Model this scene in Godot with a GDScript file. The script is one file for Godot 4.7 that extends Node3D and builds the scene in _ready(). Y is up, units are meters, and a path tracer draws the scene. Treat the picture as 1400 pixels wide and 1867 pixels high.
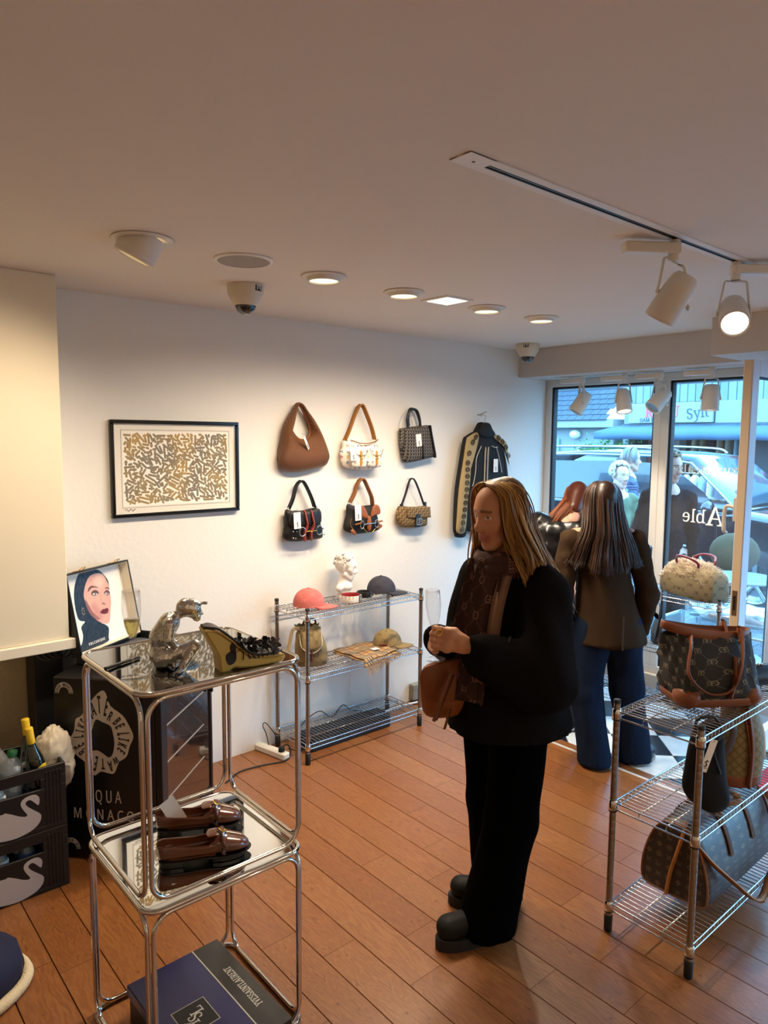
extends Node3D
# A small second-hand designer shop: white back wall with bags, wire racks, shop window on the street.
const ZW := -3.687      # back wall
const YC := 2.605       # ceiling
const XH := 4.58        # header over the shop window
const XG := 4.97        # window glass

func _ready() -> void:
	set_view()
	make_materials()
	make_room()
	make_street()
	make_fixtures()
	make_wall_goods()
	make_racks()
	make_trolley()
	make_corner()
	make_people()

func set_view() -> void:
	var cam := Camera3D.new()
	cam.name = "camera"
	cam.position = Vector3(0, 1.9, 0)
	cam.rotation = Vector3(deg_to_rad(-5.875), deg_to_rad(-40.69), deg_to_rad(0.433))
	cam.rotation_order = EULER_ORDER_YXZ
	cam.fov = 71.37
	cam.near = 0.05
	cam.far = 120.0
	add_child(cam)
	cam.make_current()
	var we := WorldEnvironment.new()
	we.name = "surroundings"
	var e := Environment.new()
	var sm := ProceduralSkyMaterial.new()
	sm.sky_top_color = Color(0.50, 0.78, 1.0)
	sm.sky_horizon_color = Color(0.58, 0.83, 1.0)
	sm.ground_bottom_color = Color(0.22, 0.27, 0.32)
	sm.ground_horizon_color = Color(0.22, 0.27, 0.32)
	sm.sky_energy_multiplier = 3.0
	sm.ground_energy_multiplier = 0.5
	sm.sun_angle_max = 0.0
	var sky := Sky.new()
	sky.sky_material = sm
	e.background_mode = Environment.BG_SKY
	e.sky = sky
	e.tonemap_mode = Environment.TONE_MAPPER_LINEAR
	e.tonemap_exposure = 1.0
	e.sdfgi_enabled = true
	e.ssao_enabled = true
	e.ssil_enabled = true
	we.environment = e
	add_child(we)

var M := {}
func make_materials() -> void:
	M.wall = mat("e6e2da", 0.85, 0, {"bump": noisetex(256, 0.06, 3, 0, 1), "bs": 0.06, "wtri": 1.6})
	M.ceil = mat("e4dacd", 0.9)
	M.cream = mat("e8dcc0", 0.7)
	M.rough = mat("d8c9a2", 0.95, 0, {"bump": noisetex(256, 0.09, 5, 0, 1), "bs": 0.4, "wtri": 1.4})
	M.header = mat("c9c3bd", 0.8)
	M.white = mat("e8e4dd", 0.45)
	M.fit = mat("dfd8cc", 0.4)
	M.alu = mat("c3c4c2", 0.45, 0.15)
	M.aluside = mat("d8d4cc", 0.5, 0.1)
	M.gasket = mat("0a0d12", 0.5)
	M.glass = mat("ffffff", 0.0, 0, {"alpha": 0.02, "spec": 0.25})
	M.chrome = mat("d8d4cf", 0.07, 1.0)
	M.wire = mat("b9bcc0", 0.22, 1.0)
	M.steel = mat("9c948b", 0.28, 1.0)
	M.mirror = mat("d9dcdc", 0.02, 1.0)
	M.black = mat("0b0b0c", 0.5)
	M.blackgloss = mat("09090a", 0.18)
	M.rubber = mat("0c0c0d", 0.7)
	M.gold = mat("d7a545", 0.25, 1.0)
	M.silver = mat("c4c2bd", 0.2, 1.0)
	M.paper = mat("efece4", 0.8)
	M.ink = mat("141414", 0.7)
	M.lamp = mat("fff3d8", 0.5, 0, {"glow": 2.2, "gcol": Color(1.0, 0.92, 0.72)})
	M.lampw = mat("fffaf0", 0.5, 0, {"glow": 3.0, "gcol": Color(1.0, 0.97, 0.9)})
	M.lampoff = mat("8c8a86", 0.2, 0.6)

# ---------------------------------------------------------------- helpers
func v3(x, y, z) -> Vector3:
	return Vector3(x, y, z)

func T(x, y, z, ry := 0.0, rx := 0.0, rz := 0.0) -> Transform3D:
	return Transform3D(Basis(Vector3.UP, deg_to_rad(ry)) * Basis(Vector3.RIGHT, deg_to_rad(rx)) * Basis(Vector3.BACK, deg_to_rad(rz)), Vector3(x, y, z))

func mat(col, rough := 0.6, metal := 0.0, o := {}) -> StandardMaterial3D:
	var m := StandardMaterial3D.new()
	m.albedo_color = Color(col) if col is String else col
	m.roughness = rough
	m.metallic = metal
	if o.has("spec"): m.metallic_specular = o.spec
	if o.has("tex"): m.albedo_texture = o.tex
	if o.has("tri"):
		m.uv1_triplanar = true
		m.uv1_scale = Vector3.ONE * float(o.tri)
	if o.has("wtri"):
		m.uv1_triplanar = true
		m.uv1_world_triplanar = true
		m.uv1_scale = Vector3.ONE * float(o.wtri)
	if o.has("uv"): m.uv1_scale = o.uv
	if o.has("bump"):
		m.heightmap_enabled = true
		m.heightmap_texture = o.bump
		m.heightmap_scale = o.get("bs", 0.2)
	if o.has("alpha"):
		m.transparency = BaseMaterial3D.TRANSPARENCY_ALPHA
		m.albedo_color.a = o.alpha
	if o.has("refr"):
		m.refraction_enabled = true
		m.refraction_scale = o.refr
		m.transparency = BaseMaterial3D.TRANSPARENCY_ALPHA
		m.albedo_color.a = o.get("ra", 0.0)
	if o.has("glow"):
		m.emission_enabled = true
		m.emission = o.get("gcol", m.albedo_color)
		m.emission_energy_multiplier = o.glow
	if o.has("coat"):
		m.clearcoat_enabled = true
		m.clearcoat = o.coat
		m.clearcoat_roughness = o.get("cr", 0.1)
	if o.has("rim"):
		m.rim_enabled = true
		m.rim = o.rim
		m.rim_tint = 0.7
	if o.has("vc"):
		m.vertex_color_use_as_albedo = true
		m.vertex_color_is_srgb = true
	if o.has("back"):
		m.backlight_enabled = true
		m.backlight = o.back
	if o.has("sss"):
		m.subsurf_scatter_enabled = true
		m.subsurf_scatter_strength = o.sss
	m.cull_mode = BaseMaterial3D.CULL_DISABLED
	return m

func nst() -> SurfaceTool:
	var s := SurfaceTool.new()
	s.begin(Mesh.PRIMITIVE_TRIANGLES)
	s.set_uv(Vector2.ZERO)
	s.set_color(Color.WHITE)
	return s

func put(called: String, st: SurfaceTool, m: Material, parent = null, xf := Transform3D()) -> MeshInstance3D:
	st.generate_normals()
	var o := MeshInstance3D.new()
	o.name = called
	o.mesh = st.commit()
	o.material_override = m
	o.transform = xf
	(parent if parent else self).add_child(o, true)
	return o

var used := {}
func nm(called: String) -> String:
	used[called] = used.get(called, -1) + 1
	return called if used[called] == 0 else "%s_%03d" % [called, used[called]]

func tag(o: Node, label := "", cat := "", group := "", kind := "") -> Node:
	if label: o.set_meta("label", label)
	if cat: o.set_meta("category", cat)
	if group: o.set_meta("group", group)
	if kind: o.set_meta("kind", kind)
	return o

func thing(called: String, label: String, cat: String, xf := Transform3D(), group := "") -> Node3D:
	var o := Node3D.new()
	o.name = nm(called)
	o.transform = xf
	add_child(o)
	tag(o, label, cat, group)
	return o

func one(called: String, label: String, cat: String, st: SurfaceTool, m: Material, xf := Transform3D(), group := "") -> MeshInstance3D:
	var o := put(nm(called), st, m, null, xf)
	tag(o, label, cat, group)
	return o

func struct(called: String, st: SurfaceTool, m: Material, label := "", cat := "") -> MeshInstance3D:
	var o := put(called, st, m)
	tag(o, label, cat, "", "structure")
	return o

func copy(src: Node3D, label: String, xf: Transform3D) -> Node3D:
	var r: Node3D = src.duplicate()
	r.name = nm(String(src.name).rstrip("0123456789").rstrip("_"))
	add_child(r)
	r.transform = xf
	r.set_meta("label", label)
	return r

func tri(st: SurfaceTool, a: Vector3, b: Vector3, c: Vector3) -> void:
	st.add_vertex(a); st.add_vertex(b); st.add_vertex(c)

func quad(st: SurfaceTool, a: Vector3, b: Vector3, c: Vector3, d: Vector3) -> void:
	tri(st, a, b, c); tri(st, a, c, d)

# rows of points -> surface; clockwise from outside when u runs to the right and rows run upward seen from outside
var planar := false   # lay pictures by x and y instead of along the surface
func grid(st: SurfaceTool, rows: Array, close := false, us := 1.0, vs := 1.0, flip := false) -> void:
	var m := rows.size()
	var n: int = rows[0].size()
	var nu := n if close else n - 1
	for i in m - 1:
		var r0: PackedVector3Array = rows[i]
		var r1: PackedVector3Array = rows[i + 1]
		var v0 := vs * i / (m - 1.0)
		var v1 := vs * (i + 1) / (m - 1.0)
		for j in nu:
			var k := (j + 1) % n
			var u0 := us * j / float(nu)
			var u1 := us * (j + 1) / float(nu)
			var a := r0[j]; var b := r1[j]; var c := r1[k]; var d := r0[k]
			var ua := Vector2(u0, v0); var ub := Vector2(u0, v1); var uc := Vector2(u1, v1); var ud := Vector2(u1, v0)
			if planar:
				ua = Vector2(a.x, -a.y); ub = Vector2(b.x, -b.y); uc = Vector2(c.x, -c.y); ud = Vector2(d.x, -d.y)
			if flip:
				var t := b; b = d; d = t
				var w := ub; ub = ud; ud = w
			st.set_uv(ua); st.add_vertex(a)
			st.set_uv(ub); st.add_vertex(b)
			st.set_uv(uc); st.add_vertex(c)
			st.set_uv(ua); st.add_vertex(a)
			st.set_uv(uc); st.add_vertex(c)
			st.set_uv(ud); st.add_vertex(d)

func cap(st: SurfaceTool, ring: PackedVector3Array, flip := false) -> void:
	var c := Vector3.ZERO
	for p in ring: c += p
	c /= ring.size()
	st.set_smooth_group(-1)
	for j in ring.size():
		var k := (j + 1) % ring.size()
		if flip: tri(st, c, ring[k], ring[j])
		else: tri(st, c, ring[j], ring[k])
	st.set_smooth_group(0)

func loft(st: SurfaceTool, rows: Array, caps := 3, us := 1.0, vs := 1.0) -> void:
	grid(st, rows, true, us, vs)
	if caps & 1: cap(st, rows[0], false)
	if caps & 2: cap(st, rows[rows.size() - 1], true)

func ringxz(cx: float, y: float, cz: float, rx: float, rz: float, n := 16, e := 2.0, rot := 0.0) -> PackedVector3Array:
	# a level ring, clockwise so that rings stacked upward face outward
	var r := PackedVector3Array()
	for j in n:
		var a := TAU * j / n
		var ca := cos(a); var sa := sin(a)
		var x := rx * signf(ca) * pow(absf(ca), 2.0 / e)
		var z := -rz * signf(sa) * pow(absf(sa), 2.0 / e)
		r.append(Vector3(cx + x * cos(rot) + z * sin(rot), y, cz - x * sin(rot) + z * cos(rot)))
	return r

func lathe(st: SurfaceTool, prof: Array, n := 20, xf := Transform3D(), caps := 0) -> void:
	# prof: [r, y] upward = outside
	var rows := []
	for p in prof:
		var r := PackedVector3Array()
		for j in n:
			var a := TAU * j / n
			r.append(xf * Vector3(p[0] * cos(a), p[1], -p[0] * sin(a)))
		rows.append(r)
	loft(st, rows, caps)

func frames(pts: PackedVector3Array, up: Vector3, closed: bool) -> Array:
	var out := []
	var n := pts.size()
	var prev := up
	for i in n:
		var a := pts[(i - 1 + n) % n] if (closed or i > 0) else pts[i]
		var b := pts[(i + 1) % n] if (closed or i < n - 1) else pts[i]
		var t := (b - a).normalized()
		var u := prev - t * prev.dot(t)
		if u.length() < 0.01:
			u = t.cross(Vector3(0.31, 0.17, 0.93))
		u = u.normalized()
		out.append([t, u, t.cross(u)])
		prev = u
	return out

func sweep(st: SurfaceTool, pts: PackedVector3Array, prof: PackedVector2Array, up := Vector3.UP, closed := false, scales = null, follow := true, us := 1.0, vs := 1.0) -> void:
	# prof in (side, up), counter-clockwise
	var fr := frames(pts, up, closed)
	var rows := []
	for i in pts.size():
		var s = 1.0 if scales == null else scales[i]
		var u: Vector3 = fr[i][1]
		if not follow:
			u = (up - fr[i][0] * up.dot(fr[i][0])).normalized()
		var side: Vector3 = fr[i][0].cross(u)
		var r := PackedVector3Array()
		for q in prof:
			r.append(pts[i] + side * (q.x * s) + u * (q.y * s))
		rows.append(r)
	if closed:
		rows.append(rows[0])
		grid(st, rows, true, us, vs)
	else:
		loft(st, rows, 3, us, vs)

func circ(r: float, n: int, sy := 1.0) -> PackedVector2Array:
	var p := PackedVector2Array()
	for j in n: p.append(Vector2(r * cos(TAU * j / n), -r * sy * sin(TAU * j / n)))
	return p

func flatprof(w: float, t: float) -> PackedVector2Array:
	var b := t * 0.3
	return PackedVector2Array([Vector2(w / 2, t / 2 - b), Vector2(w / 2, -t / 2 + b), Vector2(w / 2 - b, -t / 2), Vector2(-w / 2 + b, -t / 2), Vector2(-w / 2, -t / 2 + b), Vector2(-w / 2, t / 2 - b), Vector2(-w / 2 + b, t / 2), Vector2(w / 2 - b, t / 2)])

func tube(st: SurfaceTool, pts, r: float, n := 8, closed := false, scales = null) -> void:
	sweep(st, PackedVector3Array(pts), circ(r, n), Vector3.UP, closed, scales)

func strap(st: SurfaceTool, pts, w: float, t: float, up: Vector3, closed := false) -> void:
	sweep(st, PackedVector3Array(pts), flatprof(w, t), up, closed, null, false)

func curve(pts, sub := 6, closed := false) -> PackedVector3Array:
	# Catmull-Rom through the points
	var out := PackedVector3Array()
	var n: int = pts.size()
	var last := n if closed else n - 1
	for i in last:
		var p0: Vector3 = pts[(i - 1 + n) % n] if (closed or i > 0) else pts[i] * 2.0 - pts[i + 1]
		var p1: Vector3 = pts[i]
		var p2: Vector3 = pts[(i + 1) % n]
		var p3: Vector3 = pts[(i + 2) % n] if (closed or i < n - 2) else pts[n - 1] * 2.0 - pts[n - 2]
		for k in sub:
			out.append(p1.cubic_interpolate(p2, p0, p3, k / float(sub)))
	if not closed: out.append(pts[n - 1])
	return out

func curve2(pts, sub := 6) -> PackedVector2Array:
	var q := []
	for p in pts: q.append(Vector3(p[0], p[1], 0))
	var out := PackedVector2Array()
	for p in curve(q, sub, true): out.append(Vector2(p.x, p.y))
	return out

func rrect(w: float, h: float, r: float, n := 4) -> PackedVector2Array:
	# counter-clockwise rounded rectangle
	var p := PackedVector2Array()
	for c in [[1, 1, 0], [-1, 1, 90], [-1, -1, 180], [1, -1, 270]]:
		for k in n + 1:
			var a := deg_to_rad(c[2] + 90.0 * k / n)
			p.append(Vector2(c[0] * (w / 2 - r) + r * cos(a), c[1] * (h / 2 - r) + r * sin(a)))
	return p

func box(st: SurfaceTool, size: Vector3, xf := Transform3D(), bev := 0.003) -> void:
	var h := size / 2
	var b: float = min(bev, min(h.x, min(h.y, h.z)) * 0.9)
	st.set_smooth_group(-1)
	var ax := [Vector3.RIGHT, Vector3.UP, Vector3.BACK]
	for i in 3:
		for s in [-1.0, 1.0]:
			var n: Vector3 = ax[i] * s
			var u: Vector3 = ax[(i + 1) % 3] * s
			var w: Vector3 = ax[(i + 2) % 3]
			var hu: float = h[(i + 1) % 3] - b
			var hw: float = h[(i + 2) % 3] - b
			var c := n * h[i]
			quad(st, xf * (c - u * hu - w * hw), xf * (c - u * hu + w * hw), xf * (c + u * hu + w * hw), xf * (c + u * hu - w * hw))
	if b <= 0.0: 
		st.set_smooth_group(0)
		return
	for i in 3:
		var e: Vector3 = ax[i]
		var j := (i + 1) % 3
		var k := (i + 2) % 3
		for s in [-1.0, 1.0]:
			for t in [-1.0, 1.0]:
				var p1: Vector3 = ax[j] * s * h[j] + ax[k] * t * (h[k] - b)
				var p2: Vector3 = ax[j] * s * (h[j] - b) + ax[k] * t * h[k]
				var d := e * (h[i] - b)
				if s * t < 0: quad(st, xf * (p1 - d), xf * (p1 + d), xf * (p2 + d), xf * (p2 - d))
				else: quad(st, xf * (p2 - d), xf * (p2 + d), xf * (p1 + d), xf * (p1 - d))
	for x in [-1.0, 1.0]:
		for y in [-1.0, 1.0]:
			for z in [-1.0, 1.0]:
				var a := Vector3(x * h.x, y * (h.y - b), z * (h.z - b))
				var bb := Vector3(x * (h.x - b), y * h.y, z * (h.z - b))
				var c := Vector3(x * (h.x - b), y * (h.y - b), z * h.z)
				if x * y * z > 0: tri(st, xf * a, xf * c, xf * bb)
				else: tri(st, xf * a, xf * bb, xf * c)
	st.set_smooth_group(0)

func slab(st: SurfaceTool, x0: float, x1: float, y0: float, y1: float, z0: float, z1: float, bev := 0.003) -> void:
	box(st, Vector3(x1 - x0, y1 - y0, z1 - z0), Transform3D(Basis(), Vector3((x0 + x1) / 2, (y0 + y1) / 2, (z0 + z1) / 2)), bev)

func extrude(st: SurfaceTool, poly: PackedVector2Array, d: float, xf := Transform3D(), bev := 0.0) -> void:
	# polygon in xy (made counter-clockwise), thickness d about z = 0
	if Geometry2D.is_polygon_clockwise(poly): poly.reverse()
	var front := poly
	if bev > 0.0:
		front = PackedVector2Array()
		var n := poly.size()
		for i in n:
			var e1 := (poly[i] - poly[(i - 1 + n) % n]).normalized()
			var e2 := (poly[(i + 1) % n] - poly[i]).normalized()
			var nn := Vector2(-e1.y - e2.y, e1.x + e2.x)
			nn = nn.normalized() if nn.length() > 0.01 else Vector2(-e1.y, e1.x)
			front.append(poly[i] + nn * bev)
	var idx := Geometry2D.triangulate_polygon(front)
	if idx.is_empty():
		front = poly
		idx = Geometry2D.triangulate_polygon(front)
	st.set_smooth_group(-1)
	for i in range(0, idx.size(), 3):
		var a := front[idx[i]]; var b := front[idx[i + 1]]; var c := front[idx[i + 2]]
		if (b - a).cross(c - a) > 0:
			var t := b; b = c; c = t
		for sgn in [1.0, -1.0]:
			var z: float = sgn * d / 2
			var q := [a, b, c] if sgn > 0 else [a, c, b]
			for p in q:
				st.set_uv(Vector2(p.x, -p.y))
				st.add_vertex(xf * Vector3(p.x, p.y, z))
	var n2 := poly.size()
	for i in n2:
		var j := (i + 1) % n2
		var zb := d / 2 - bev
		var a := poly[i]; var b := poly[j]
		quad(st, xf * v3(a.x, a.y, -zb), xf * v3(a.x, a.y, zb), xf * v3(b.x, b.y, zb), xf * v3(b.x, b.y, -zb))
		if bev > 0.0:
			var fa := front[i]; var fb := front[j]
			quad(st, xf * v3(a.x, a.y, zb), xf * v3(fa.x, fa.y, d / 2), xf * v3(fb.x, fb.y, d / 2), xf * v3(b.x, b.y, zb))
			quad(st, xf * v3(a.x, a.y, -zb), xf * v3(b.x, b.y, -zb), xf * v3(fb.x, fb.y, -d / 2), xf * v3(fa.x, fa.y, -d / 2))
	st.set_smooth_group(0)

func ell(st: SurfaceTool, c: Vector3, r: Vector3, bs := Basis(), n := 14, m := 9) -> void:
	var rows := []
	for i in m + 1:
		var p := PI * (float(i) / m - 0.5)
		var row := PackedVector3Array()
		for j in n:
			var a := TAU * j / n
			row.append(c + bs * Vector3(r.x * cos(p) * cos(a), r.y * sin(p), -r.z * cos(p) * sin(a)))
		rows.append(row)
	grid(st, rows, true)

func sheet(st: SurfaceTool, rows: Array, t: float, us := 1.0, vs := 1.0) -> void:
	# a grid surface given thickness t away from its front
	var m := rows.size()
	var n: int = rows[0].size()
	var back := []
	for i in m:
		var r := PackedVector3Array()
		for j in n:
			var du: Vector3 = rows[i][mini(j + 1, n - 1)] - rows[i][maxi(j - 1, 0)]
			var dv: Vector3 = rows[mini(i + 1, m - 1)][j] - rows[maxi(i - 1, 0)][j]
			r.append(rows[i][j] - du.cross(dv).normalized() * t)
		back.append(r)
	grid(st, rows, false, us, vs)
	grid(st, back, false, us, vs, true)
	for e in [[0, true], [m - 1, false]]:
		grid(st, [back[e[0]], rows[e[0]]] if e[1] else [rows[e[0]], back[e[0]]])
	for e in [[0, false], [n - 1, true]]:
		var a := PackedVector3Array(); var b := PackedVector3Array()
		for i in m:
			a.append(rows[i][e[0]]); b.append(back[i][e[0]])
		grid(st, [a, b] if e[1] else [b, a], false, 1, 1, true)

var fonts := {}
func font(kind: String) -> Font:
	if not fonts.has(kind):
		var f := SystemFont.new()
		f.font_names = PackedStringArray([kind.trim_suffix("!")])
		if kind.ends_with("!"): f.font_weight = 700
		fonts[kind] = f
	return fonts[kind]

func text(st: SurfaceTool, s: String, kind: String, cap_h: float, depth: float, xf: Transform3D, sx := 1.0, bend = null) -> void:
	var tm := TextMesh.new()
	tm.font = font(kind)
	tm.font_size = 64
	tm.pixel_size = cap_h / 46.0
	tm.depth = depth
	tm.text = s
	var ar := tm.surface_get_arrays(0)
	var vs: PackedVector3Array = ar[Mesh.ARRAY_VERTEX]
	var ix: PackedInt32Array = ar[Mesh.ARRAY_INDEX]
	st.set_smooth_group(-1)
	for k in ix:
		var p := vs[k]
		p.x *= sx
		if bend: p = bend.call(p)
		st.add_vertex(xf * p)
	st.set_smooth_group(0)

# ---------------------------------------------------------------- pictures computed in memory
func newimg(w: int, h: int, c: Color) -> Image:
	var im := Image.create(w, h, false, Image.FORMAT_RGB8)
	im.fill(c)
	return im

func tex(im: Image) -> ImageTexture:
	return ImageTexture.create_from_image(im)

func dab(im: Image, x: int, y: int, c: Color, a: float) -> void:
	if a <= 0.0: return
	var w := im.get_width(); var h := im.get_height()
	x = posmod(x, w); y = posmod(y, h)
	im.set_pixel(x, y, im.get_pixel(x, y).lerp(c, minf(a, 1.0)))

func line(im: Image, a: Vector2, b: Vector2, wd: float, c: Color, op := 1.0) -> void:
	var r := wd / 2 + 1
	for y in range(int(minf(a.y, b.y) - r), int(maxf(a.y, b.y) + r) + 1):
		for x in range(int(minf(a.x, b.x) - r), int(maxf(a.x, b.x) + r) + 1):
			var p := Vector2(x + .5, y + .5)
			var q := Geometry2D.get_closest_point_to_segment(p, a, b)
			dab(im, x, y, c, clampf(wd / 2 + .5 - p.distance_to(q), 0, 1) * op)

func ringi(im: Image, c: Vector2, rad: float, wd: float, col: Color, sy := 1.0, a0 := -7.0, a1 := 7.0) -> void:
	var r := int(rad + wd + 2)
	for y in range(int(c.y) - r, int(c.y) + r + 1):
		for x in range(int(c.x) - r, int(c.x) + r + 1):
			var p := Vector2(x + .5, y + .5) - c
			p.y /= sy
			var an := p.angle()
			if an < a0 or an > a1: continue
			dab(im, x, y, col, clampf(wd / 2 + .5 - absf(p.length() - rad), 0, 1))

func disc(im: Image, c: Vector2, rad: float, col: Color, op := 1.0, soft := 1.0) -> void:
	var r := int(rad + soft + 1)
	for y in range(int(c.y) - r, int(c.y) + r + 1):
		for x in range(int(c.x) - r, int(c.x) + r + 1):
			dab(im, x, y, col, clampf((rad - (Vector2(x + .5, y + .5) - c).length()) / soft + .5, 0, 1) * op)

func polyi(im: Image, pts: PackedVector2Array, col: Color) -> void:
	var lo := pts[0].y; var hi := pts[0].y
	for p in pts:
		lo = minf(lo, p.y); hi = maxf(hi, p.y)
	for y in range(maxi(0, int(lo)), mini(im.get_height() - 1, int(hi)) + 1):
		var xs := []
		var yy := y + .5
		for i in pts.size():
			var a := pts[i]; var b := pts[(i + 1) % pts.size()]
			if (a.y <= yy) != (b.y <= yy):
				xs.append(a.x + (yy - a.y) / (b.y - a.y) * (b.x - a.x))
		xs.sort()
		for k in range(0, xs.size() - 1, 2):
			im.fill_rect(Rect2i(int(round(xs[k])), y, maxi(0, int(round(xs[k + 1])) - int(round(xs[k]))), 1), col)

func noise(freq: float, sd: int, oct := 4) -> FastNoiseLite:
	var n := FastNoiseLite.new()
	n.seed = sd
	n.frequency = freq
	n.fractal_octaves = oct
	return n

func noisetex(w: int, freq: float, sd: int, lo: float, hi: float, sx := 1.0, sy := 1.0, c0 := Color.BLACK, c1 := Color.WHITE) -> ImageTexture:
	var n := noise(freq, sd)
	var im := newimg(w, w, Color.BLACK)
	for y in w:
		for x in w:
			# seamless in both directions by folding onto a torus of four taps
			var fx := float(x) / w; var fy := float(y) / w
			var a := n.get_noise_2d(x * sx, y * sy); var b := n.get_noise_2d((x - w) * sx, y * sy)
			var c := n.get_noise_2d(x * sx, (y - w) * sy); var d := n.get_noise_2d((x - w) * sx, (y - w) * sy)
			var v: float = lerpf(lerpf(a, b, fx), lerpf(c, d, fx), fy)
			im.set_pixel(x, y, c0.lerp(c1, clampf(lo + (hi - lo) * (v * 0.9 + .5), 0, 1)))
	return tex(im)

# ---------------------------------------------------------------- smooth bodies: capsules joined by a soft minimum, meshed as surface nets
# a limb: [a, b, ra, rb, colour, squash axis, squash, weight]
func limb(a: Vector3, b: Vector3, ra: float, rb: float, col = null, ax := Vector3.ZERO, sq := 1.0, w := 1.0) -> Array:
	return [a, b, ra, rb, col, ax, sq, w]

func ldist(q: Array, p: Vector3) -> float:
	var ab: Vector3 = q[1] - q[0]
	var ap: Vector3 = p - q[0]
	var l := ab.length_squared()
	var t := clampf(ap.dot(ab) / l, 0, 1) if l > 1e-9 else 0.0
	var o := ap - ab * t
	if q[6] != 1.0:
		o += q[5] * (o.dot(q[5]) * (q[6] - 1.0))
	return o.length() - lerpf(q[2], q[3], t)

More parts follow.
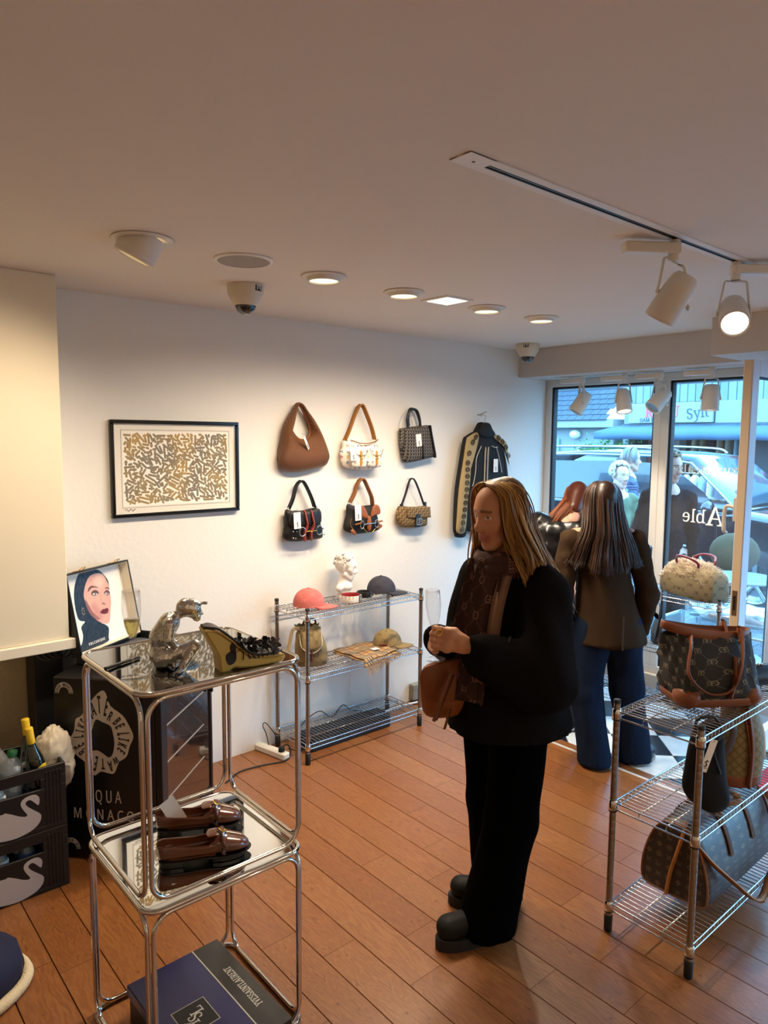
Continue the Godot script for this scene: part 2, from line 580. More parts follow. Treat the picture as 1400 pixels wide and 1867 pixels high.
func body(st: SurfaceTool, limbs: Array, cell: float, k: float, clips := [], base := Color.WHITE, fold := 0.0, ffreq := 8.0, fsq := Vector3.ONE, paints := []) -> void:
	var lo := Vector3.ONE * 1e9
	var hi := -lo
	var mar := 3.2 / k + cell
	for q in limbs:
		if q[7] < 0: continue
		var r := maxf(q[2], q[3])
		for p in [q[0], q[1]]:
			lo = lo.min(p - Vector3.ONE * (r + 2.5 * cell)); hi = hi.max(p + Vector3.ONE * (r + 2.5 * cell))
	var nx := int((hi.x - lo.x) / cell) + 2
	var ny := int((hi.y - lo.y) / cell) + 2
	var nz := int((hi.z - lo.z) / cell) + 2
	var f := PackedFloat32Array()
	f.resize(nx * ny * nz)
	for q in limbs:
		var a: Vector3 = q[0]
		var ab: Vector3 = q[1] - a
		var l := ab.length_squared()
		var il := 1.0 / l if l > 1e-9 else 0.0
		var ra: float = q[2]
		var dr: float = q[3] - ra
		var ax: Vector3 = q[5]
		var sq: float = q[6] - 1.0
		var w: float = q[7]
		var ext: float = maxf(q[2], q[3]) * (1.0 if sq >= 0.0 else 1.0 / float(q[6])) + mar
		var pl: Vector3 = (a.min(q[1]) - Vector3.ONE * ext - lo) / cell
		var ph: Vector3 = (a.max(q[1]) + Vector3.ONE * ext - lo) / cell
		for z in range(maxi(0, int(pl.z)), mini(nz, int(ph.z) + 1)):
			for y in range(maxi(0, int(pl.y)), mini(ny, int(ph.y) + 1)):
				var at := (z * ny + y) * nx
				var ap := Vector3(0, lo.y + y * cell, lo.z + z * cell) - a
				for x in range(maxi(0, int(pl.x)), mini(nx, int(ph.x) + 1)):
					ap.x = lo.x + x * cell - a.x
					var t := clampf(ap.dot(ab) * il, 0.0, 1.0)
					var o := ap - ab * t
					if sq != 0.0: o += ax * (o.dot(ax) * sq)
					var d := o.length() - ra - dr * t
					if d < mar: f[at + x] += w * exp(-k * maxf(d, -0.1))
	for i in f.size():
		f[i] = log(maxf(f[i], 1e-5)) / k
	for c in clips:   # planes [normal, distance]: keep where n.p > d
		for z in nz:
			for y in ny:
				for x in nx:
					var p := lo + Vector3(x, y, z) * cell
					var i := (z * ny + y) * nx + x
					var d: float = c[0].dot(p) - c[1]
					if c.size() > 2 and not c[2].call(p): continue
					if d < f[i]: f[i] = d
	var vid := PackedInt32Array()
	vid.resize(f.size())
	vid.fill(-1)
	var vs := PackedVector3Array()
	var ns := PackedVector3Array()
	var sxy := nx * ny
	var offs := [0, 1, nx, nx + 1, sxy, sxy + 1, sxy + nx, sxy + nx + 1]
	var edges := [[0, 1], [2, 3], [4, 5], [6, 7], [0, 2], [1, 3], [4, 6], [5, 7], [0, 4], [1, 5], [2, 6], [3, 7]]
	for z in nz - 1:
		for y in ny - 1:
			var at := (z * ny + y) * nx
			for x in nx - 1:
				var i := at + x
				var s0 := f[i] > 0.0
				if (f[i + 1] > 0.0) == s0 and (f[i + nx] > 0.0) == s0 and (f[i + nx + 1] > 0.0) == s0 and (f[i + sxy] > 0.0) == s0 and (f[i + sxy + 1] > 0.0) == s0 and (f[i + sxy + nx] > 0.0) == s0 and (f[i + sxy + nx + 1] > 0.0) == s0:
					continue
				var c := Vector3.ZERO
				var m := 0
				for e in edges:
					var fa := f[i + offs[e[0]]]
					var fb := f[i + offs[e[1]]]
					if (fa > 0.0) != (fb > 0.0):
						var t := fa / (fa - fb)
						var ca := Vector3(e[0] & 1, (e[0] >> 1) & 1, e[0] >> 2)
						var cb := Vector3(e[1] & 1, (e[1] >> 1) & 1, e[1] >> 2)
						c += ca.lerp(cb, t)
						m += 1
				vid[i] = vs.size()
				vs.append(lo + (Vector3(x, y, z) + c / m) * cell)
				ns.append(-Vector3(f[i + 1] - f[i] + f[i + nx + 1] - f[i + nx] + f[i + sxy + 1] - f[i + sxy], f[i + nx] - f[i] + f[i + nx + 1] - f[i + 1] + f[i + sxy + nx] - f[i + sxy], f[i + sxy] - f[i] + f[i + sxy + 1] - f[i + 1] + f[i + sxy + nx] - f[i + nx]).normalized())
	var cols := PackedColorArray()
	var nz2 := noise(1.0, 7, 2)
	for i in vs.size():
		var p := vs[i]
		var c := base
		var best := 1e9
		var acc := Color(0, 0, 0)
		var tw := 0.0
		for q in limbs:
			if q[4] == null: continue
			var d := ldist(q, p)
			var w := exp(-120.0 * d)
			acc += q[4] * w
			tw += w
		if tw > 0.0: c = acc / tw
		for q in paints:
			var d := ldist(q, p)
			c = c.lerp(q[4], clampf(0.5 - d / 0.003, 0, 1) * q[7])
		c.a = 1.0
		cols.append(c)
		if fold > 0.0:
			var pp := p * fsq * ffreq
			vs[i] = p + ns[i] * (fold * nz2.get_noise_3dv(pp))
	for z in range(1, nz - 1):
		for y in range(1, ny - 1):
			var at := (z * ny + y) * nx
			for x in range(1, nx - 1):
				var i := at + x
				var s := f[i] > 0.0
				for ax in 3:
					var j: int = i + [1, nx, sxy][ax]
					if (f[j] > 0.0) == s: continue
					var du: int = [nx, sxy, 1][ax]
					var dv: int = [sxy, 1, nx][ax]
					var a := vid[i - du - dv]; var b := vid[i - dv]; var c := vid[i]; var d := vid[i - du]
					if a < 0 or b < 0 or c < 0 or d < 0: continue
					var o := [a, b, c, a, c, d] if not s else [a, c, b, a, d, c]
					for k2 in o:
						st.set_color(cols[k2])
						st.add_vertex(vs[k2])
# ---------------------------------------------------------------- the room
func wood_maps() -> Array:
	var out := []
	for v in 4:
		var n1 := noise(0.012, 20 + v, 3)
		var n2 := noise(0.05, 40 + v, 3)
		var im := newimg(192, 1024, Color.WHITE)
		var dark := Color("754523"); var lite := Color("9c6a3a"); var vein := Color("553015")
		var kx := 60.0 + 25.0 * v; var ky := 300.0 + 150.0 * v
		for y in 1024:
			for x in 192:
				var wx := x + 14.0 * n1.get_noise_2d(x * 0.6, y * 0.45)
				var d := Vector2((x - kx) * 1.0, (y - ky) * 0.10).length()
				var g := sin((wx * 0.16 + 9.0 * n1.get_noise_2d(wx * 1.4, y * 0.22) + exp(-d * 0.05) * 9.0))
				var f := n2.get_noise_2d(x * 6.0, y * 0.35)
				var c := dark.lerp(lite, clampf(0.52 + 0.22 * g + 0.35 * f, 0, 1))
				c = c.lerp(vein, clampf(g - 0.78, 0, 1) * 2.2 * clampf(0.5 + 1.5 * n1.get_noise_2d(x * 0.3 + 99, y * 0.1), 0, 1))
				im.set_pixel(x, y, c)
		disc(im, Vector2(kx, ky), 7, Color("6b3b1a"), 0.6, 9)
		disc(im, Vector2(kx, ky), 2.5, Color("3a1c0a"), 0.8, 3)
		disc(im, Vector2(180 - kx, ky * 0.4 + 20), 3, Color("5a3015"), 0.7, 4)
		out.append(tex(im))
	return out

func make_room() -> void:
	var st := nst()
	# sub-floor with the boards on it
	slab(st, -2.7, 3.63, -0.12, -0.012, ZW - 0.1, 3.1, 0)
	var fl := struct("floor", st, mat("3a2412", 0.9), "wood-look plank floor of the shop", "floor")
	var maps := wood_maps()
	var mats := []
	for v in 4:
		for tone in ["ffffff", "f8f2ec", "f0e6de"]:
			mats.append(mat(tone, 0.33, 0, {"tex": maps[v], "coat": 0.25, "cr": 0.3}))
	var pl := 0.9365
	var offs := [-1.683, -1.874, -2.337, -2.068, -2.257, -2.534, -1.995]
	var rng := RandomNumberGenerator.new()
	rng.seed = 5
	var plank := []
	for v in 2:
		st = nst()
		var w := 0.1525; var g := 0.0011; var b := 0.0011
		# a bevelled board lying along z, top at y = 0, picture laid on its top
		var rows := []
		for q in [[g, -0.004], [g + b, 0.0], [w - g - b, 0.0], [w - g, -0.004]]:
			rows.append(PackedVector3Array([v3(q[0], q[1], -pl / 2 + 0.0008), v3(q[0], q[1], pl / 2 - 0.0008)]))
		for i in 3:
			for c in [[0, 0], [1, 0], [1, 1], [0, 0], [1, 1], [0, 1]]:
				var p: Vector3 = rows[i + c[0]][c[1]]
				st.set_uv(Vector2(p.x / w if v == 0 else 1.0 - p.x / w, p.z / pl + 0.5))
				st.set_smooth_group(-1)
				st.add_vertex(p)
		st.generate_normals()
		plank.append(st.commit())
	var rest := nst()
	for i in range(12, -29, -1):
		var x0 := 1.735 + 0.1525 * i
		var off: float = offs[posmod(i + 1, 7)] if i >= -1 and i < 6 else -rng.randf() * pl
		var k0 := int(floor((ZW - off) / pl))
		for k in range(k0, k0 + 9):
			var z0 := off + k * pl
			if z0 > 3.0 or z0 + pl < ZW: continue
			if i < -13 or z0 > 1.3 or (i > 4 and z0 > 0.6):
				slab(rest, x0 + 0.001, x0 + 0.1515, -0.012, 0.0, maxf(z0, ZW) + 0.001, minf(z0 + pl, 3.0), 0.001)
				continue
			var o := MeshInstance3D.new()
			o.name = "plank"
			o.mesh = plank[rng.randi() % 2]
			o.material_override = mats[rng.randi() % mats.size()]
			o.position = v3(x0, 0.0, z0 + pl / 2)
			var lo := maxf(z0, ZW); var hi := minf(z0 + pl, 3.0)
			if hi - lo < 0.02: continue
			if hi - lo < pl - 0.001:
				o.scale.z = (hi - lo) / pl
				o.position.z = (hi + lo) / 2
			if rng.randi() % 2: o.rotation.y = PI
			if o.rotation.y != 0.0: o.position.x += 0.1525
			if fl.get_child_count() < 299: fl.add_child(o, true)
	tag(put("plank_field", rest, mat("855428", 0.35, 0, {"coat": 0.25}), fl), "", "", "", "stuff")
	# entry: checkerboard of stone tiles laid at 45 degrees
	st = nst()
	slab(st, 3.63, 5.06, -0.12, -0.012, ZW - 0.1, 0.6, 0)
	var te := struct("floor_entry", st, mat("30333a", 0.9), "checkerboard tile floor at the shop entrance", "floor")
	var tm := [mat("dfe3e2", 0.14, 0, {"tex": noisetex(128, 0.03, 9, 0.2, 1.0, 1, 1, Color("c9d0d2"), Color("f4f6f4")), "wtri": 1.5}), mat("1d2530", 0.16, 0, {"tex": noisetex(128, 0.05, 11, 0.0, 0.9, 1, 1, Color("d0d0d0"), Color("ffffff")), "wtri": 2.0})]
	var clip := PackedVector2Array([Vector2(3.645, ZW), Vector2(XG + 0.06, ZW), Vector2(XG + 0.06, 0.4), Vector2(3.645, 0.4)])
	var s := 0.3; var r2 := sqrt(0.5)
	for a in range(-2, 18):
		for b in range(6, 30):
			var a0 := (a + 0.82) * s; var b0 := (b + 0.24) * s
			var pg := PackedVector2Array()
			for c in [[0.002, 0.002], [s - 0.002, 0.002], [s - 0.002, s - 0.002], [0.002, s - 0.002]]:
				var u: float = a0 + c[0]; var w: float = b0 + c[1]
				pg.append(Vector2((u + w) * r2, (u - w) * r2))
			for q in Geometry2D.intersect_polygons(pg, clip):
				var q2 := PackedVector2Array()
				for p in q: q2.append(Vector2(p.x, -p.y))
				st = nst()
				extrude(st, q2, 0.012, Transform3D(Basis(Vector3.RIGHT, -PI / 2), v3(0, -0.006, 0)), 0.001)
				put("tile", st, tm[(a + b) % 2], te)
	st = nst()
	slab(st, 3.628, 3.648, -0.02, 0.003, ZW, 0.4, 0.002)
	struct("trim_1", st, M.alu, "thin metal strip between planks and tiles", "trim")
	# ceiling and walls
	st = nst()
	slab(st, -2.7, 5.06, YC, YC + 0.2, ZW - 0.12, 3.1, 0)
	struct("ceiling", st, M.ceil, "plain plastered ceiling", "ceiling")
	st = nst()
	slab(st, -2.7, 5.04, -0.12, YC, ZW - 0.15, ZW, 0)
	struct("wall_back", st, M.wall, "white plastered wall with hanging bags", "wall")
	st = nst()
	slab(st, -2.8, -2.6, -0.12, YC, ZW, 3.1, 0)
	struct("wall_left", st, M.cream, "cream side wall", "wall")
	st = nst()
	slab(st, -2.7, 5.06, -0.12, YC, 3.0, 3.15, 0)
	struct("wall_front", st, M.cream, "cream wall behind the viewer", "wall")
	# boxed-in panel with a ledge at the left
	st = nst()
	slab(st, -2.6, 1.0, 0.972, YC, -3.69, -3.39, 0.003)
	struct("wall_panel", st, M.cream, "cream boxed-in wall panel above the ledge", "wall panel")
	st = nst()
	slab(st, -2.6, 1.035, 0.922, 0.972, -3.69, -3.372, 0.004)
	struct("trim_2", st, mat("eadfc6", 0.5), "cream ledge along the bottom of the boxed panel", "ledge")
	st = nst()
	slab(st, -2.6, 1.0, 0.0, 0.922, -3.69, -3.665, 0)
	struct("wall_niche", st, M.rough, "rough textured wall under the cream ledge", "wall")
	# header above the shop window, soffit box by the door
	st = nst()
	slab(st, XH, 5.06, 2.39, YC, ZW, 3.1, 0.002)
	struct("wall_header", st, M.header, "plain header above the shop window", "header")
	st = nst()
	slab(st, 4.14, XH, 2.39, YC, -1.945, 3.05, 0.002)
	struct("wall_soffit", st, M.header, "lowered soffit box above the door", "soffit")
	# wall right of the door
	st = nst()
	slab(st, 4.86, 5.06, -0.12, 2.39, 1.9, 3.1, 0)
	struct("wall_right", st, M.wall, "white wall beside the shop door", "wall")
	# window frame with two panes; the frame members are bars
	window_bay("window_1", ZW, -2.66, "shop window pane next to the back wall, in a pale frame")
	window_bay("window_2", -2.66, -1.80, "shop window pane between the post and the open door")
	window_bay("window_3", -0.70, 1.90, "wide shop window pane right of the door")
	# low plinth under the window
	st = nst()
	slab(st, 4.90, 5.06, -0.12, 0.16, ZW, -1.74, 0.004)
	struct("trim_3", st, mat("b8aea0", 0.6), "low sill under the shop window", "sill")
	st = nst()
	slab(st, 4.90, 5.10, -0.02, 0.018, -1.74, -0.72, 0.004)
	struct("trim_4", st, M.alu, "metal threshold of the shop door", "threshold")
	make_door()
	# baseboard piece at the end of the back wall
	st = nst()
	slab(st, 3.42, 4.88, 0.015, 0.13, ZW, ZW + 0.05, 0.004)
	slab(st, 3.42, 4.88, 0.10, 0.104, ZW, ZW + 0.053, 0.001)
	struct("baseboard_back", st, mat("8d8577", 0.6), "grey wooden baseboard box at the foot of the back wall", "baseboard")
	st = nst()
	tube(st, curve([v3(3.02, 0.012, -3.60), v3(3.25, 0.012, -3.63), v3(3.5, 0.012, -3.60), v3(3.75, 0.012, -3.62), v3(4.1, 0.012, -3.6), v3(4.6, 0.012, -3.5)], 6), 0.008, 6)
	one("white_cable", "white cable lying along the foot of the back wall near the window", "cable", st, M.white)

func window_bay(called: String, z0: float, z1: float, label: String) -> void:
	var st := nst()
	var x0 := 4.94; var x1 := 5.03; var y0 := 0.16; var y1 := 2.39; var w := 0.058
	slab(st, x0, x1, y1 - w, y1, z0, z1, 0.004)
	slab(st, x0, x1, y0, y0 + w, z0, z1, 0.004)
	slab(st, x0, x1, y0 + w, y1 - w, z0, z0 + w, 0.004)
	slab(st, x0, x1, y0 + w, y1 - w, z1 - w, z1, 0.004)
	var o := struct(called, st, M.aluside, label, "window")
	st = nst()
	var g := 0.016
	for q in [[y1 - w - g, y1 - w, z0 + w, z1 - w], [y0 + w, y0 + w + g, z0 + w, z1 - w], [y0 + w, y1 - w, z0 + w, z0 + w + g], [y0 + w, y1 - w, z1 - w - g, z1 - w]]:
		slab(st, x0 + 0.015, x1 - 0.02, q[0], q[1], q[2], q[3], 0.002)
	put("gasket", st, M.gasket, o)
	st = nst()
	slab(st, XG - 0.003, XG + 0.003, y0 + w, y1 - w, z0 + w, z1 - w, 0)
	put("pane", st, M.glass, o)

func make_door() -> void:
	# leaf standing open at a right angle to the shop front
	var o := Node3D.new()
	o.name = "door_1"
	o.position = v3(4.0, 0.02, -1.67)
	add_child(o)
	tag(o, "white framed glass shop door standing open into the room", "door", "", "structure")
	var st := nst()
	var w := 0.93; var h := 2.316; var t := 0.052; var f := 0.085
	var edge := mat("cdb79a", 0.5)
	var leaf := mat("d9d6dc", 0.4)
	slab(st, 0, f, 0, h, -t / 2, t / 2, 0.003)
	slab(st, w - f, w, 0, h, -t / 2, t / 2, 0.003)
	slab(st, f, w - f, h - f, h, -t / 2, t / 2, 0.003)
	slab(st, f, w - f, 0, 0.14, -t / 2, t / 2, 0.003)
	put("frame", st, leaf, o)
	st = nst()
	slab(st, -0.003, 0.0, 0.004, h - 0.004, -t / 2 + 0.004, t / 2 - 0.004, 0.001)
	put("edge_strip", st, edge, o)
	st = nst()
	slab(st, f, w - f, 0.14, h - f, -0.003, 0.003, 0)
	put("pane", st, M.glass, o)
	st = nst()
	slab(st, f - 0.001, f + 0.01, 0.14, h - f, -0.014, 0.014, 0.001)
	slab(st, f, w - f, h - f - 0.01, h - f + 0.001, -0.014, 0.014, 0.001)
	put("gasket", st, M.gasket, o)
	st = nst()
	slab(st, -0.006, 0.002, 0.92, 1.06, -0.014, 0.012, 0.001)
	var lk := put("lock_plate", st, mat("8a775c", 0.35, 0.8), o)
	st = nst()
	slab(st, -0.0075, -0.004, 0.95, 1.03, -0.007, 0.006, 0.0005)
	put("keeper_slot", st, M.black, lk)
	# bent handle on the far face
	st = nst()
	slab(st, 0.005, 0.035, 1.44, 1.57, -t / 2 - 0.016, -t / 2, 0.003)
	sweep(st, curve([v3(0.02, 1.52, -0.04), v3(0.02, 1.522, -0.082), v3(0.018, 1.49, -0.092), v3(0.016, 1.42, -0.092), v3(0.016, 1.385, -0.09), v3(0.03, 1.37, -0.082)], 4), flatprof(0.02, 0.014), Vector3.RIGHT)
	put("handle", st, mat("d9cfc0", 0.35, 0.3), o)
	# frame posts of the doorway
	st = nst()
	slab(st, 4.94, 5.03, 0.0, 2.39, -1.80, -1.745, 0.004)
	slab(st, 4.94, 5.03, 0.0, 2.39, -0.755, -0.70, 0.004)
	slab(st, 4.94, 5.03, 2.335, 2.39, -1.745, -0.755, 0.004)
	struct("door_frame", st, M.aluside, "pale frame of the open shop doorway", "door frame")
# ---------------------------------------------------------------- lamps and other fittings
func spot(at: Vector3, towards: Vector3, energy: float, angle: float, col: Color, size := 0.04, att := 0.8) -> void:
	var l := SpotLight3D.new()
	l.name = nm("lamp_beam")
	l.light_color = col
	l.light_energy = energy
	l.spot_angle = angle
	l.spot_angle_attenuation = att
	l.spot_range = 12.0
	l.spot_attenuation = 2.0
	l.light_size = size
	l.shadow_enabled = true
	add_child(l)
	l.look_at_from_position(at, towards, Vector3.UP if absf((towards - at).normalized().y) < 0.98 else Vector3.RIGHT)

const WARM := Color(1.0, 0.91, 0.79)
const MILD := Color(1.0, 0.93, 0.84)

func downlight(label: String, x: float, z: float, e: float, visible_group := "round downlights in the ceiling") -> void:
	var o := thing("downlight", label, "ceiling light", T(x, YC, z), visible_group)
	var st := nst()
	lathe(st, [[0.072, -0.0005], [0.098, -0.0005], [0.100, -0.004], [0.096, -0.007], [0.076, -0.008], [0.074, -0.014], [0.070, -0.024], [0.066, -0.026], [0.064, -0.022], [0.063, -0.004]].map(func(p): return [p[0], p[1]]), 28)
	put("ring", st, M.fit, o)
	st = nst()
	lathe(st, [[0.0, -0.019], [0.05, -0.0195], [0.0645, -0.018]], 24)
	put("diffuser", st, M.lamp, o)
	spot(v3(x, YC - 0.03, z), v3(x, 0, z), e, 84.0, WARM, 0.06, 1.0)

func camera_dome(label: String, x: float, z: float, turn: float) -> void:
	var o := thing("security_camera", label, "security camera", T(x, YC, z, turn), "dome cameras under the ceiling")
	var st := nst()
	lathe(st, [[0.052, -0.095], [0.060, -0.086], [0.068, -0.07], [0.083, -0.045], [0.086, -0.006], [0.084, 0.0]], 28, Transform3D(), 1)
	put("housing", st, mat("d9cdb6", 0.4), o)
	st = nst()
	var rows := []
	for i in 9:
		var a := PI / 2 * (i / 8.0)
		rows.append(ringxz(0, -0.088 - 0.048 * cos(a), 0, 0.0495 * sin(a) + 0.0005, 0.0495 * sin(a) + 0.0005, 20))
	loft(st, rows, 0)
	put("dome", st, mat("1a1e26", 0.04, 0.0, {"coat": 1.0}), o)
	st = nst()
	slab(st, -0.018, 0.018, -0.034, -0.008, 0.081, 0.0868, 0.001)
	put("label_plate", st, M.ink, o)
	st = nst()
	for q in [[-0.013, -0.005, -0.013, -0.009], [-0.013, -0.009, -0.031, -0.013], [-0.002, 0.012, -0.013, -0.009], [0.008, 0.012, -0.031, -0.013], [-0.002, 0.002, -0.025, -0.013]]:
		slab(st, q[0], q[1], q[2], q[3], 0.086, 0.0874, 0)
	put("emblem", st, M.white, o)

func track_head(called: String, label: String, group: String, at: Vector3, box_dir: Vector3, aim: Vector3, lit: float, arm_turn: float) -> void:
	# adapter box on the rail, short stem, forked arm, can
	var o := thing(called, label, "spotlight", Transform3D(Basis(), at), group)
	var st := nst()
	var bx := Basis(box_dir, Vector3.UP, box_dir.cross(Vector3.UP))
	box(st, v3(0.20, 0.036, 0.052), Transform3D(bx, box_dir * 0.085 + v3(0, -0.034, 0)), 0.004)
	lathe(st, [[0.018, -0.075], [0.018, -0.005]], 16, Transform3D(), 3)
	put("adapter", st, M.fit, o)
	var d := aim.normalized()
	var side := Vector3(cos(arm_turn), 0, sin(arm_turn))
	side = (side - d * side.dot(d)).normalized()
	var pv := v3(0, -0.205, 0)
	st = nst()
	for s in [-1.0, 1.0]:
		strap(st, [v3(0, -0.079, 0) + side * 0.0, v3(0, -0.079, 0) + side * s * 0.034, v3(0, -0.083, 0) + side * s * 0.04, pv + side * s * 0.062 + v3(0, -0.012, 0)], 0.02, 0.006, side)
		lathe(st, [[0.007, -0.008], [0.007, 0.008]], 10, Transform3D(Basis(d, side, d.cross(side)), pv + side * s * 0.058), 3)
	put("fork", st, M.fit, o)
	var up := side.cross(d)
	var xf := Transform3D(Basis(side, -d, -up), pv)   # local -y is the beam
	st = nst()
	lathe(st, [[0.051, -0.083], [0.056, -0.083], [0.057, -0.076], [0.056, -0.05], [0.0565, -0.045], [0.053, 0.03], [0.046, 0.075], [0.036, 0.088], [0.0, 0.09]], 28, xf)
	lathe(st, [[0.040, -0.055], [0.051, -0.083]].map(func(p): return p), 28, xf)
	put("can", st, M.fit, o)
	st = nst()
	lathe(st, [[0.0, -0.072], [0.025, -0.0735], [0.0515, -0.076]], 24, xf)
	put("lens", st, M.lampw if lit > 0.0 else M.lampoff, o)
	if lit > 0.0:
		spot(at + pv + d * 0.09, at + pv + d * 2.0, lit, 38.0, MILD, 0.05, 0.7)

func rail(called: String, label: String, a: Vector3, b: Vector3) -> void:
	var o := thing(called, label, "light track", Transform3D(Basis((b - a).normalized(), Vector3.UP, (b - a).normalized().cross(Vector3.UP)), a))
	var l := (b - a).length()
	var st := nst()
	slab(st, 0, l, -0.004, 0.0, -0.037, -0.010, 0.001)
	slab(st, 0, l, -0.004, 0.0, 0.010, 0.037, 0.001)
	slab(st, 0, 0.10, -0.0045, 0.0, -0.037, 0.037, 0.001)
	put("trim_plate", st, M.white, o)
	st = nst()
	slab(st, 0.1, l, 0.0, 0.004, -0.012, 0.012, 0)
	slab(st, 0.1, l, -0.004, 0.001, -0.0105, -0.006, 0.001)
	slab(st, 0.1, l, -0.004, 0.001, 0.006, 0.0105, 0.001)
	put("channel", st, mat("3a3633", 0.4, 0.6), o)
	st = nst()
	slab(st, 0.1, l, -0.002, 0.002, -0.0012, 0.0012, 0)
	put("conductor", st, mat("9a8f86", 0.3, 1.0), o)
	st = nst()
	lathe(st, [[0.004, -0.0055], [0.004, -0.004]], 10, T(0.05, 0, 0), 1)
	put("screw", st, M.black, o)

func make_fixtures() -> void:
	var e := 2.4
	downlight("round recessed downlight, leftmost of the four glowing in a row", 1.884, -2.606, e)
	downlight("round recessed downlight just left of the square ceiling lamp", 2.367, -2.618, e)
	downlight("round recessed downlight just right of the square ceiling lamp", 2.974, -2.625, e)
	downlight("round recessed downlight nearest the shop window, last in the row", 3.442, -2.616, e)
	# square lamp
	var o := thing("square_downlight", "square recessed ceiling lamp glowing white among the round ones", "ceiling light", T(2.666, YC, -2.62))
	var st := nst()
	for q in [[-0.095, 0.095, 0.075, 0.095], [-0.095, 0.095, -0.095, -0.075], [-0.095, -0.075, -0.075, 0.075], [0.075, 0.095, -0.075, 0.075]]:
		slab(st, q[0], q[1], -0.007, 0.0, q[2], q[3], 0.001)
	put("frame", st, M.white, o)
	st = nst()
	slab(st, -0.075, 0.075, -0.006, -0.002, -0.075, 0.075, 0.0)
	put("panel", st, M.lampw, o)
	spot(v3(2.666, YC - 0.02, -2.62), v3(2.666, 0, -2.62), e * 1.1, 84.0, MILD, 0.08, 1.0)
	# swivelled downlight at the left, aimed at the panel wall
	o = thing("swivel_downlight", "white swivel downlight tilted out of the ceiling at the left", "ceiling light", T(1.06, YC, -2.57))
	st = nst()
	lathe(st, [[0.078, -0.001], [0.108, -0.001], [0.11, -0.004], [0.106, -0.006], [0.08, -0.007]], 30)
	put("ring", st, M.fit, o)
	st = nst()
	var ty := v3(0.36, 0.90, 0.26).normalized()
	var tx := ty.cross(Vector3.BACK).normalized()
	var tilt := Transform3D(Basis(tx, ty, tx.cross(ty)), Vector3.ZERO)
	var rows := []
	for q in [[0.056, -0.074], [0.066, -0.078], [0.072, -0.072], [0.074, -0.062], [0.072, -0.06], [0.074, -0.055], [0.074, 0.02]]:
		var r := ringxz(0, q[1], 0, q[0], q[0], 28)
		for j in r.size(): r[j] = tilt * r[j]
		rows.append(r)
	loft(st, rows, 0)
	put("can", st, M.fit, o)
	st = nst()
	lathe(st, [[0.0, -0.064], [0.056, -0.066]], 24, tilt)
	put("lens", st, M.lamp, o)
	var dn := -(tilt.basis.y)
	spot(o.position + dn * 0.085, o.position + dn * 2.0, 1.7, 70.0, WARM, 0.05, 1.0)
	# round loudspeaker
	o = thing("ceiling_speaker", "flat round grey grille loudspeaker set into the ceiling", "speaker", T(1.482, YC, -2.594))
	st = nst()
	lathe(st, [[0.104, -0.0075], [0.108, -0.008], [0.116, -0.005], [0.118, -0.001]], 36)
	put("rim", st, M.white, o)
	st = nst()
	lathe(st, [[0.0, -0.005], [0.06, -0.0055], [0.105, -0.0065]], 32)
	put("grille", st, mat("a39a92", 0.8, 0, {"bump": noisetex(64, 0.3, 8, 0, 1), "bs": 0.1, "tri": 20}), o)
	camera_dome("dome security camera in the middle of the ceiling, left of the downlights", 1.726, -3.009, 15.0)
	camera_dome("dome security camera in the far corner above the shop window", 4.303, -3.388, -60.0)
	rail("ceiling_track", "recessed lighting track along the ceiling with two spotlights", v3(1.35, YC, -1.29), v3(4.10, YC, -1.29))
	track_head("track_spotlight", "white track spotlight in the ceiling, turned away and dark, left one", "ceiling track spotlights", v3(2.456, YC, -1.30), Vector3(-0.8, 0, -0.6), Vector3(-0.18, -0.85, -0.48), 0.0, 0.9)
	track_head("track_spotlight", "white track spotlight with its lamp glaring at the viewer, right one", "ceiling track spotlights", v3(2.925, YC, -1.29), Vector3(0.8, 0, 0.6), Vector3(-0.55, -0.45, 0.30), 1.6, 0.9)
	rail("window_track", "white lighting track under the header of the shop window", v3(4.76, 2.39, -3.45), v3(4.76, 2.39, -1.98))
	var g := "window track spotlights"
	track_head("window_spotlight", "unlit window spotlight nearest the back wall, tilted left", g, v3(4.76, 2.39, -3.22), Vector3(0, 0, -1), Vector3(-0.35, -0.75, -0.30), 0.0, 2.2)
	track_head("window_spotlight", "lit window spotlight pointing down right, second from the back wall", g, v3(4.76, 2.39, -2.86), Vector3(0, 0, -1), Vector3(-0.18, -0.95, 0.26), 2.0, 0.7)
	track_head("window_spotlight", "unlit window spotlight hanging before the window post", g, v3(4.76, 2.39, -2.58), Vector3(0, 0, -1), Vector3(-0.62, -0.66, -0.26), 0.0, 1.0)
	track_head("window_spotlight", "lit window spotlight pointing straight down nearest the door", g, v3(4.76, 2.39, -2.22), Vector3(0, 0, -1), Vector3(-0.05, -1.0, 0.0), 2.0, 0.9)
	# more of the same downlights over the part of the shop behind the viewer
	for q in [[0.6, 1.7], [2.8, 1.5], [-1.5, 1.2], [1.7, 2.5], [3.9, 2.2]]:
		downlight("round recessed downlight over the unseen rear of the shop", q[0], q[1], 2.4, "downlights at the rear of the shop")
# ---------------------------------------------------------------- the street outside
func facing_street(x, y, z) -> Transform3D:   # lettering that faces the shop
	return T(x, y, z, -90.0)

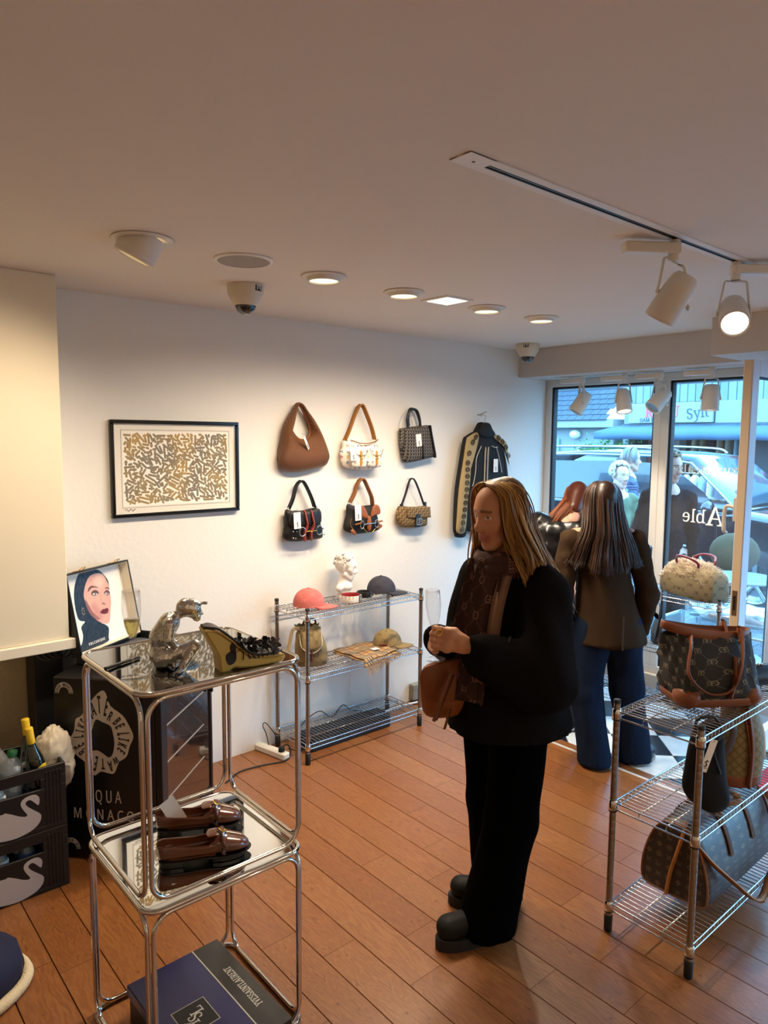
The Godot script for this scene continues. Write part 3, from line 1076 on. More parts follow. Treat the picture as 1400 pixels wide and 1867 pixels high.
func make_street() -> void:
	var st := nst()
	slab(st, 5.06, 40.0, -0.4, -0.034, -40.0, 20.0, 0)
	struct("ground", st, mat("55585c", 0.9, 0, {"bump": noisetex(128, 0.2, 13, 0, 1), "bs": 0.3, "wtri": 1.0}), "street ground", "ground")
	var pav := Node3D.new()
	pav.name = "floor_pavement"
	add_child(pav)
	tag(pav, "pavement of small concrete slabs in front of the shop", "pavement", "", "structure")
	var pm := [mat("5e6062", 0.8), mat("666767", 0.8), mat("595d5f", 0.8), mat("6f5e5b", 0.8)]
	var rng := RandomNumberGenerator.new()
	rng.seed = 3
	st = nst()
	box(st, v3(0.205, 0.05, 0.302), Transform3D(), 0.005)
	st.generate_normals()
	var pm_mesh := st.commit()
	var far := nst()
	for i in 15:
		for k in 34:
			var x := 5.2 + i * 0.211
			var z := -9.6 + k * 0.308 + (i % 2) * 0.154
			var r := rng.randi() % 12
			if z < -5.2 or z > -0.9 or x > 7.9:
				box(far, v3(0.205, 0.05, 0.302), Transform3D(Basis(), v3(x, -0.03, z)), 0.004)
				continue
			var o := MeshInstance3D.new()
			o.name = "paving_slab"
			o.mesh = pm_mesh
			o.material_override = pm[3 if r == 0 else r % 3]
			o.position = v3(x, -0.03 + 0.001 * (r % 3), z)
			pav.add_child(o, true)
	tag(put("slab_field", far, pm[1], pav), "", "", "", "stuff")
	# canopy over the shop front
	st = nst()
	slab(st, 5.06, 5.6, 2.352, 2.5, -7.0, 3.0, 0.01)
	struct("wall_canopy", st, mat("c9cdd0", 0.7), "flat pale canopy above the shop window outside", "canopy")
	for q in [[-3.55, -2.95], [-2.75, -2.2]]:
		st = nst()
		slab(st, 5.35, 5.4, 2.344, 2.356, q[0], q[1], 0.002)
		put("slot", st, mat("6b7580", 0.5), get_node("wall_canopy"))
	make_signs()
	make_car()
	make_far_side()
	make_pavement_things()

func make_signs() -> void:
	var st := nst()
	var s := "luxurysteals"
	var fx := Transform3D(Basis(Vector3.UP, PI / 2), v3(XG + 0.004, 1.70, -2.275))
	text(st, s, "Droid Serif", 0.062, 0.001, fx, 1.0)
	one("window_lettering", "small white lettering stuck on the window, read mirrored, upper line", "lettering", st, M.white, Transform3D(), "white lettering on the shop window")
	st = nst()
	text(st, "A", "Droid Serif", 0.135, 0.001, Transform3D(Basis(Vector3.UP, PI / 2), v3(XG + 0.004, 1.375, -2.245)), 0.95)
	text(st, "ble", "Droid Serif", 0.09, 0.001, Transform3D(Basis(Vector3.UP, PI / 2), v3(XG + 0.004, 1.365, -2.395)), 0.95)
	one("window_lettering", "large white lettering with a big A on the window, lower line", "lettering", st, M.white, Transform3D(), "white lettering on the shop window")

func make_car() -> void:
	var o := thing("car", "dark blue parked off-road car with roof rails outside the shop", "car", T(8.1, -0.02, -4.6))
	var paint := mat("0e1a26", 0.12, 0.3, {"coat": 1.0})
	var glass := mat("16242e", 0.03, 0.0, {"coat": 1.0})
	# body: sections across the width, profile in z (forward) and y; local x 0 is the near side
	var low := [[-2.45, 0.42], [-2.48, 0.75], [-2.44, 1.02], [-1.2, 1.10], [0.2, 1.10], [1.0, 1.08], [1.18, 1.08], [1.9, 1.0], [2.25, 0.90], [2.38, 0.72], [2.38, 0.42], [1.95, 0.30], [-2.2, 0.30]]
	var st := nst()
	var xs := [[0.0, 0.0, 0.0], [0.03, 0.035, 0.02], [0.25, 0.06, 0.04], [0.95, 0.07, 0.06], [1.65, 0.06, 0.04], [1.87, 0.035, 0.02], [1.9, 0.0, 0.0]]
	var rows := []
	var lc := curve2(low, 3)
	for q in xs:
		var r := PackedVector3Array()
		for p in lc: r.append(v3(q[0], p.y + (q[1] if p.y > 0.8 else 0.0), p.x * (1.0 + q[2] * 0.4)))
		rows.append(r)
	grid(st, rows, true, 1, 1, true)
	cap(st, rows[0], true); cap(st, rows[-1], false)
	put("body", st, paint, o)
	# cabin with tumblehome
	st = nst()
	var gh := [[-2.38, 1.06], [-2.15, 1.62], [-1.9, 1.71], [-0.9, 1.76], [0.1, 1.75], [0.55, 1.70], [1.20, 1.10]]
	rows = []
	for q in [[0.04, 0.20, 0.0], [0.16, 0.0, 0.0], [0.4, 0.0, 0.03], [0.95, 0.0, 0.04], [1.5, 0.0, 0.03], [1.74, 0.0, 0.0], [1.86, 0.20, 0.0]]:
		var r := PackedVector3Array()
		for p in gh:
			var t: float = (p[1] - 1.06) / 0.7
			r.append(v3(lerpf(q[0] if q[1] == 0.0 else (0.02 if q[0] < 1 else 1.88), q[0] if q[1] == 0.0 else (0.17 if q[0] < 1 else 1.73), t), p[1] + q[2] - (0.015 if q[1] > 0 else 0.0), p[0]))
		rows.append(r)
	grid(st, rows, false, 1, 1, true)
	put("roof", st, paint, o)
	# side windows set into the near side, slightly proud
	st = nst()
	var win := [[[-2.15, 1.14], [-2.02, 1.58], [-1.45, 1.63], [-1.35, 1.14]], [[-1.28, 1.14], [-1.36, 1.64], [-0.42, 1.66], [-0.36, 1.14]], [[-0.28, 1.14], [-0.34, 1.66], [0.30, 1.64], [0.78, 1.32], [0.95, 1.14]]]
	for w in win:
		var wp := nst()
		var a := []
		for p in w: a.append(v3(lerpf(0.02, 0.17, (p[1] - 1.06) / 0.7) - 0.012, p[1], p[0]))
		for i in range(1, a.size() - 1):
			tri(wp, a[0], a[i], a[i + 1])
			tri(wp, a[0] + v3(0.01, 0, 0), a[i + 1] + v3(0.01, 0, 0), a[i] + v3(0.01, 0, 0))
		put("side_window", wp, glass, o)
	# windscreen
	st = nst()
	rows = []
	for q in [[0.09, 1.66, 0.575], [0.05, 1.16, 1.16]]:
		var r := PackedVector3Array()
		for i in 7:
			var u := i / 6.0
			r.append(v3(lerpf(q[0], 1.9 - q[0], u), q[1] + 0.05 * sin(PI * u), q[2] + 0.03 * sin(PI * u)))
		rows.append(r)
	sheet(st, [rows[1], rows[0]], 0.01)
	put("windscreen", st, mat("31505f", 0.03, 0, {"coat": 1.0}), o)
	st = nst()
	strap(st, [v3(0.015, 1.105, -2.3), v3(0.012, 1.12, -1.0), v3(0.012, 1.12, 0.3), v3(0.02, 1.105, 1.05)], 0.02, 0.012, Vector3.LEFT)
	strap(st, [v3(0.06, 1.70, -2.0), v3(0.045, 1.74, -0.9), v3(0.05, 1.735, 0.1), v3(0.08, 1.66, 0.60), v3(0.03, 1.12, 1.2)], 0.03, 0.015, Vector3.LEFT)
	put("window_trim", st, mat("9fb4bd", 0.15, 0.9), o)
	for s in [0.2, 1.7]:
		st = nst()
		tube(st, curve([v3(s, 1.75, -2.05), v3(s, 1.81, -1.95), v3(s, 1.84, -0.9), v3(s, 1.82, 0.1), v3(s, 1.76, 0.3)], 5), 0.018, 6)
		put("roof_rail", st, mat("aebcc2", 0.2, 0.9), o)
	for q in [[0.06, 1.42], [0.06, -1.55], [1.84, 1.42], [1.84, -1.55]]:
		st = nst()
		var wx := Transform3D(Basis(Vector3.BACK, PI / 2), v3(q[0], 0.37, q[1]))
		lathe(st, [[0.22, -0.1], [0.33, -0.11], [0.37, -0.08], [0.37, 0.08], [0.33, 0.11], [0.22, 0.1]], 28, wx)
		var wh := put("wheel", st, M.rubber, o)
		st = nst()
		lathe(st, [[0.0, 0.08], [0.05, 0.085], [0.06, 0.05], [0.2, 0.06], [0.235, 0.1]], 24, wx)
		for k in 5:
			var a := TAU * k / 5
			strap(st, [wx * v3(0.04 * cos(a), 0.085, 0.04 * sin(a)), wx * v3(0.22 * cos(a), 0.095, 0.22 * sin(a))], 0.05, 0.02, Vector3.LEFT)
		put("rim", st, mat("a9b2b8", 0.25, 0.9), wh)
	st = nst()
	ell(st, v3(-0.14, 1.17, 0.92), v3(0.12, 0.085, 0.06))
	slab(st, -0.06, 0.04, 1.1, 1.13, 0.88, 0.95, 0.005)
	put("wing_mirror", st, paint, o)
	for z in [-0.52, 0.62]:
		st = nst()
		strap(st, [v3(-0.004, 0.98, z - 0.12), v3(-0.03, 0.985, z - 0.08), v3(-0.03, 0.985, z + 0.06), v3(-0.004, 0.98, z + 0.1)], 0.025, 0.015, Vector3.UP)
		put("door_handle", st, mat("8fa0a8", 0.2, 0.9), o)
	st = nst()
	for q in [[v3(-0.003, 1.1, -0.32), v3(-0.008, 0.75, -0.32), v3(-0.003, 0.35, -0.25)], [v3(-0.003, 1.1, 0.95), v3(-0.008, 0.75, 0.98), v3(-0.003, 0.35, 0.9)]]:
		st = nst()
		tube(st, curve(q, 4), 0.005, 5)
		put("door_seam", st, M.black, o)
	st = nst()
	ell(st, v3(0.2, 0.82, 2.28), v3(0.17, 0.07, 0.09))
	put("headlight", st, mat("cfe0e8", 0.05, 0.3, {"coat": 1.0}), o)

func brickwork(parent: Node3D, x: float, y0: float, y1: float, z0: float, z1: float) -> void:
	var bm := [mat("8d4a3e", 0.9), mat("7a3c33", 0.9), mat("9c5a4c", 0.9)]
	var st := nst()
	box(st, v3(0.06, 0.066, 0.24), Transform3D(), 0.006)
	st.generate_normals()
	var me := st.commit()
	var n := 0
	var y := y0 + 0.04
	while y < y1 - 0.02:
		var z := z0 + (0.12 if n % 2 == 0 else 0.0)
		while z < z1 + 0.05:
			var lo := maxf(z - 0.12, z0); var hi := minf(z + 0.12, z1)
			if hi - lo > 0.03:
				var o := MeshInstance3D.new()
				o.name = "brick"
				o.mesh = me
				o.material_override = bm[(n * 7 + int(z * 13)) % 3]
				o.position = v3(x - 0.012, y, (lo + hi) / 2)
				o.scale.z = (hi - lo) / 0.24
				parent.add_child(o, true)
			z += 0.252
		y += 0.078
		n += 1

func make_far_side() -> void:
	var white := mat("898d8e", 0.85)
	var FX := 15.0
	# white house at the left
	var o := thing("house", "white rendered house with slate roof across the street, at the left", "house", T(0, -0.02, 0))
	var st := nst()
	slab(st, FX + 0.2, FX + 6, 0, 2.3, -22.0, -9.35, 0.01)
	put("wall", st, white, o)
	st = nst()
	slab(st, FX - 0.1, FX + 0.4, 2.22, 2.42, -22.0, -9.2, 0.01)
	put("fascia", st, mat("959899", 0.7), o)
	# slates in courses
	var sl := mat("333a45", 0.6)
	st = nst()
	for i in 22:
		for k in 60:
			var z := -22.0 + k * 0.22 + (i % 2) * 0.11
			var x := FX - 0.12 + i * 0.16; var y := 2.43 + i * 0.13
			if z > -9.4: continue
			box(st, v3(0.235, 0.016, 0.212), Transform3D(Basis(Vector3.BACK, 0.62), v3(x + 0.06, y + 0.04, z)), 0.002)
	tag(put("slate_roof", st, sl, o), "", "", "", "stuff")
	st = nst()
	slab(st, FX + 0.9, FX + 2.6, 2.9, 4.4, -14.3, -11.0, 0.02)
	var dm := put("dormer", st, mat("909597", 0.7), o)
	for q in [-13.4, -12.3]:
		st = nst()
		slab(st, FX + 0.86, FX + 0.95, 3.1, 4.1, q - 0.4, q + 0.4, 0.01)
		put("window", st, mat("7f98a6", 0.1), dm)
	st = nst()
	slab(st, FX + 0.14, FX + 0.26, 0.9, 1.95, -12.1, -10.85, 0.01)
	put("window", st, mat("7e93a2", 0.1), o)
	st = nst()
	ell(st, v3(FX + 0.1, 2.06, -10.35), v3(0.14, 0.11, 0.14))
	put("wall_lamp", st, M.white, o)
	# clothes shop opposite
	o = thing("shop_building", "shop building opposite with pale board cladding, sign boards and brickwork", "building", T(0, -0.02, 0))
	st = nst()
	slab(st, FX + 0.12, FX + 6, 2.25, 4.2, -9.05, 6.0, 0.01)
	slab(st, FX + 2.6, FX + 6, 0, 2.3, -9.05, 6.0, 0.01)
	slab(st, FX + 0.1, FX + 2.6, 0, 2.3, -9.05, -8.9, 0.01)
	put("wall", st, white, o)
	var bm := [mat("7b8489", 0.8), mat("838b8f", 0.8), mat("737e84", 0.8)]
	for k in 19:
		st = nst()
		slab(st, FX + 0.02, FX + 0.12, 2.76 if k < 18 else 2.2, 3.9, -9.05 + k * 0.172, -8.89 + k * 0.172, 0.006)
		put("cladding_board", st, bm[(k * 5) % 3], o)
	st = nst()
	slab(st, FX - 0.02, FX + 0.12, 3.9, 4.0, -9.1, -5.7, 0.01)
	put("ledge", st, white, o)
	brickwork(o, FX + 0.11, 2.78, 3.5, -5.75, -3.2)
	st = nst()
	slab(st, FX + 0.0, FX + 0.1, 2.3, 2.76, -6.88, 2.0, 0.006)
	put("blank_panel", st, mat("8d9396", 0.6), o)
	st = nst()
	slab(st, FX - 0.04, FX + 0.1, 2.255, 2.3, -9.0, 2.0, 0.004)
	put("dark_rail", st, mat("3c474e", 0.6), o)
	var sg := thing("sign_board", "white shop sign board with red letters opposite the window", "sign", T(0, -0.02, 0))
	st = nst()
	slab(st, FX - 0.08, FX, 2.31, 2.75, -8.82, -6.9, 0.008)
	put("board", st, mat("929698", 0.6), sg)
	st = nst()
	text(st, "REDU", "Droid Serif!", 0.25, 0.012, facing_street(FX - 0.085, 2.555, -8.02), 0.8)
	put("red_lettering", st, mat("d8485c", 0.6), sg)
	st = nst()
	text(st, "DAM IV", "Droid Sans", 0.085, 0.01, facing_street(FX - 0.085, 2.375, -8.35), 0.95)
	text(st, "Sylt", "Droid Serif", 0.22, 0.01, facing_street(FX - 0.085, 2.51, -7.22) * Transform3D(Basis(Vector3.BACK, 0.12), Vector3.ZERO), 0.9)
	put("dark_lettering", st, mat("3c4a58", 0.6), sg)
	st = nst()
	text(st, "8", "Droid Serif!", 0.12, 0.01, facing_street(FX - 0.085, 2.38, -8.05), 0.9)
	put("red_numeral", st, mat("d8485c", 0.6), sg)
	# awning
	st = nst()
	var rows := []
	for q in [[FX - 1.25, 1.93], [FX - 1.27, 2.08], [FX - 0.6, 2.19], [FX - 0.1, 2.25]]:
		var r := PackedVector3Array()
		for i in 31: r.append(v3(q[0] + 0.012 * sin(i * 2.2), q[1] - 0.015 * absf(sin(i * 1.57)), -8.95 + i * 0.4))
		rows.append(r)
	sheet(st, rows, 0.012)
	one("awning", "pale blue fabric awning above the clothes shop opposite", "awning", st, mat("4f667b", 0.8, 0, {"back": Color(0.4, 0.5, 0.6)}))
	# piers and recessed shop window below it
	st = nst()
	slab(st, FX + 0.0, FX + 0.3, 0, 2.3, -8.35, -7.62, 0.01)
	var pr := put("brick_pier", st, mat("8a7c76", 0.9), o)
	brickwork(pr, FX, 0.75, 2.05, -8.33, -7.9)
	st = nst()
	slab(st, FX - 0.4, FX + 0.05, 0, 2.25, -5.9, -5.6, 0.01)
	slab(st, FX - 0.1, FX + 0.3, 0, 2.3, -4.2, -3.8, 0.01)
	put("dark_post", st, mat("23282c", 0.6), o)
	st = nst()
	for z in [-7.4, -6.75, -6.1]: slab(st, FX + 0.9, FX + 0.96, 0, 2.3, z, z + 0.06, 0.004)
	slab(st, FX + 0.9, FX + 0.96, 1.72, 1.8, -7.6, -5.6, 0.004)
	put("shop_window_frame", st, mat("8c9294", 0.6), o)
	# planter with shrub on a low wall
	st = nst()
	slab(st, FX - 1.2, FX + 0.08, 0, 1.55, -9.9, -8.4, 0.01)
	one("planter_wall", "low white wall carrying a green shrub across the street", "wall", st, white, T(0, -0.02, 0))
	var leaf := mat("4e7d3c", 0.6, 0, {"back": Color(0.2, 0.35, 0.1)})
	var rng := RandomNumberGenerator.new()
	rng.seed = 11
	st = nst()
	for i in 900:
		var c := v3(FX - 0.5 + rng.randf_range(-0.45, 0.45), 1.62 + absf(rng.randfn(0.0, 0.12)), rng.randf_range(-9.7, -8.4))
		var b := Basis.from_euler(v3(rng.randf() * 6, rng.randf() * 6, rng.randf() * 6)) * rng.randf_range(0.05, 0.09)
		quad(st, c + b * v3(0, 0, 0), c + b * v3(0.4, 0.5, 0.05), c + b * v3(0, 1.0, 0), c + b * v3(-0.4, 0.5, 0.05))
	one("shrub", "clipped green shrub on the low white wall opposite", "shrub", st, leaf)
	# clothes on rails under the awning
	var cols := ["c8b28c", "8a8268", "25323c", "caa184", "b7a189", "8fb6c2", "d3583f", "d3583f", "2c3f63", "9a8f84"]
	var z := -7.55
	for i in cols.size():
		var gm := garment(rng, 0.75 + 0.15 * (i % 3), 0.17)
		one("hanging_garment", "%s garment hanging in the shop opposite, number %s from the brick pier" % [["beige", "olive", "dark", "tan", "taupe", "pale blue", "orange red", "red", "navy", "grey"][i], ["one", "two", "three", "four", "five", "six", "seven", "eight", "nine", "ten"][i]], "garment", gm, mat(cols[i], 0.9), T(FX + 0.6, 1.95, z), "clothes hanging in the shop opposite")
		z += 0.185
	rack("clothes_rail", "white rail of children's clothes on the pavement opposite", v3(FX - 1.9, 0, -6.9), 1.3, 1.15, ["d9dde0", "3d4a5a", "cfd6da", "e6e2d2", "8b97a3", "c9d3d9", "4a5763"], rng)
	rack("clothes_rail", "upper part of a clothes rail full of pink and dark garments opposite", v3(FX - 1.6, 0, -4.9), 1.9, 1.95, ["d8417c", "3a3c48", "2e3340", "4d7d52", "c23b6e", "2b2f3a", "90979e", "3c4653", "d8417c", "465a4a"], rng)

func garment(rng: RandomNumberGenerator, h: float, w: float) -> SurfaceTool:
	var st := nst()
	var rows := []
	var ph := rng.randf() * 6
	for i in 7:
		var y := -h * (1.0 - i / 6.0)
		var sc := lerpf(1.0, 0.75, i / 6.0)
		var r := PackedVector3Array()
		for j in 12:
			var a := TAU * j / 12
			r.append(v3(0.22 * sc * cos(a) * (1.0 + 0.12 * sin(3 * a + ph)), y, -w * 0.42 * sc * sin(a) * (1.0 + 0.2 * sin(4 * a + ph))))
		rows.append(r)
	rows.append(ringxz(0, 0.07, 0, 0.05, 0.03, 12))
	loft(st, rows, 3)
	return st

func rack(called: String, label: String, at: Vector3, h: float, l: float, cols: Array, rng: RandomNumberGenerator) -> void:
	var o := thing(called, label, "clothes rail", Transform3D(Basis(), at))
	var st := nst()
	tube(st, [v3(0, 0, 0), v3(0, h, 0), v3(0, h, l), v3(0, 0, l)], 0.014, 6)
	tube(st, [v3(-0.25, 0.02, 0), v3(0.25, 0.02, 0)], 0.014, 6)
	tube(st, [v3(-0.25, 0.02, l), v3(0.25, 0.02, l)], 0.014, 6)
	put("rail", st, mat("d5dde0", 0.3, 0.4), o)
	var n := cols.size()
	var what := "pale" if h < 1.5 else "bright"
	for i in n:
		one("rail_garment", "%s small garment on the %s rail opposite, %s from its left end" % [what, "low" if h < 1.5 else "tall", ["first", "second", "third", "fourth", "fifth", "sixth", "seventh", "eighth", "ninth", "tenth"][i]], "garment", garment(rng, 0.45 + 0.1 * (i % 2), 0.14), mat(cols[i], 0.9), Transform3D(Basis(), at + v3(0, h - 0.1, l * (i + 0.6) / (n + 0.2))), "garments on the rails opposite")

func make_pavement_things() -> void:
	# chrome tube table with a crumpled silver bag, right outside the glass
	var o := thing("chrome_side_table", "chrome tube table standing outside close to the shop window", "table", T(5.45, 0, -2.30))
	var st := nst()
	for z in [-0.5, 0.5]:
		tube(st, curve([v3(-0.25, 0.0, z), v3(-0.25, 0.3, z), v3(-0.25, 0.47, z), v3(-0.22, 0.5, z * 0.98), v3(0.22, 0.5, z * 0.98), v3(0.25, 0.47, z), v3(0.25, 0.3, z), v3(0.25, 0, z)], 3), 0.012, 8)
	for x in [-0.23, 0.23]:
		tube(st, [v3(x, 0.5, -0.48), v3(x, 0.5, 0.48)], 0.012, 8)
		tube(st, [v3(x, 0.0, 0.05), v3(x, 0.5, 0.05)], 0.008, 8)
		tube(st, [v3(x, 0.0, 0.0), v3(x, 0.5, 0.0)], 0.008, 8)
	put("frame", st, M.chrome, o)
	st = nst()
	slab(st, -0.22, 0.22, 0.503, 0.511, -0.47, 0.47, 0.003)
	put("glass_top", st, mat("bfe0ea", 0.02, 0, {"alpha": 0.15}), o)
	var n := noise(6.0, 4, 3)
	st = nst()
	var rows := []
	for i in 15:
		var a := PI * (i / 14.0) - PI / 2
		var r := PackedVector3Array()
		for j in 30:
			var b := TAU * j / 30
			var p := v3(0.18 * cos(a) * cos(b), 0.075 * sin(a), -0.36 * cos(a) * sin(b))
			p *= 1.0 + 0.4 * n.get_noise_3dv(p)
			r.append(p + v3(0, 0.58, 0))
		rows.append(r)
	grid(st, rows, true)
	one("silver_bag", "crumpled silver leather bag lying on the chrome table outside", "bag", st, mat("c3ccd2", 0.25, 0.9), T(5.45, 0.02, -2.28))
	# bistro chairs
	bistro_chair("white bistro chair with a round back outside the window", v3(6.55, 0, -3.25), 30.0)
	bistro_chair("white bistro chair further right, half behind the open door", v3(6.9, 0, -2.35), -50.0)
	o = thing("bistro_table", "small round bistro table outside, seen through the door glass", "table", T(6.35, 0, -2.62))
	st = nst()
	lathe(st, [[0.02, 0.03], [0.02, 0.7]], 12, Transform3D(), 3)
	lathe(st, [[0.22, 0.0], [0.2, 0.02], [0.02, 0.04]], 20, Transform3D(), 1)
	put("stand", st, mat("b9c6cc", 0.4, 0.5), o)
	st = nst()
	lathe(st, [[0.3, 0.70], [0.32, 0.705], [0.32, 0.72], [0.3, 0.725]], 28, Transform3D(), 3)
	put("top", st, mat("899498", 0.15), o)
	# grey cushions in a chair back
	st = nst()
	ell(st, v3(0, 0, 0), v3(0.12, 0.2, 0.24))
	one("cushion", "mottled brown cushion leaning on the chair outside", "cushion", st, mat("8a7e66", 0.95, 0, {"tex": noisetex(64, 0.2, 6, 0, 1, 1, 1, Color("6f6350"), Color("a89a7c")), "tri": 3}), T(7.35, 0.78, -3.1, 20, 0, -12))

func bistro_chair(label: String, at: Vector3, turn: float) -> void:
	var o := thing("bistro_chair", label, "chair", Transform3D(Basis(Vector3.UP, deg_to_rad(turn)), at), "white bistro chairs outside")
	var w := mat("8d989d", 0.4)
	var st := nst()
	lathe(st, [[0.19, 0.435], [0.21, 0.44], [0.21, 0.455], [0.19, 0.46]], 24, Transform3D(), 3)
	put("seat", st, w, o)
	for s in [-1.0, 1.0]:
		for t in [-1.0, 1.0]:
			st = nst()
			tube(st, [v3(s * 0.15, 0.44, t * 0.15), v3(s * 0.2, 0, t * 0.2)], 0.011, 8)
			put("leg", st, w, o)
	st = nst()
	var hoop := []
	for i in 21:
		var a := PI * 1.25 * (i / 20.0) - PI * 0.125
		hoop.append(v3(0.06 * sin(a) + 0.15, 0.68 + 0.2 * sin(a), 0.2 * cos(a)))
	hoop.push_front(v3(0.14, 0.45, 0.15)); hoop.push_back(v3(0.14, 0.45, -0.15))
	tube(st, hoop, 0.011, 8)
	put("hoop", st, w, o)
	for s in [-1.0, 0.0, 1.0]:
		st = nst()
		strap(st, [v3(0.15, 0.5, s * 0.02), v3(0.2, 0.83, s * 0.11)], 0.03, 0.01, Vector3.LEFT)
		put("splat", st, w, o)
# ---------------------------------------------------------------- goods on the back wall
# outlines in metres from the foot of each bag
const W_B1O := [[-0.053, 0.419], [-0.027, 0.421], [-0.003, 0.404], [0.027, 0.365], [0.064, 0.321], [0.095, 0.276], [0.126, 0.220], [0.157, 0.149], [0.185, 0.087], [0.179, 0.056], [0.157, 0.036], [0.100, 0.022], [0.007, 0.006], [-0.065, 0.000], [-0.118, 0.006], [-0.165, 0.025], [-0.185, 0.057], [-0.184, 0.091], [-0.169, 0.160], [-0.160, 0.228], [-0.145, 0.282], [-0.122, 0.321], [-0.092, 0.366], [-0.068, 0.401]]
const W_B1I := [[-0.042, 0.405], [-0.024, 0.393], [0.003, 0.349], [0.027, 0.305], [0.042, 0.270], [0.039, 0.230], [0.021, 0.210], [-0.004, 0.197], [-0.034, 0.199], [-0.064, 0.219], [-0.096, 0.263], [-0.093, 0.283], [-0.069, 0.323], [-0.057, 0.367]]
const W_B1TAG := [[-0.064, 0.219], [0.002, 0.142]]
const W_B2O := [[-0.142, 0.191], [-0.106, 0.199], [-0.045, 0.175], [0.023, 0.172], [0.086, 0.186], [0.125, 0.202], [0.139, 0.170], [0.150, 0.137], [0.165, 0.104], [0.162, 0.060], [0.144, 0.017], [0.045, 0.000], [-0.058, 0.010], [-0.125, 0.022], [-0.155, 0.055], [-0.165, 0.123], [-0.149, 0.144]]
const W_B2S := [[-0.129, 0.191], [-0.099, 0.264], [-0.053, 0.365], [-0.019, 0.416], [0.008, 0.420], [0.043, 0.362], [0.085, 0.278], [0.121, 0.202]]
const W_B2TAG := [[-0.137, 0.153], [-0.091, 0.067]]
const W_B3O := [[-0.169, 0.237], [-0.074, 0.250], [0.090, 0.265], [0.125, 0.197], [0.169, 0.041], [0.061, 0.025], [-0.052, 0.006], [-0.116, 0.000], [-0.144, 0.027], [-0.168, 0.148]]
const W_B3H1 := [[-0.124, 0.245], [-0.132, 0.301], [-0.112, 0.352], [-0.076, 0.369], [-0.039, 0.357], [-0.015, 0.304], [-0.009, 0.255]]
const W_B3H2 := [[-0.079, 0.254], [-0.086, 0.309], [-0.076, 0.363], [-0.048, 0.374], [-0.011, 0.358], [0.018, 0.305], [0.033, 0.256]]
const W_B3TAG := [[-0.081, 0.199], [-0.007, 0.118]]
const W_B4O := [[-0.128, 0.200], [-0.072, 0.191], [0.007, 0.192], [0.087, 0.203], [0.106, 0.186], [0.118, 0.134], [0.144, 0.059], [0.147, 0.017], [0.124, 0.003], [0.037, 0.000], [-0.055, 0.000], [-0.120, 0.011], [-0.147, 0.036], [-0.146, 0.071], [-0.134, 0.121]]
const W_B4S := [[-0.104, 0.206], [-0.083, 0.263], [-0.059, 0.337], [-0.029, 0.371], [-0.005, 0.368], [0.020, 0.334], [0.056, 0.266], [0.087, 0.205]]
const W_B4TAG := [[-0.109, 0.182], [-0.056, 0.091]]
const W_B5O := [[-0.124, 0.200], [-0.063, 0.186], [0.027, 0.184], [0.091, 0.183], [0.113, 0.149], [0.143, 0.058], [0.154, 0.029], [0.129, 0.009], [0.029, 0.000], [-0.055, 0.001], [-0.123, 0.018], [-0.154, 0.042], [-0.147, 0.089], [-0.131, 0.142]]
const W_B5S := [[-0.104, 0.210], [-0.077, 0.268], [-0.050, 0.331], [-0.022, 0.360], [0.005, 0.354], [0.037, 0.301], [0.069, 0.239], [0.088, 0.183]]
const W_B5TAG := [[-0.107, 0.191], [-0.050, 0.102]]
const W_B6O := [[-0.125, 0.159], [-0.042, 0.151], [0.052, 0.146], [0.138, 0.148], [0.146, 0.116], [0.146, 0.059], [0.145, 0.010], [0.092, 0.000], [-0.021, 0.003], [-0.105, 0.018], [-0.137, 0.058], [-0.146, 0.093]]
const W_B6F := [[-0.086, 0.153], [0.052, 0.144], [0.143, 0.144], [0.154, 0.066], [0.053, 0.064], [-0.041, 0.070], [-0.083, 0.082]]
const W_B6S := [[-0.097, 0.164], [-0.071, 0.245], [-0.036, 0.332], [-0.008, 0.348], [0.020, 0.323], [0.059, 0.253], [0.118, 0.152]]
const W_JBODY := [[0.000, 0.848], [0.072, 0.845], [0.141, 0.773], [0.264, 0.706], [0.317, 0.554], [0.339, 0.445], [0.362, 0.000], [-0.106, 0.037], [-0.145, 0.283], [-0.131, 0.538], [-0.150, 0.647], [-0.058, 0.778], [-0.026, 0.822]]
const W_JSL := [[-0.058, 0.778], [-0.147, 0.745], [-0.173, 0.719], [-0.206, 0.576], [-0.247, 0.360], [-0.259, 0.144], [-0.257, 0.041], [-0.239, 0.036], [-0.238, 0.002], [-0.137, -0.009], [-0.136, 0.039], [-0.135, 0.283], [-0.120, 0.531], [-0.142, 0.640], [-0.035, 0.731]]
const W_JST := [[-0.057, 0.775], [-0.038, 0.731], [-0.142, 0.644], [-0.120, 0.531], [-0.131, 0.356], [-0.163, 0.152], [-0.168, 0.034], [-0.255, 0.041], [-0.257, 0.143], [-0.240, 0.360], [-0.200, 0.561], [-0.170, 0.716], [-0.145, 0.743]]
const W_JSR := [[0.142, 0.762], [0.264, 0.706], [0.293, 0.623], [0.312, 0.523], [0.249, 0.661], [0.137, 0.728]]
const W_HOOK := [[-0.002, 0.899], [0.052, 0.928], [0.026, 0.904], [0.042, 0.893], [0.038, 0.871], [0.031, 0.849]]
func P2(a) -> PackedVector2Array:
	var p := PackedVector2Array()
	for q in a: p.append(Vector2(q[0], q[1]))
	return p

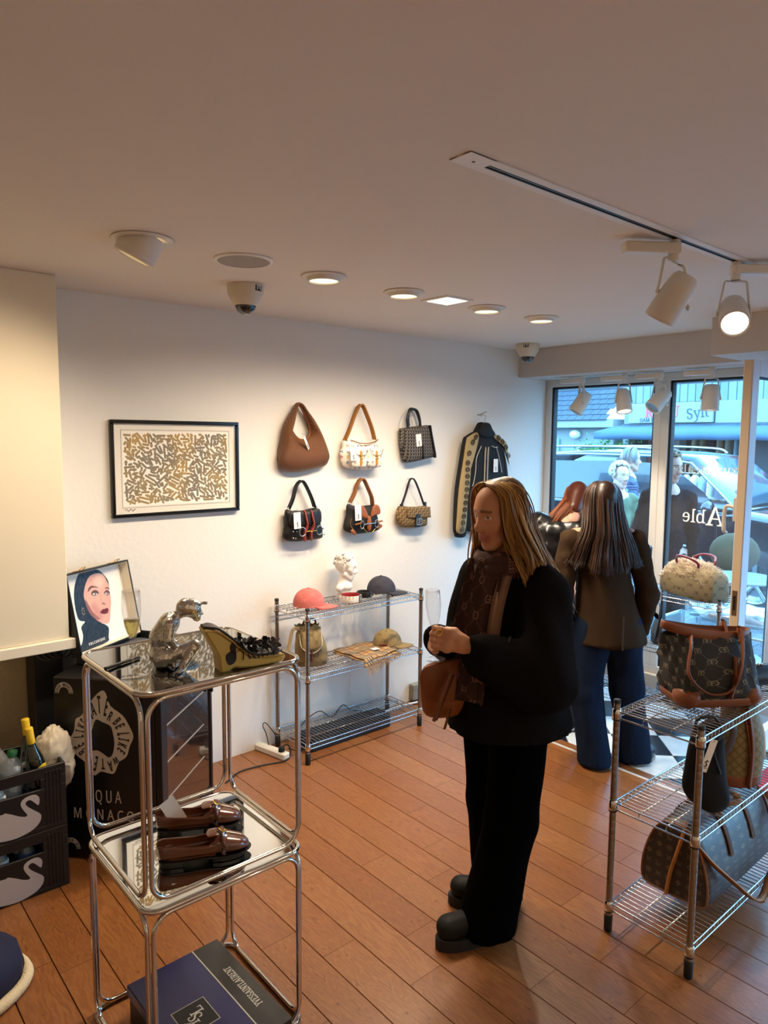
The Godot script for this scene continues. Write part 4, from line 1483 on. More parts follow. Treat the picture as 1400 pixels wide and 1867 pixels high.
func pillow(st: SurfaceTool, outline: PackedVector2Array, front: float, back: float, xf := Transform3D(), pw := 2.6, lv := 9) -> void:
	# a stuffed shape with the given outline
	if not Geometry2D.is_polygon_clockwise(outline): outline.reverse()
	var c := Vector2.ZERO
	for p in outline: c += p
	c /= outline.size()
	planar = true
	for side in [1.0, -1.0]:
		var rows := []
		for i in lv:
			var s := cos(PI / 2 * i / (lv - 1.0))
			var z: float = pow(maxf(0.0, 1.0 - pow(s, pw)), 0.55) * (front if side > 0 else back) * side
			var r := PackedVector3Array()
			for p in outline:
				var q := c + (p - c) * maxf(s, 0.001)
				r.append(xf * v3(q.x, q.y, z))
			rows.append(r)
		grid(st, rows, true, 1, 1, side < 0)
	planar = false

func resample(p: PackedVector2Array, n: int) -> PackedVector2Array:
	var l := 0.0
	for i in p.size(): l += p[i].distance_to(p[(i + 1) % p.size()])
	var out := PackedVector2Array()
	var k := 0; var acc := 0.0
	for j in n:
		var t := l * j / n
		while acc + p[k].distance_to(p[(k + 1) % p.size()]) < t:
			acc += p[k].distance_to(p[(k + 1) % p.size()]); k += 1
		out.append(p[k].lerp(p[(k + 1) % p.size()], (t - acc) / maxf(1e-6, p[k].distance_to(p[(k + 1) % p.size()]))))
	return out

func holed(st: SurfaceTool, outer: PackedVector2Array, inner: PackedVector2Array, d: float) -> void:
	var a := resample(outer, 72); var b := resample(inner, 72)
	planar = true
	for side in [1.0, -1.0]:
		var rows := []
		for i in 11:
			var t := i / 10.0
			var r := PackedVector3Array()
			for j in 72:
				var w := a[j].distance_to(b[j])
				var q := a[j].lerp(b[j], t)
				r.append(v3(q.x, q.y, side * d * minf(1.0, 0.35 + w * 4.0) * pow(sin(PI * clampf(t, 0.0, 1.0)), 0.55)))
			rows.append(r)
		grid(st, rows, true, 1, 1, side < 0)
	planar = false

# ---- woven and printed cloths
func gg_tex(bg: Color, fg: Color, dots: Color) -> ImageTexture:
	var im := newimg(96, 96, bg)
	for c in [Vector2(48, 48), Vector2(0, 0)]:
		for s in [-1.0, 1.0]:
			var a := 0.5 if s > 0 else 3.6
			ringi(im, c + Vector2(7.5 * s, 0), 8.5, 3.2, fg, 1.15)
			line(im, c + Vector2(7.5 * s, 1), c + Vector2(3.0 * s, 1), 3, fg)
			line(im, c + Vector2(7.5 * s, -7), c + Vector2(7.5 * s + 0.1, -11), 4, bg)
	for k in 4:
		for i in range(17, 32, 5):
			var d := Vector2(1, 1) if k < 2 else Vector2(1, -1)
			var c := Vector2(48, 48) if k % 2 == 0 else Vector2(0, 0)
			disc(im, c + d * i * 0.75 + Vector2(2, -2), 1.8, dots)
			disc(im, c - d * i * 0.75 + Vector2(-2, 2), 1.8, dots)
	var n := noise(0.4, 2)
	for y in 96:
		for x in 96: im.set_pixel(x, y, im.get_pixel(x, y) * (1.0 + 0.14 * n.get_noise_2d(x * 3, y * 3)))
	return tex(im)

func lattice_tex(bg: Color, fg: Color, dot: Color) -> ImageTexture:
	var im := newimg(64, 64, bg)
	line(im, Vector2(0, 0), Vector2(64, 64), 5, fg)
	line(im, Vector2(0, 64), Vector2(64, 0), 5, fg)
	for c in [Vector2(32, 0), Vector2(0, 32), Vector2(64, 32), Vector2(32, 64)]: ringi(im, c, 8, 3, dot)
	return tex(im)

func mono_tex(bg: Color, cols: Array) -> ImageTexture:
	var im := newimg(160, 160, bg)
	var k := 0
	for i in 4:
		for j in 4:
			var c := Vector2(20 + 40 * i, 20 + 40 * j)
			var f: Color = cols[(i * 3 + j) % cols.size()]
			match (i + j * 2 + (j / 2)) % 4:
				0:
					line(im, c + Vector2(-9, -10), c + Vector2(-9, 8), 3, f); line(im, c + Vector2(-9, 8), c + Vector2(3, 8), 2.5, f)
					line(im, c + Vector2(-4, -5), c + Vector2(3, 9), 3, f); line(im, c + Vector2(3, 9), c + Vector2(10, -5), 2, f)
				1:
					for d in [Vector2(1, 0), Vector2(-1, 0), Vector2(0, 1), Vector2(0, -1)]: disc(im, c + d * 6, 4, f)
					disc(im, c, 2.5, bg)
				2:
					ringi(im, c, 10, 2.5, f)
					for d in [Vector2(1, 0), Vector2(-1, 0), Vector2(0, 1), Vector2(0, -1)]: disc(im, c + d * 4, 2.6, f)
				3:
					for d in [Vector2(1, 1), Vector2(-1, 1), Vector2(1, -1), Vector2(-1, -1)]: line(im, c, c + d * 7, 4, f)
					disc(im, c, 2.0, bg)
			k += 1
	return tex(im)

func weave_tex(a: Color, b: Color) -> Array:
	var im := newimg(64, 64, a)
	var hm := newimg(64, 64, Color.BLACK)
	for y in 64:
		for x in 64:
			var u := (x + y) / 16.0; var v := (x - y + 64) / 16.0
			var odd := (int(floor(u)) + int(floor(v))) % 2 == 0
			var fu := u - floorf(u); var fv := v - floorf(v)
			var h := sin(PI * (fu if odd else fv)) * (0.6 + 0.4 * sin(PI * (fv if odd else fu)))
			im.set_pixel(x, y, b.lerp(a, clampf(h * 1.1, 0, 1)))
			hm.set_pixel(x, y, Color(h, h, h))
	return [tex(im), tex(hm)]

func key_tex(bg: Color, fg: Color) -> ImageTexture:
	# interlocking blocky letters, each second one turned over
	var im := newimg(64, 64, bg)
	for i in 2:
		for j in 2:
			var o := Vector2(32 * i, 32 * j)
			var f := (i + j) % 2 == 0
			for q in [[5, 4, 7, 24], [12, 4, 14, 6], [12, 13, 10, 5]]:
				var x: float = q[0] if f else 32 - q[0] - q[2]
				var y: float = q[1] if f else 32 - q[1] - q[3]
				im.fill_rect(Rect2i(int(o.x + x), int(o.y + y), q[2], q[3]), fg)
	return tex(im)

func oblique_tex() -> ImageTexture:
	var im := newimg(96, 96, Color("17171b"))
	var f := Color("8f877c")
	for i in 3:
		for j in 3:
			var c := Vector2(16 + 32 * i, 16 + 32 * j)
			ringi(im, c + Vector2(-6, 0), 8, 3.4, f, 1.3, -0.7, 3.9)
			line(im, c + Vector2(4, -11), c + Vector2(1, 12), 4, f)
			line(im, c + Vector2(11, -10), c + Vector2(8, 11), 3, f)
			line(im, c + Vector2(4, -10), c + Vector2(13, -12), 3, f)
	return tex(im)

func price_tag(parent: Node3D, at: Vector3, w: float, h: float, rz := 0.0, ry := 0.0) -> void:
	var xf := Transform3D(Basis(Vector3.UP, ry) * Basis(Vector3.BACK, rz), at)
	var st := nst()
	extrude(st, rrect(w, h, 0.004), 0.0014, xf, 0.0004)
	var t := put("price_tag", st, M.paper, parent)
	t.set_meta("label", "white paper price tag with a black curl printed on it")
	st = nst()
	var y := -h * 0.27
	tube(st, [xf * v3(0.008, y + 0.012, 0.001), xf * v3(0.001, y + 0.016, 0.001), xf * v3(-0.006, y + 0.008, 0.001), xf * v3(0.005, y, 0.001), xf * v3(0.002, y - 0.008, 0.001), xf * v3(-0.007, y - 0.006, 0.001)], 0.0017, 5)
	tube(st, [xf * v3(0.0, y + 0.018, 0.001), xf * v3(0.002, y - 0.01, 0.001)], 0.0011, 5)
	tube(st, [xf * v3(-0.007, y - 0.014, 0.001), xf * v3(0.009, y - 0.013, 0.001)], 0.0012, 5)
	put("print", st, M.ink, t)
	st = nst()
	tube(st, [xf * v3(0, h * 0.42, 0.001), xf * v3(0.004, h * 0.5 + 0.012, 0.002), xf * v3(-0.003, h * 0.5 + 0.028, -0.004)], 0.0009, 4)
	put("string", st, M.ink, t)

func wall_bag(called: String, label: String, x: float, y: float) -> Node3D:
	return thing(called, label, "handbag", T(x, y, -3.645), "handbags hanging on the back wall")

func nail(parent: Node3D, p: Vector3) -> void:
	var st := nst()
	lathe(st, [[0.0025, -0.05], [0.0025, 0.0], [0.005, 0.001], [0.005, 0.004]], 8, Transform3D(Basis(Vector3.RIGHT, PI / 2), p), 3)
	put("peg", st, M.steel, parent)

func bag_strap(parent: Node3D, pts, w: float, m: Material, called := "strap", z := 0.0) -> void:
	var st := nst()
	var q := []
	for i in pts.size():
		q.append(v3(pts[i][0], pts[i][1], z + (0.012 if i > 0 and i < pts.size() - 1 else 0.0)))
	strap(st, curve(q, 5), 0.006, w, Vector3.BACK)
	put(called, st, m, parent)

func torus(st: SurfaceTool, c: Vector3, rx: float, ry: float, t: float, xf := Transform3D(), n := 16) -> void:
	var p := []
	for i in n: p.append(xf * (c + v3(rx * cos(TAU * i / n), ry * sin(TAU * i / n), 0)))
	tube(st, p, t, 6, true)

func stud(st: SurfaceTool, p: Vector3, r: float) -> void:
	ell(st, p, v3(r, r, r * 0.7), Basis(), 8, 5)

func make_wall_goods() -> void:
	make_picture()
	var leather_n := noisetex(64, 0.15, 21, 0, 1)
	M.tan = mat("a8702c", 0.5, 0, {"bump": leather_n, "bs": 0.05, "tri": 9})
	M.brownl = mat("7b4220", 0.45, 0, {"bump": leather_n, "bs": 0.05, "tri": 9})
	M.saddle = mat("8d4f22", 0.5, 0, {"bump": leather_n, "bs": 0.05, "tri": 9})
	M.blackl = mat("121112", 0.4, 0, {"bump": leather_n, "bs": 0.04, "tri": 9})
	# woven hobo
	var wv := weave_tex(Color("8a5527"), Color("3c2210"))
	var o := wall_bag("handbag", "brown woven leather slouchy shoulder bag, upper left on the wall", 2.486, 1.693)
	var st := nst()
	holed(st, curve2(W_B1O, 3), curve2(W_B1I, 4), 0.055)
	put("body", st, mat("ffffff", 0.42, 0, {"tex": wv[0], "bump": wv[1], "bs": 0.25, "uv": Vector3(26, 26, 1)}), o)
	st = nst()
	var rim := []
	for p in curve2(W_B1I, 3): rim.append(v3(p.x, p.y, 0.0))
	tube(st, rim, 0.006, 6, true)
	put("rim", st, M.brownl, o)
	price_tag(o, v3(-0.03, 0.178, 0.068), 0.022, 0.098, deg_to_rad(40), 0.5)
	nail(o, v3(-0.035, 0.408, 0.0))
	# white multicolour print bag
	o = wall_bag("handbag", "white shoulder bag with small coloured print and tan strap, upper middle", 2.925, 1.693)
	var multi := mat("ffffff", 0.45, 0, {"tex": mono_tex(Color("ece4d6"), [Color("39332e"), Color("b7bd4c"), Color("3d5a8a"), Color("b3625e"), Color("c9a83f"), Color("5b5a58"), Color("8d9fb2")]), "uv": Vector3(7, 7, 1)})
	st = nst()
	pillow(st, curve2(W_B2O, 3), 0.05, 0.04)
	put("body", st, multi, o)
	for q in [[-0.045, 0.0], [0.085, 0.0]]:
		st = nst()
		pillow(st, curve2([[q[0] - 0.058, 0.03], [q[0] + 0.05, 0.022], [q[0] + 0.055, 0.08], [q[0] + 0.045, 0.135], [q[0] - 0.05, 0.14], [q[0] - 0.06, 0.09]], 3), 0.022, 0.0, T(0, 0, 0.045), 4.0)
		var pk := put("pocket", st, multi, o)
		st = nst()
		strap(st, [v3(q[0] - 0.06, 0.145, 0.07), v3(q[0] - 0.045, 0.108, 0.072), v3(q[0], 0.094, 0.073), v3(q[0] + 0.04, 0.105, 0.072), v3(q[0] + 0.052, 0.14, 0.07)], 0.003, 0.004, Vector3.BACK)
		put("flap_edge", st, mat("4a4038", 0.5), pk)
		st = nst()
		pillow(st, P2([[q[0] - 0.009, 0.122], [q[0], 0.132], [q[0] + 0.009, 0.122], [q[0] + 0.012, 0.045], [q[0] + 0.004, 0.03], [q[0] - 0.006, 0.03], [q[0] - 0.008, 0.05]]), 0.006, 0.0, T(0, 0, 0.068))
		put("buckle_strap", st, mat("b9822e", 0.45), pk)
		st = nst()
		for yy in [0.075, 0.095]: slab(st, q[0] - 0.013, q[0] + 0.013, yy, yy + 0.006, 0.072, 0.078, 0.001)
		put("buckle", st, M.gold, pk)
	bag_strap(o, W_B2S, 0.03, mat("a3681f", 0.5))
	st = nst()
	strap(st, [v3(-0.104, 0.195, 0.035), v3(-0.045, 0.177, 0.05), v3(0.023, 0.174, 0.052), v3(0.086, 0.187, 0.05), v3(0.122, 0.2, 0.035)], 0.006, 0.01, Vector3.BACK)
	put("piping", st, mat("7e4a20", 0.5), o)
	for x in [-0.13, 0.121]:
		st = nst()
		torus(st, v3(x, 0.196, 0.005), 0.009, 0.013, 0.0022)
		put("ring", st, M.gold, o)
	price_tag(o, v3(-0.113, 0.108, 0.072), 0.045, 0.085, 0.05)
	nail(o, v3(-0.005, 0.413, 0.0))
	# dark tote
	o = wall_bag("handbag", "dark patterned upright tote with two round black handles, upper right", 3.442, 1.733)
	st = nst()
	pillow(st, resample(P2(W_B3O), 60), 0.05, 0.045, Transform3D(), 7.0)
	put("body", st, mat("ffffff", 0.75, 0, {"tex": oblique_tex(), "uv": Vector3(15, 15, 1)}), o)
	for h in [[W_B3H1, 0.03], [W_B3H2, -0.01]]:
		st = nst()
		var q := []
		for p in h[0]: q.append(v3(p[0], p[1], h[1]))
		tube(st, curve(q, 5), 0.009, 8)
		put("handle", st, M.blackl, o)
	for q in [[[0.062, 0.262], [0.088, 0.150], [0.118, 0.036]], [[-0.005, 0.125], [0.0, 0.03]]]:
		st = nst()
		var pp := []
		for p in q: pp.append(v3(p[0], p[1], 0.052))
		strap(st, pp, 0.004, 0.022, Vector3.BACK)
		put("band", st, M.blackl, o)
	price_tag(o, v3(-0.044, 0.158, 0.056), 0.05, 0.085, 0.12)
	nail(o, v3(-0.055, 0.366, 0.0))
	# black bag with red stripes and rings
	o = wall_bag("handbag", "black flap bag with two red stripes and silver rings, lower left", 2.474, 1.266)
	st = nst()
	pillow(st, curve2(W_B4O, 3), 0.045, 0.04)
	put("body", st, mat("ffffff", 0.5, 0, {"tex": gg_tex(Color("0d0c0d"), Color("1b191a"), Color("171617")), "uv": Vector3(14, 14, 1)}), o)
	st = nst()
	pillow(st, curve2([[-0.115, 0.195], [0.0, 0.188], [0.098, 0.198], [0.112, 0.12], [0.08, 0.098], [0.0, 0.094], [-0.07, 0.095], [-0.125, 0.115]], 3), 0.018, 0.0, T(0, 0, 0.038), 4.0)
	put("flap", st, mat("100f10", 0.55), o)
	for x in [-0.022, 0.026]:
		st = nst()
		strap(st, curve([v3(x, 0.192, 0.045), v3(x + 0.002, 0.15, 0.06), v3(x + 0.012, 0.1, 0.06), v3(x - 0.004, 0.055, 0.055), v3(x + 0.006, 0.006, 0.042)], 4), 0.004, 0.02, Vector3.BACK)
		put("red_stripe", st, mat("b3473c", 0.6), o)
	for x in [-0.045, 0.082]:
		st = nst()
		torus(st, v3(x, 0.067, 0.062), 0.021, 0.028, 0.0035)
		put("ring", st, M.silver, o)
	st = nst()
	for p in [[-0.1, 0.07], [-0.075, 0.068], [-0.1, 0.03], [-0.083, 0.027], [0.11, 0.075], [0.122, 0.073], [0.118, 0.035], [0.13, 0.036]]: stud(st, v3(p[0], p[1], 0.045), 0.006)
	tag(put("studs", st, M.silver, o), "", "", "", "stuff")
	st = nst()
	stud(st, v3(0.022, 0.062, 0.062), 0.009)
	tube(st, [v3(-0.024, 0.066, 0.06), v3(0.06, 0.066, 0.06)], 0.003, 6)
	put("bit_bar", st, M.gold, o)
	bag_strap(o, W_B4S, 0.028, M.blackl)
	for x in [-0.108, 0.092]:
		st = nst()
		torus(st, v3(x, 0.2, 0.005), 0.011, 0.012, 0.0025)
		put("ring", st, M.silver, o)
	price_tag(o, v3(-0.083, 0.138, 0.062), 0.05, 0.1, 0.05)
	nail(o, v3(-0.017, 0.364, 0.0))
	# black and tan horsebit bag
	o = wall_bag("handbag", "black bag with tan leather straps and bit clasp, lower middle", 2.944, 1.275)
	st = nst()
	pillow(st, curve2(W_B5O, 3), 0.045, 0.04)
	put("body", st, mat("0e0d0d", 0.7), o)
	for q in [[[-0.06, 0.184], [-0.02, 0.184], [0.02, 0.112], [0.0, 0.098], [-0.05, 0.125]], [[0.06, 0.183], [0.108, 0.182], [0.122, 0.13], [0.07, 0.118], [0.035, 0.108]]]:
		st = nst()
		pillow(st, curve2(q, 3), 0.012, 0.0, T(0, 0, 0.04), 5.0)
		put("tan_panel", st, M.saddle, o)
	st = nst()
	pillow(st, curve2([[0.012, 0.12], [0.03, 0.112], [0.038, 0.07], [0.034, 0.03], [0.02, 0.018], [0.004, 0.035], [0.0, 0.075]], 3), 0.012, 0.0, T(0, 0, 0.048), 4.0)
	put("tongue", st, M.saddle, o)
	for q in [[[-0.098, 0.07], [-0.05, 0.078]], [[0.085, 0.072], [0.128, 0.08]]]:
		st = nst()
		strap(st, [v3(q[0][0], q[0][1], 0.05), v3(q[1][0], q[1][1], 0.053)], 0.005, 0.02, Vector3.BACK)
		put("side_strap", st, M.saddle, o)
	for x in [-0.046, 0.078]:
		st = nst()
		torus(st, v3(x, 0.066, 0.058), 0.014, 0.026, 0.0035)
		put("ring", st, M.silver, o)
	st = nst()
	tube(st, [v3(-0.032, 0.068, 0.062), v3(0.066, 0.072, 0.062)], 0.004, 6)
	put("bit_bar", st, M.silver, o)
	st = nst()
	tube(st, curve([v3(-0.115, 0.11, 0.035), v3(-0.125, 0.07, 0.035), v3(-0.09, 0.02, 0.04)], 5), 0.0025, 5)
	tube(st, curve([v3(-0.03, 0.045, 0.05), v3(0.01, 0.008, 0.05), v3(0.045, 0.012, 0.05), v3(0.09, 0.045, 0.05)], 5), 0.0022, 5)
	put("chain", st, M.gold, o)
	for q in [[-0.1, 0.02, -0.7], [0.122, 0.04, 0.3]]:
		st = nst()
		pillow(st, curve2([[-0.02, -0.01], [0.02, -0.012], [0.02, 0.01], [-0.018, 0.012]], 3), 0.012, 0.0, T(q[0], q[1], 0.032, 0, 0, rad_to_deg(q[2])))
		put("tan_corner", st, M.saddle, o)
	bag_strap(o, W_B5S, 0.03, mat("8a5426", 0.5))
	price_tag(o, v3(-0.078, 0.146, 0.056), 0.052, 0.1, 0.05)
	nail(o, v3(-0.012, 0.352, 0.0))
	# small flap bag with clasp
	o = wall_bag("handbag", "small brown patterned flap bag with black strap and square clasp, lower right", 3.391, 1.279)
	var zu := mat("ffffff", 0.75, 0, {"tex": key_tex(Color("5d4526"), Color("9c8256")), "uv": Vector3(26, 26, 1)})
	st = nst()
	pillow(st, curve2(W_B6O, 3), 0.035, 0.035, Transform3D(), 4.0)
	put("body", st, zu, o)
	st = nst()
	pillow(st, resample(P2(W_B6F), 40), 0.014, 0.0, T(0, 0, 0.034), 7.0)
	put("flap", st, zu, o)
	st = nst()
	slab(st, -0.008, 0.034, 0.006, 0.1, 0.04, 0.054, 0.002)
	put("clasp_strap", st, mat("1a2330", 0.5), o)
	st = nst()
	for q in [[-0.006, 0.046, 0.063, 0.07], [-0.006, 0.046, 0.025, 0.032], [-0.006, 0.001, 0.03, 0.065], [0.039, 0.046, 0.03, 0.065], [0.016, 0.022, 0.035, 0.062], [0.022, 0.036, 0.045, 0.05], [0.006, 0.018, 0.052, 0.058], [0.006, 0.018, 0.036, 0.042]]:
		slab(st, q[0], q[1], q[2], q[3], 0.053, 0.061, 0.001)
	put("clasp", st, M.silver, o)
	for x in [-0.101, 0.122]:
		st = nst()
		slab(st, x - 0.012, x + 0.012, 0.13, 0.175, -0.004, 0.012, 0.003)
		put("strap_tab", st, M.blackl, o)
	bag_strap(o, W_B6S, 0.018, M.blackl)
	nail(o, v3(-0.006, 0.342, 0.0))
	make_jacket()

func make_jacket() -> void:
	var o := thing("track_jacket", "black track jacket with tan emblem stripes on a hanger on the wall", "jacket", T(4.049, 1.178, -3.63))
	var cloth := mat("090a0d", 0.85)
	var st := nst()
	pillow(st, curve2(W_JBODY, 3), 0.05, 0.03, Transform3D(), 3.0)
	put("body", st, cloth, o)
	st = nst()
	pillow(st, curve2(W_JSL, 3), 0.045, 0.02, T(0, 0, 0.005), 2.6)
	put("sleeve", st, cloth, o)
	st = nst()
	pillow(st, curve2([[0.25, 0.68], [0.30, 0.6], [0.33, 0.45], [0.35, 0.2], [0.34, 0.02], [0.27, 0.02], [0.26, 0.3]], 3), 0.04, 0.02, T(0, 0, 0.005), 2.6)
	put("sleeve", st, cloth, o)
	var tanm := mat("a08a5e", 0.8)
	st = nst()
	pillow(st, curve2(W_JST, 3), 0.02, 0.0, T(0, 0, 0.036), 3.0)
	var sa := put("stripe", st, tanm, o)
	st = nst()
	pillow(st, curve2(W_JSR, 3), 0.012, 0.0, T(0, 0, 0.046), 3.0)
	var sb := put("stripe", st, tanm, o)
	# emblems: a rounded ring with two small hooks
	st = nst()
	torus(st, Vector3.ZERO, 0.021, 0.017, 0.0028)
	torus(st, v3(-0.006, 0, 0), 0.0065, 0.007, 0.002, Transform3D(), 10)
	torus(st, v3(0.007, 0, 0), 0.0065, 0.007, 0.002, Transform3D(), 10)
	st.generate_normals()
	var em := st.commit()
	var dk := mat("30241a", 0.7)
	var spots := []
	for i in 11: spots.append([v3(lerpf(-0.17, -0.213, i / 10.0) + 0.012 * sin(i * 0.35), 0.55 - i * 0.049, 0.058), 0.0, sa])
	spots.append([v3(-0.155, 0.62, 0.056), 0.5, sa]); spots.append([v3(-0.115, 0.70, 0.054), 0.9, sa]); spots.append([v3(-0.08, 0.738, 0.05), 0.9, sa])
	for q in [[0.165, 0.735], [0.212, 0.705], [0.255, 0.665], [0.285, 0.6]]: spots.append([v3(q[0], q[1], 0.06), -0.7, sb])
	for q in spots:
		var e := MeshInstance3D.new()
		e.name = "emblem"
		e.mesh = em
		e.material_override = dk
		e.position = q[0]
		e.rotation.z = q[1]
		q[2].add_child(e, true)
	# collar, zip, piping
	st = nst()
	pillow(st, curve2([[-0.05, 0.765], [-0.015, 0.825], [0.002, 0.846], [0.07, 0.843], [0.105, 0.80], [0.14, 0.755], [0.045, 0.73]], 3), 0.02, 0.01, T(0, 0, 0.045), 3.0)
	put("collar", st, mat("0a0b0e", 0.8), o)
	for x in [0.018, 0.05]:
		st = nst()
		strap(st, curve([v3(x + 0.012, 0.665, 0.05), v3(x + 0.004, 0.6, 0.053), v3(x, 0.4, 0.053), v3(x, 0.1, 0.045)], 4), 0.004, 0.014, Vector3.BACK)
		put("zip_band", st, mat("b9b3a4", 0.7), o)
	st = nst()
	strap(st, curve([v3(0.046, 0.66, 0.052), v3(0.036, 0.6, 0.056), v3(0.033, 0.4, 0.056), v3(0.033, 0.1, 0.046)], 4), 0.004, 0.008, Vector3.BACK)
	put("zip", st, M.steel, o)
	for q in [[v3(-0.02, 0.672, 0.052), v3(-0.07, 0.585, 0.052), v3(-0.075, 0.49, 0.05), v3(-0.09, 0.40, 0.045), v3(-0.1, 0.375, 0.043)], [v3(0.15, 0.66, 0.056), v3(0.19, 0.56, 0.056), v3(0.225, 0.47, 0.05)]]:
		st = nst()
		tube(st, curve(q, 5), 0.003, 5)
		put("piping", st, mat("c4beb0", 0.7), o)
	st = nst()
	strap(st, [v3(0.09, 0.672, 0.06), v3(0.12, 0.66, 0.068), v3(0.15, 0.665, 0.06)], 0.006, 0.016, Vector3.BACK)
	put("label_loop", st, mat("c8c4ba", 0.6), o)
	price_tag(o, v3(0.13, 0.525, 0.068), 0.05, 0.1, 0.0)
	st = nst()
	tube(st, curve([v3(0.036, 0.83, 0.03), v3(0.038, 0.871, 0.03), v3(0.047, 0.893, 0.03), v3(0.03, 0.908, 0.02), v3(0.028, 0.9, 0.0)], 5), 0.0025, 6)
	put("hanger_hook", st, M.steel, o)
	st = nst()
	tube(st, [v3(0.0, 0.896, 0.03), v3(0.026, 0.91, -0.03)], 0.003, 6)
	tube(st, [v3(0.055, 0.93, 0.03), v3(0.02, 0.9, -0.03)], 0.003, 6)
	put("wall_hook", st, M.steel, o)

func make_picture() -> void:
	var o := thing("framed_picture", "black framed picture of gold and grey dashes hanging on the back wall", "picture", T(1.68, 1.48, ZW))
	var st := nst()
	var w := 0.732; var h := 0.507
	for q in [[-w / 2, w / 2, h - 0.019, h], [-w / 2, w / 2, 0.0, 0.019], [-w / 2, -w / 2 + 0.019, 0.019, h - 0.019], [w / 2 - 0.019, w / 2, 0.019, h - 0.019]]:
		slab(st, q[0], q[1], q[2], q[3], 0.0, 0.03, 0.004)
	put("frame", st, M.blackgloss, o)
	st = nst()
	slab(st, -w / 2 + 0.015, w / 2 - 0.015, 0.015, h - 0.015, 0.006, 0.0125, 0.0)
	put("mount", st, mat("e9e2d3", 0.8), o)
	# the print: brush dashes, gold to grey
	var im := newimg(768, 498, Color("f3eee2"))
	var rng := RandomNumberGenerator.new()
	rng.seed = 77
	var n := noise(0.004, 31, 2)
	var occ := newimg(192, 125, Color.BLACK)
	var count := 0
	for k in 9000:
		var c := Vector2(rng.randf_range(18, 750), rng.randf_range(18, 480))
		var a: float = [0.0, 0.78, 1.57, 2.36, 0.4, 1.2][rng.randi() % 6] + rng.randfn(0, 0.12)
		var l := rng.randf_range(14, 40) if k < 3000 else rng.randf_range(5, 14)
		var d: Vector2 = Vector2(cos(a), sin(a)) * l
		var ok := true
		for t in 9:
			var p: Vector2 = c + d * (t / 4.0 - 1.0)
			if p.x < 14 or p.y < 14 or p.x > 754 or p.y > 484 or occ.get_pixel(int(p.x / 4), int(p.y / 4)).r > 0.5:
				ok = false; break
		if not ok: continue
		var g := clampf(0.5 + 1.1 * n.get_noise_2d(c.x, c.y) + 0.35 * sin(c.y / 498.0 * PI), 0, 1)
		var col := Color("b58f3e").lerp(Color("6d675a"), g).lerp(Color("8f6b2a"), rng.randf() * 0.4)
		line(im, c - d, c + d, 15.0, col, 0.95)
		line(im, c - d * 0.9 + Vector2(0, 3), c + d * 0.9 + Vector2(0, 3), 4.0, col.darkened(0.15), 0.6)
		if rng.randf() < 0.55:
			var e: Vector2 = Vector2(-d.y, d.x) * rng.randf_range(0.5, 0.9)
			var cc: Vector2 = c + d * rng.randf_range(-0.6, 0.6)
			line(im, cc - e * 0.6, cc + e * 0.6, 13.0, col.lightened(0.06), 0.9)
		var fp := newimg(1, 1, Color.WHITE)
		for y in range(maxi(0, int(c.y - l - 22) / 4), mini(125, int(c.y + l + 22) / 4 + 1)):
			for x in range(maxi(0, int(c.x - l - 22) / 4), mini(192, int(c.x + l + 22) / 4 + 1)):
				var p := Vector2(x * 4 + 2, y * 4 + 2)
				if Geometry2D.get_closest_point_to_segment(p, c - d, c + d).distance_to(p) < 11.0: occ.set_pixel(x, y, Color.WHITE)
	st = nst()
	var pw := 0.606; var ph := 0.390
	planar = false
	grid(st, [PackedVector3Array([v3(-pw / 2, 0.058, 0.0132), v3(pw / 2, 0.058, 0.0132)]), PackedVector3Array([v3(-pw / 2, 0.058 + ph, 0.0132), v3(pw / 2, 0.058 + ph, 0.0132)])])
	put("print", st, mat("ffffff", 0.75, 0, {"tex": tex(im), "uv": Vector3(1, -1, 1)}), o)
	st = nst()
	for q in [[-pw / 2 - 0.006, pw / 2 + 0.006, 0.05, 0.0515], [-pw / 2 - 0.006, pw / 2 + 0.006, 0.4545, 0.456], [-pw / 2 - 0.006, -pw / 2 - 0.0045, 0.05, 0.456], [pw / 2 + 0.0045, pw / 2 + 0.006, 0.05, 0.456]]:
		slab(st, q[0], q[1], q[2], q[3], 0.0125, 0.0135, 0)
	put("line_border", st, mat("5b5348", 0.8), o)
	st = nst()
	var sig := []
	for i in 22: sig.append(v3(-0.295 + i * 0.0026, 0.038 + 0.005 * sin(i * 1.9) + 0.004 * sin(i * 0.7), 0.0132))
	tube(st, curve(sig, 3), 0.0009, 4)
	put("signature", st, M.ink, o)
	st = nst()
	slab(st, -w / 2 + 0.018, w / 2 - 0.018, 0.018, h - 0.018, 0.0185, 0.0205, 0)
	put("glass", st, mat("ffffff", 0.0, 0, {"alpha": 0.02, "spec": 0.25}), o)
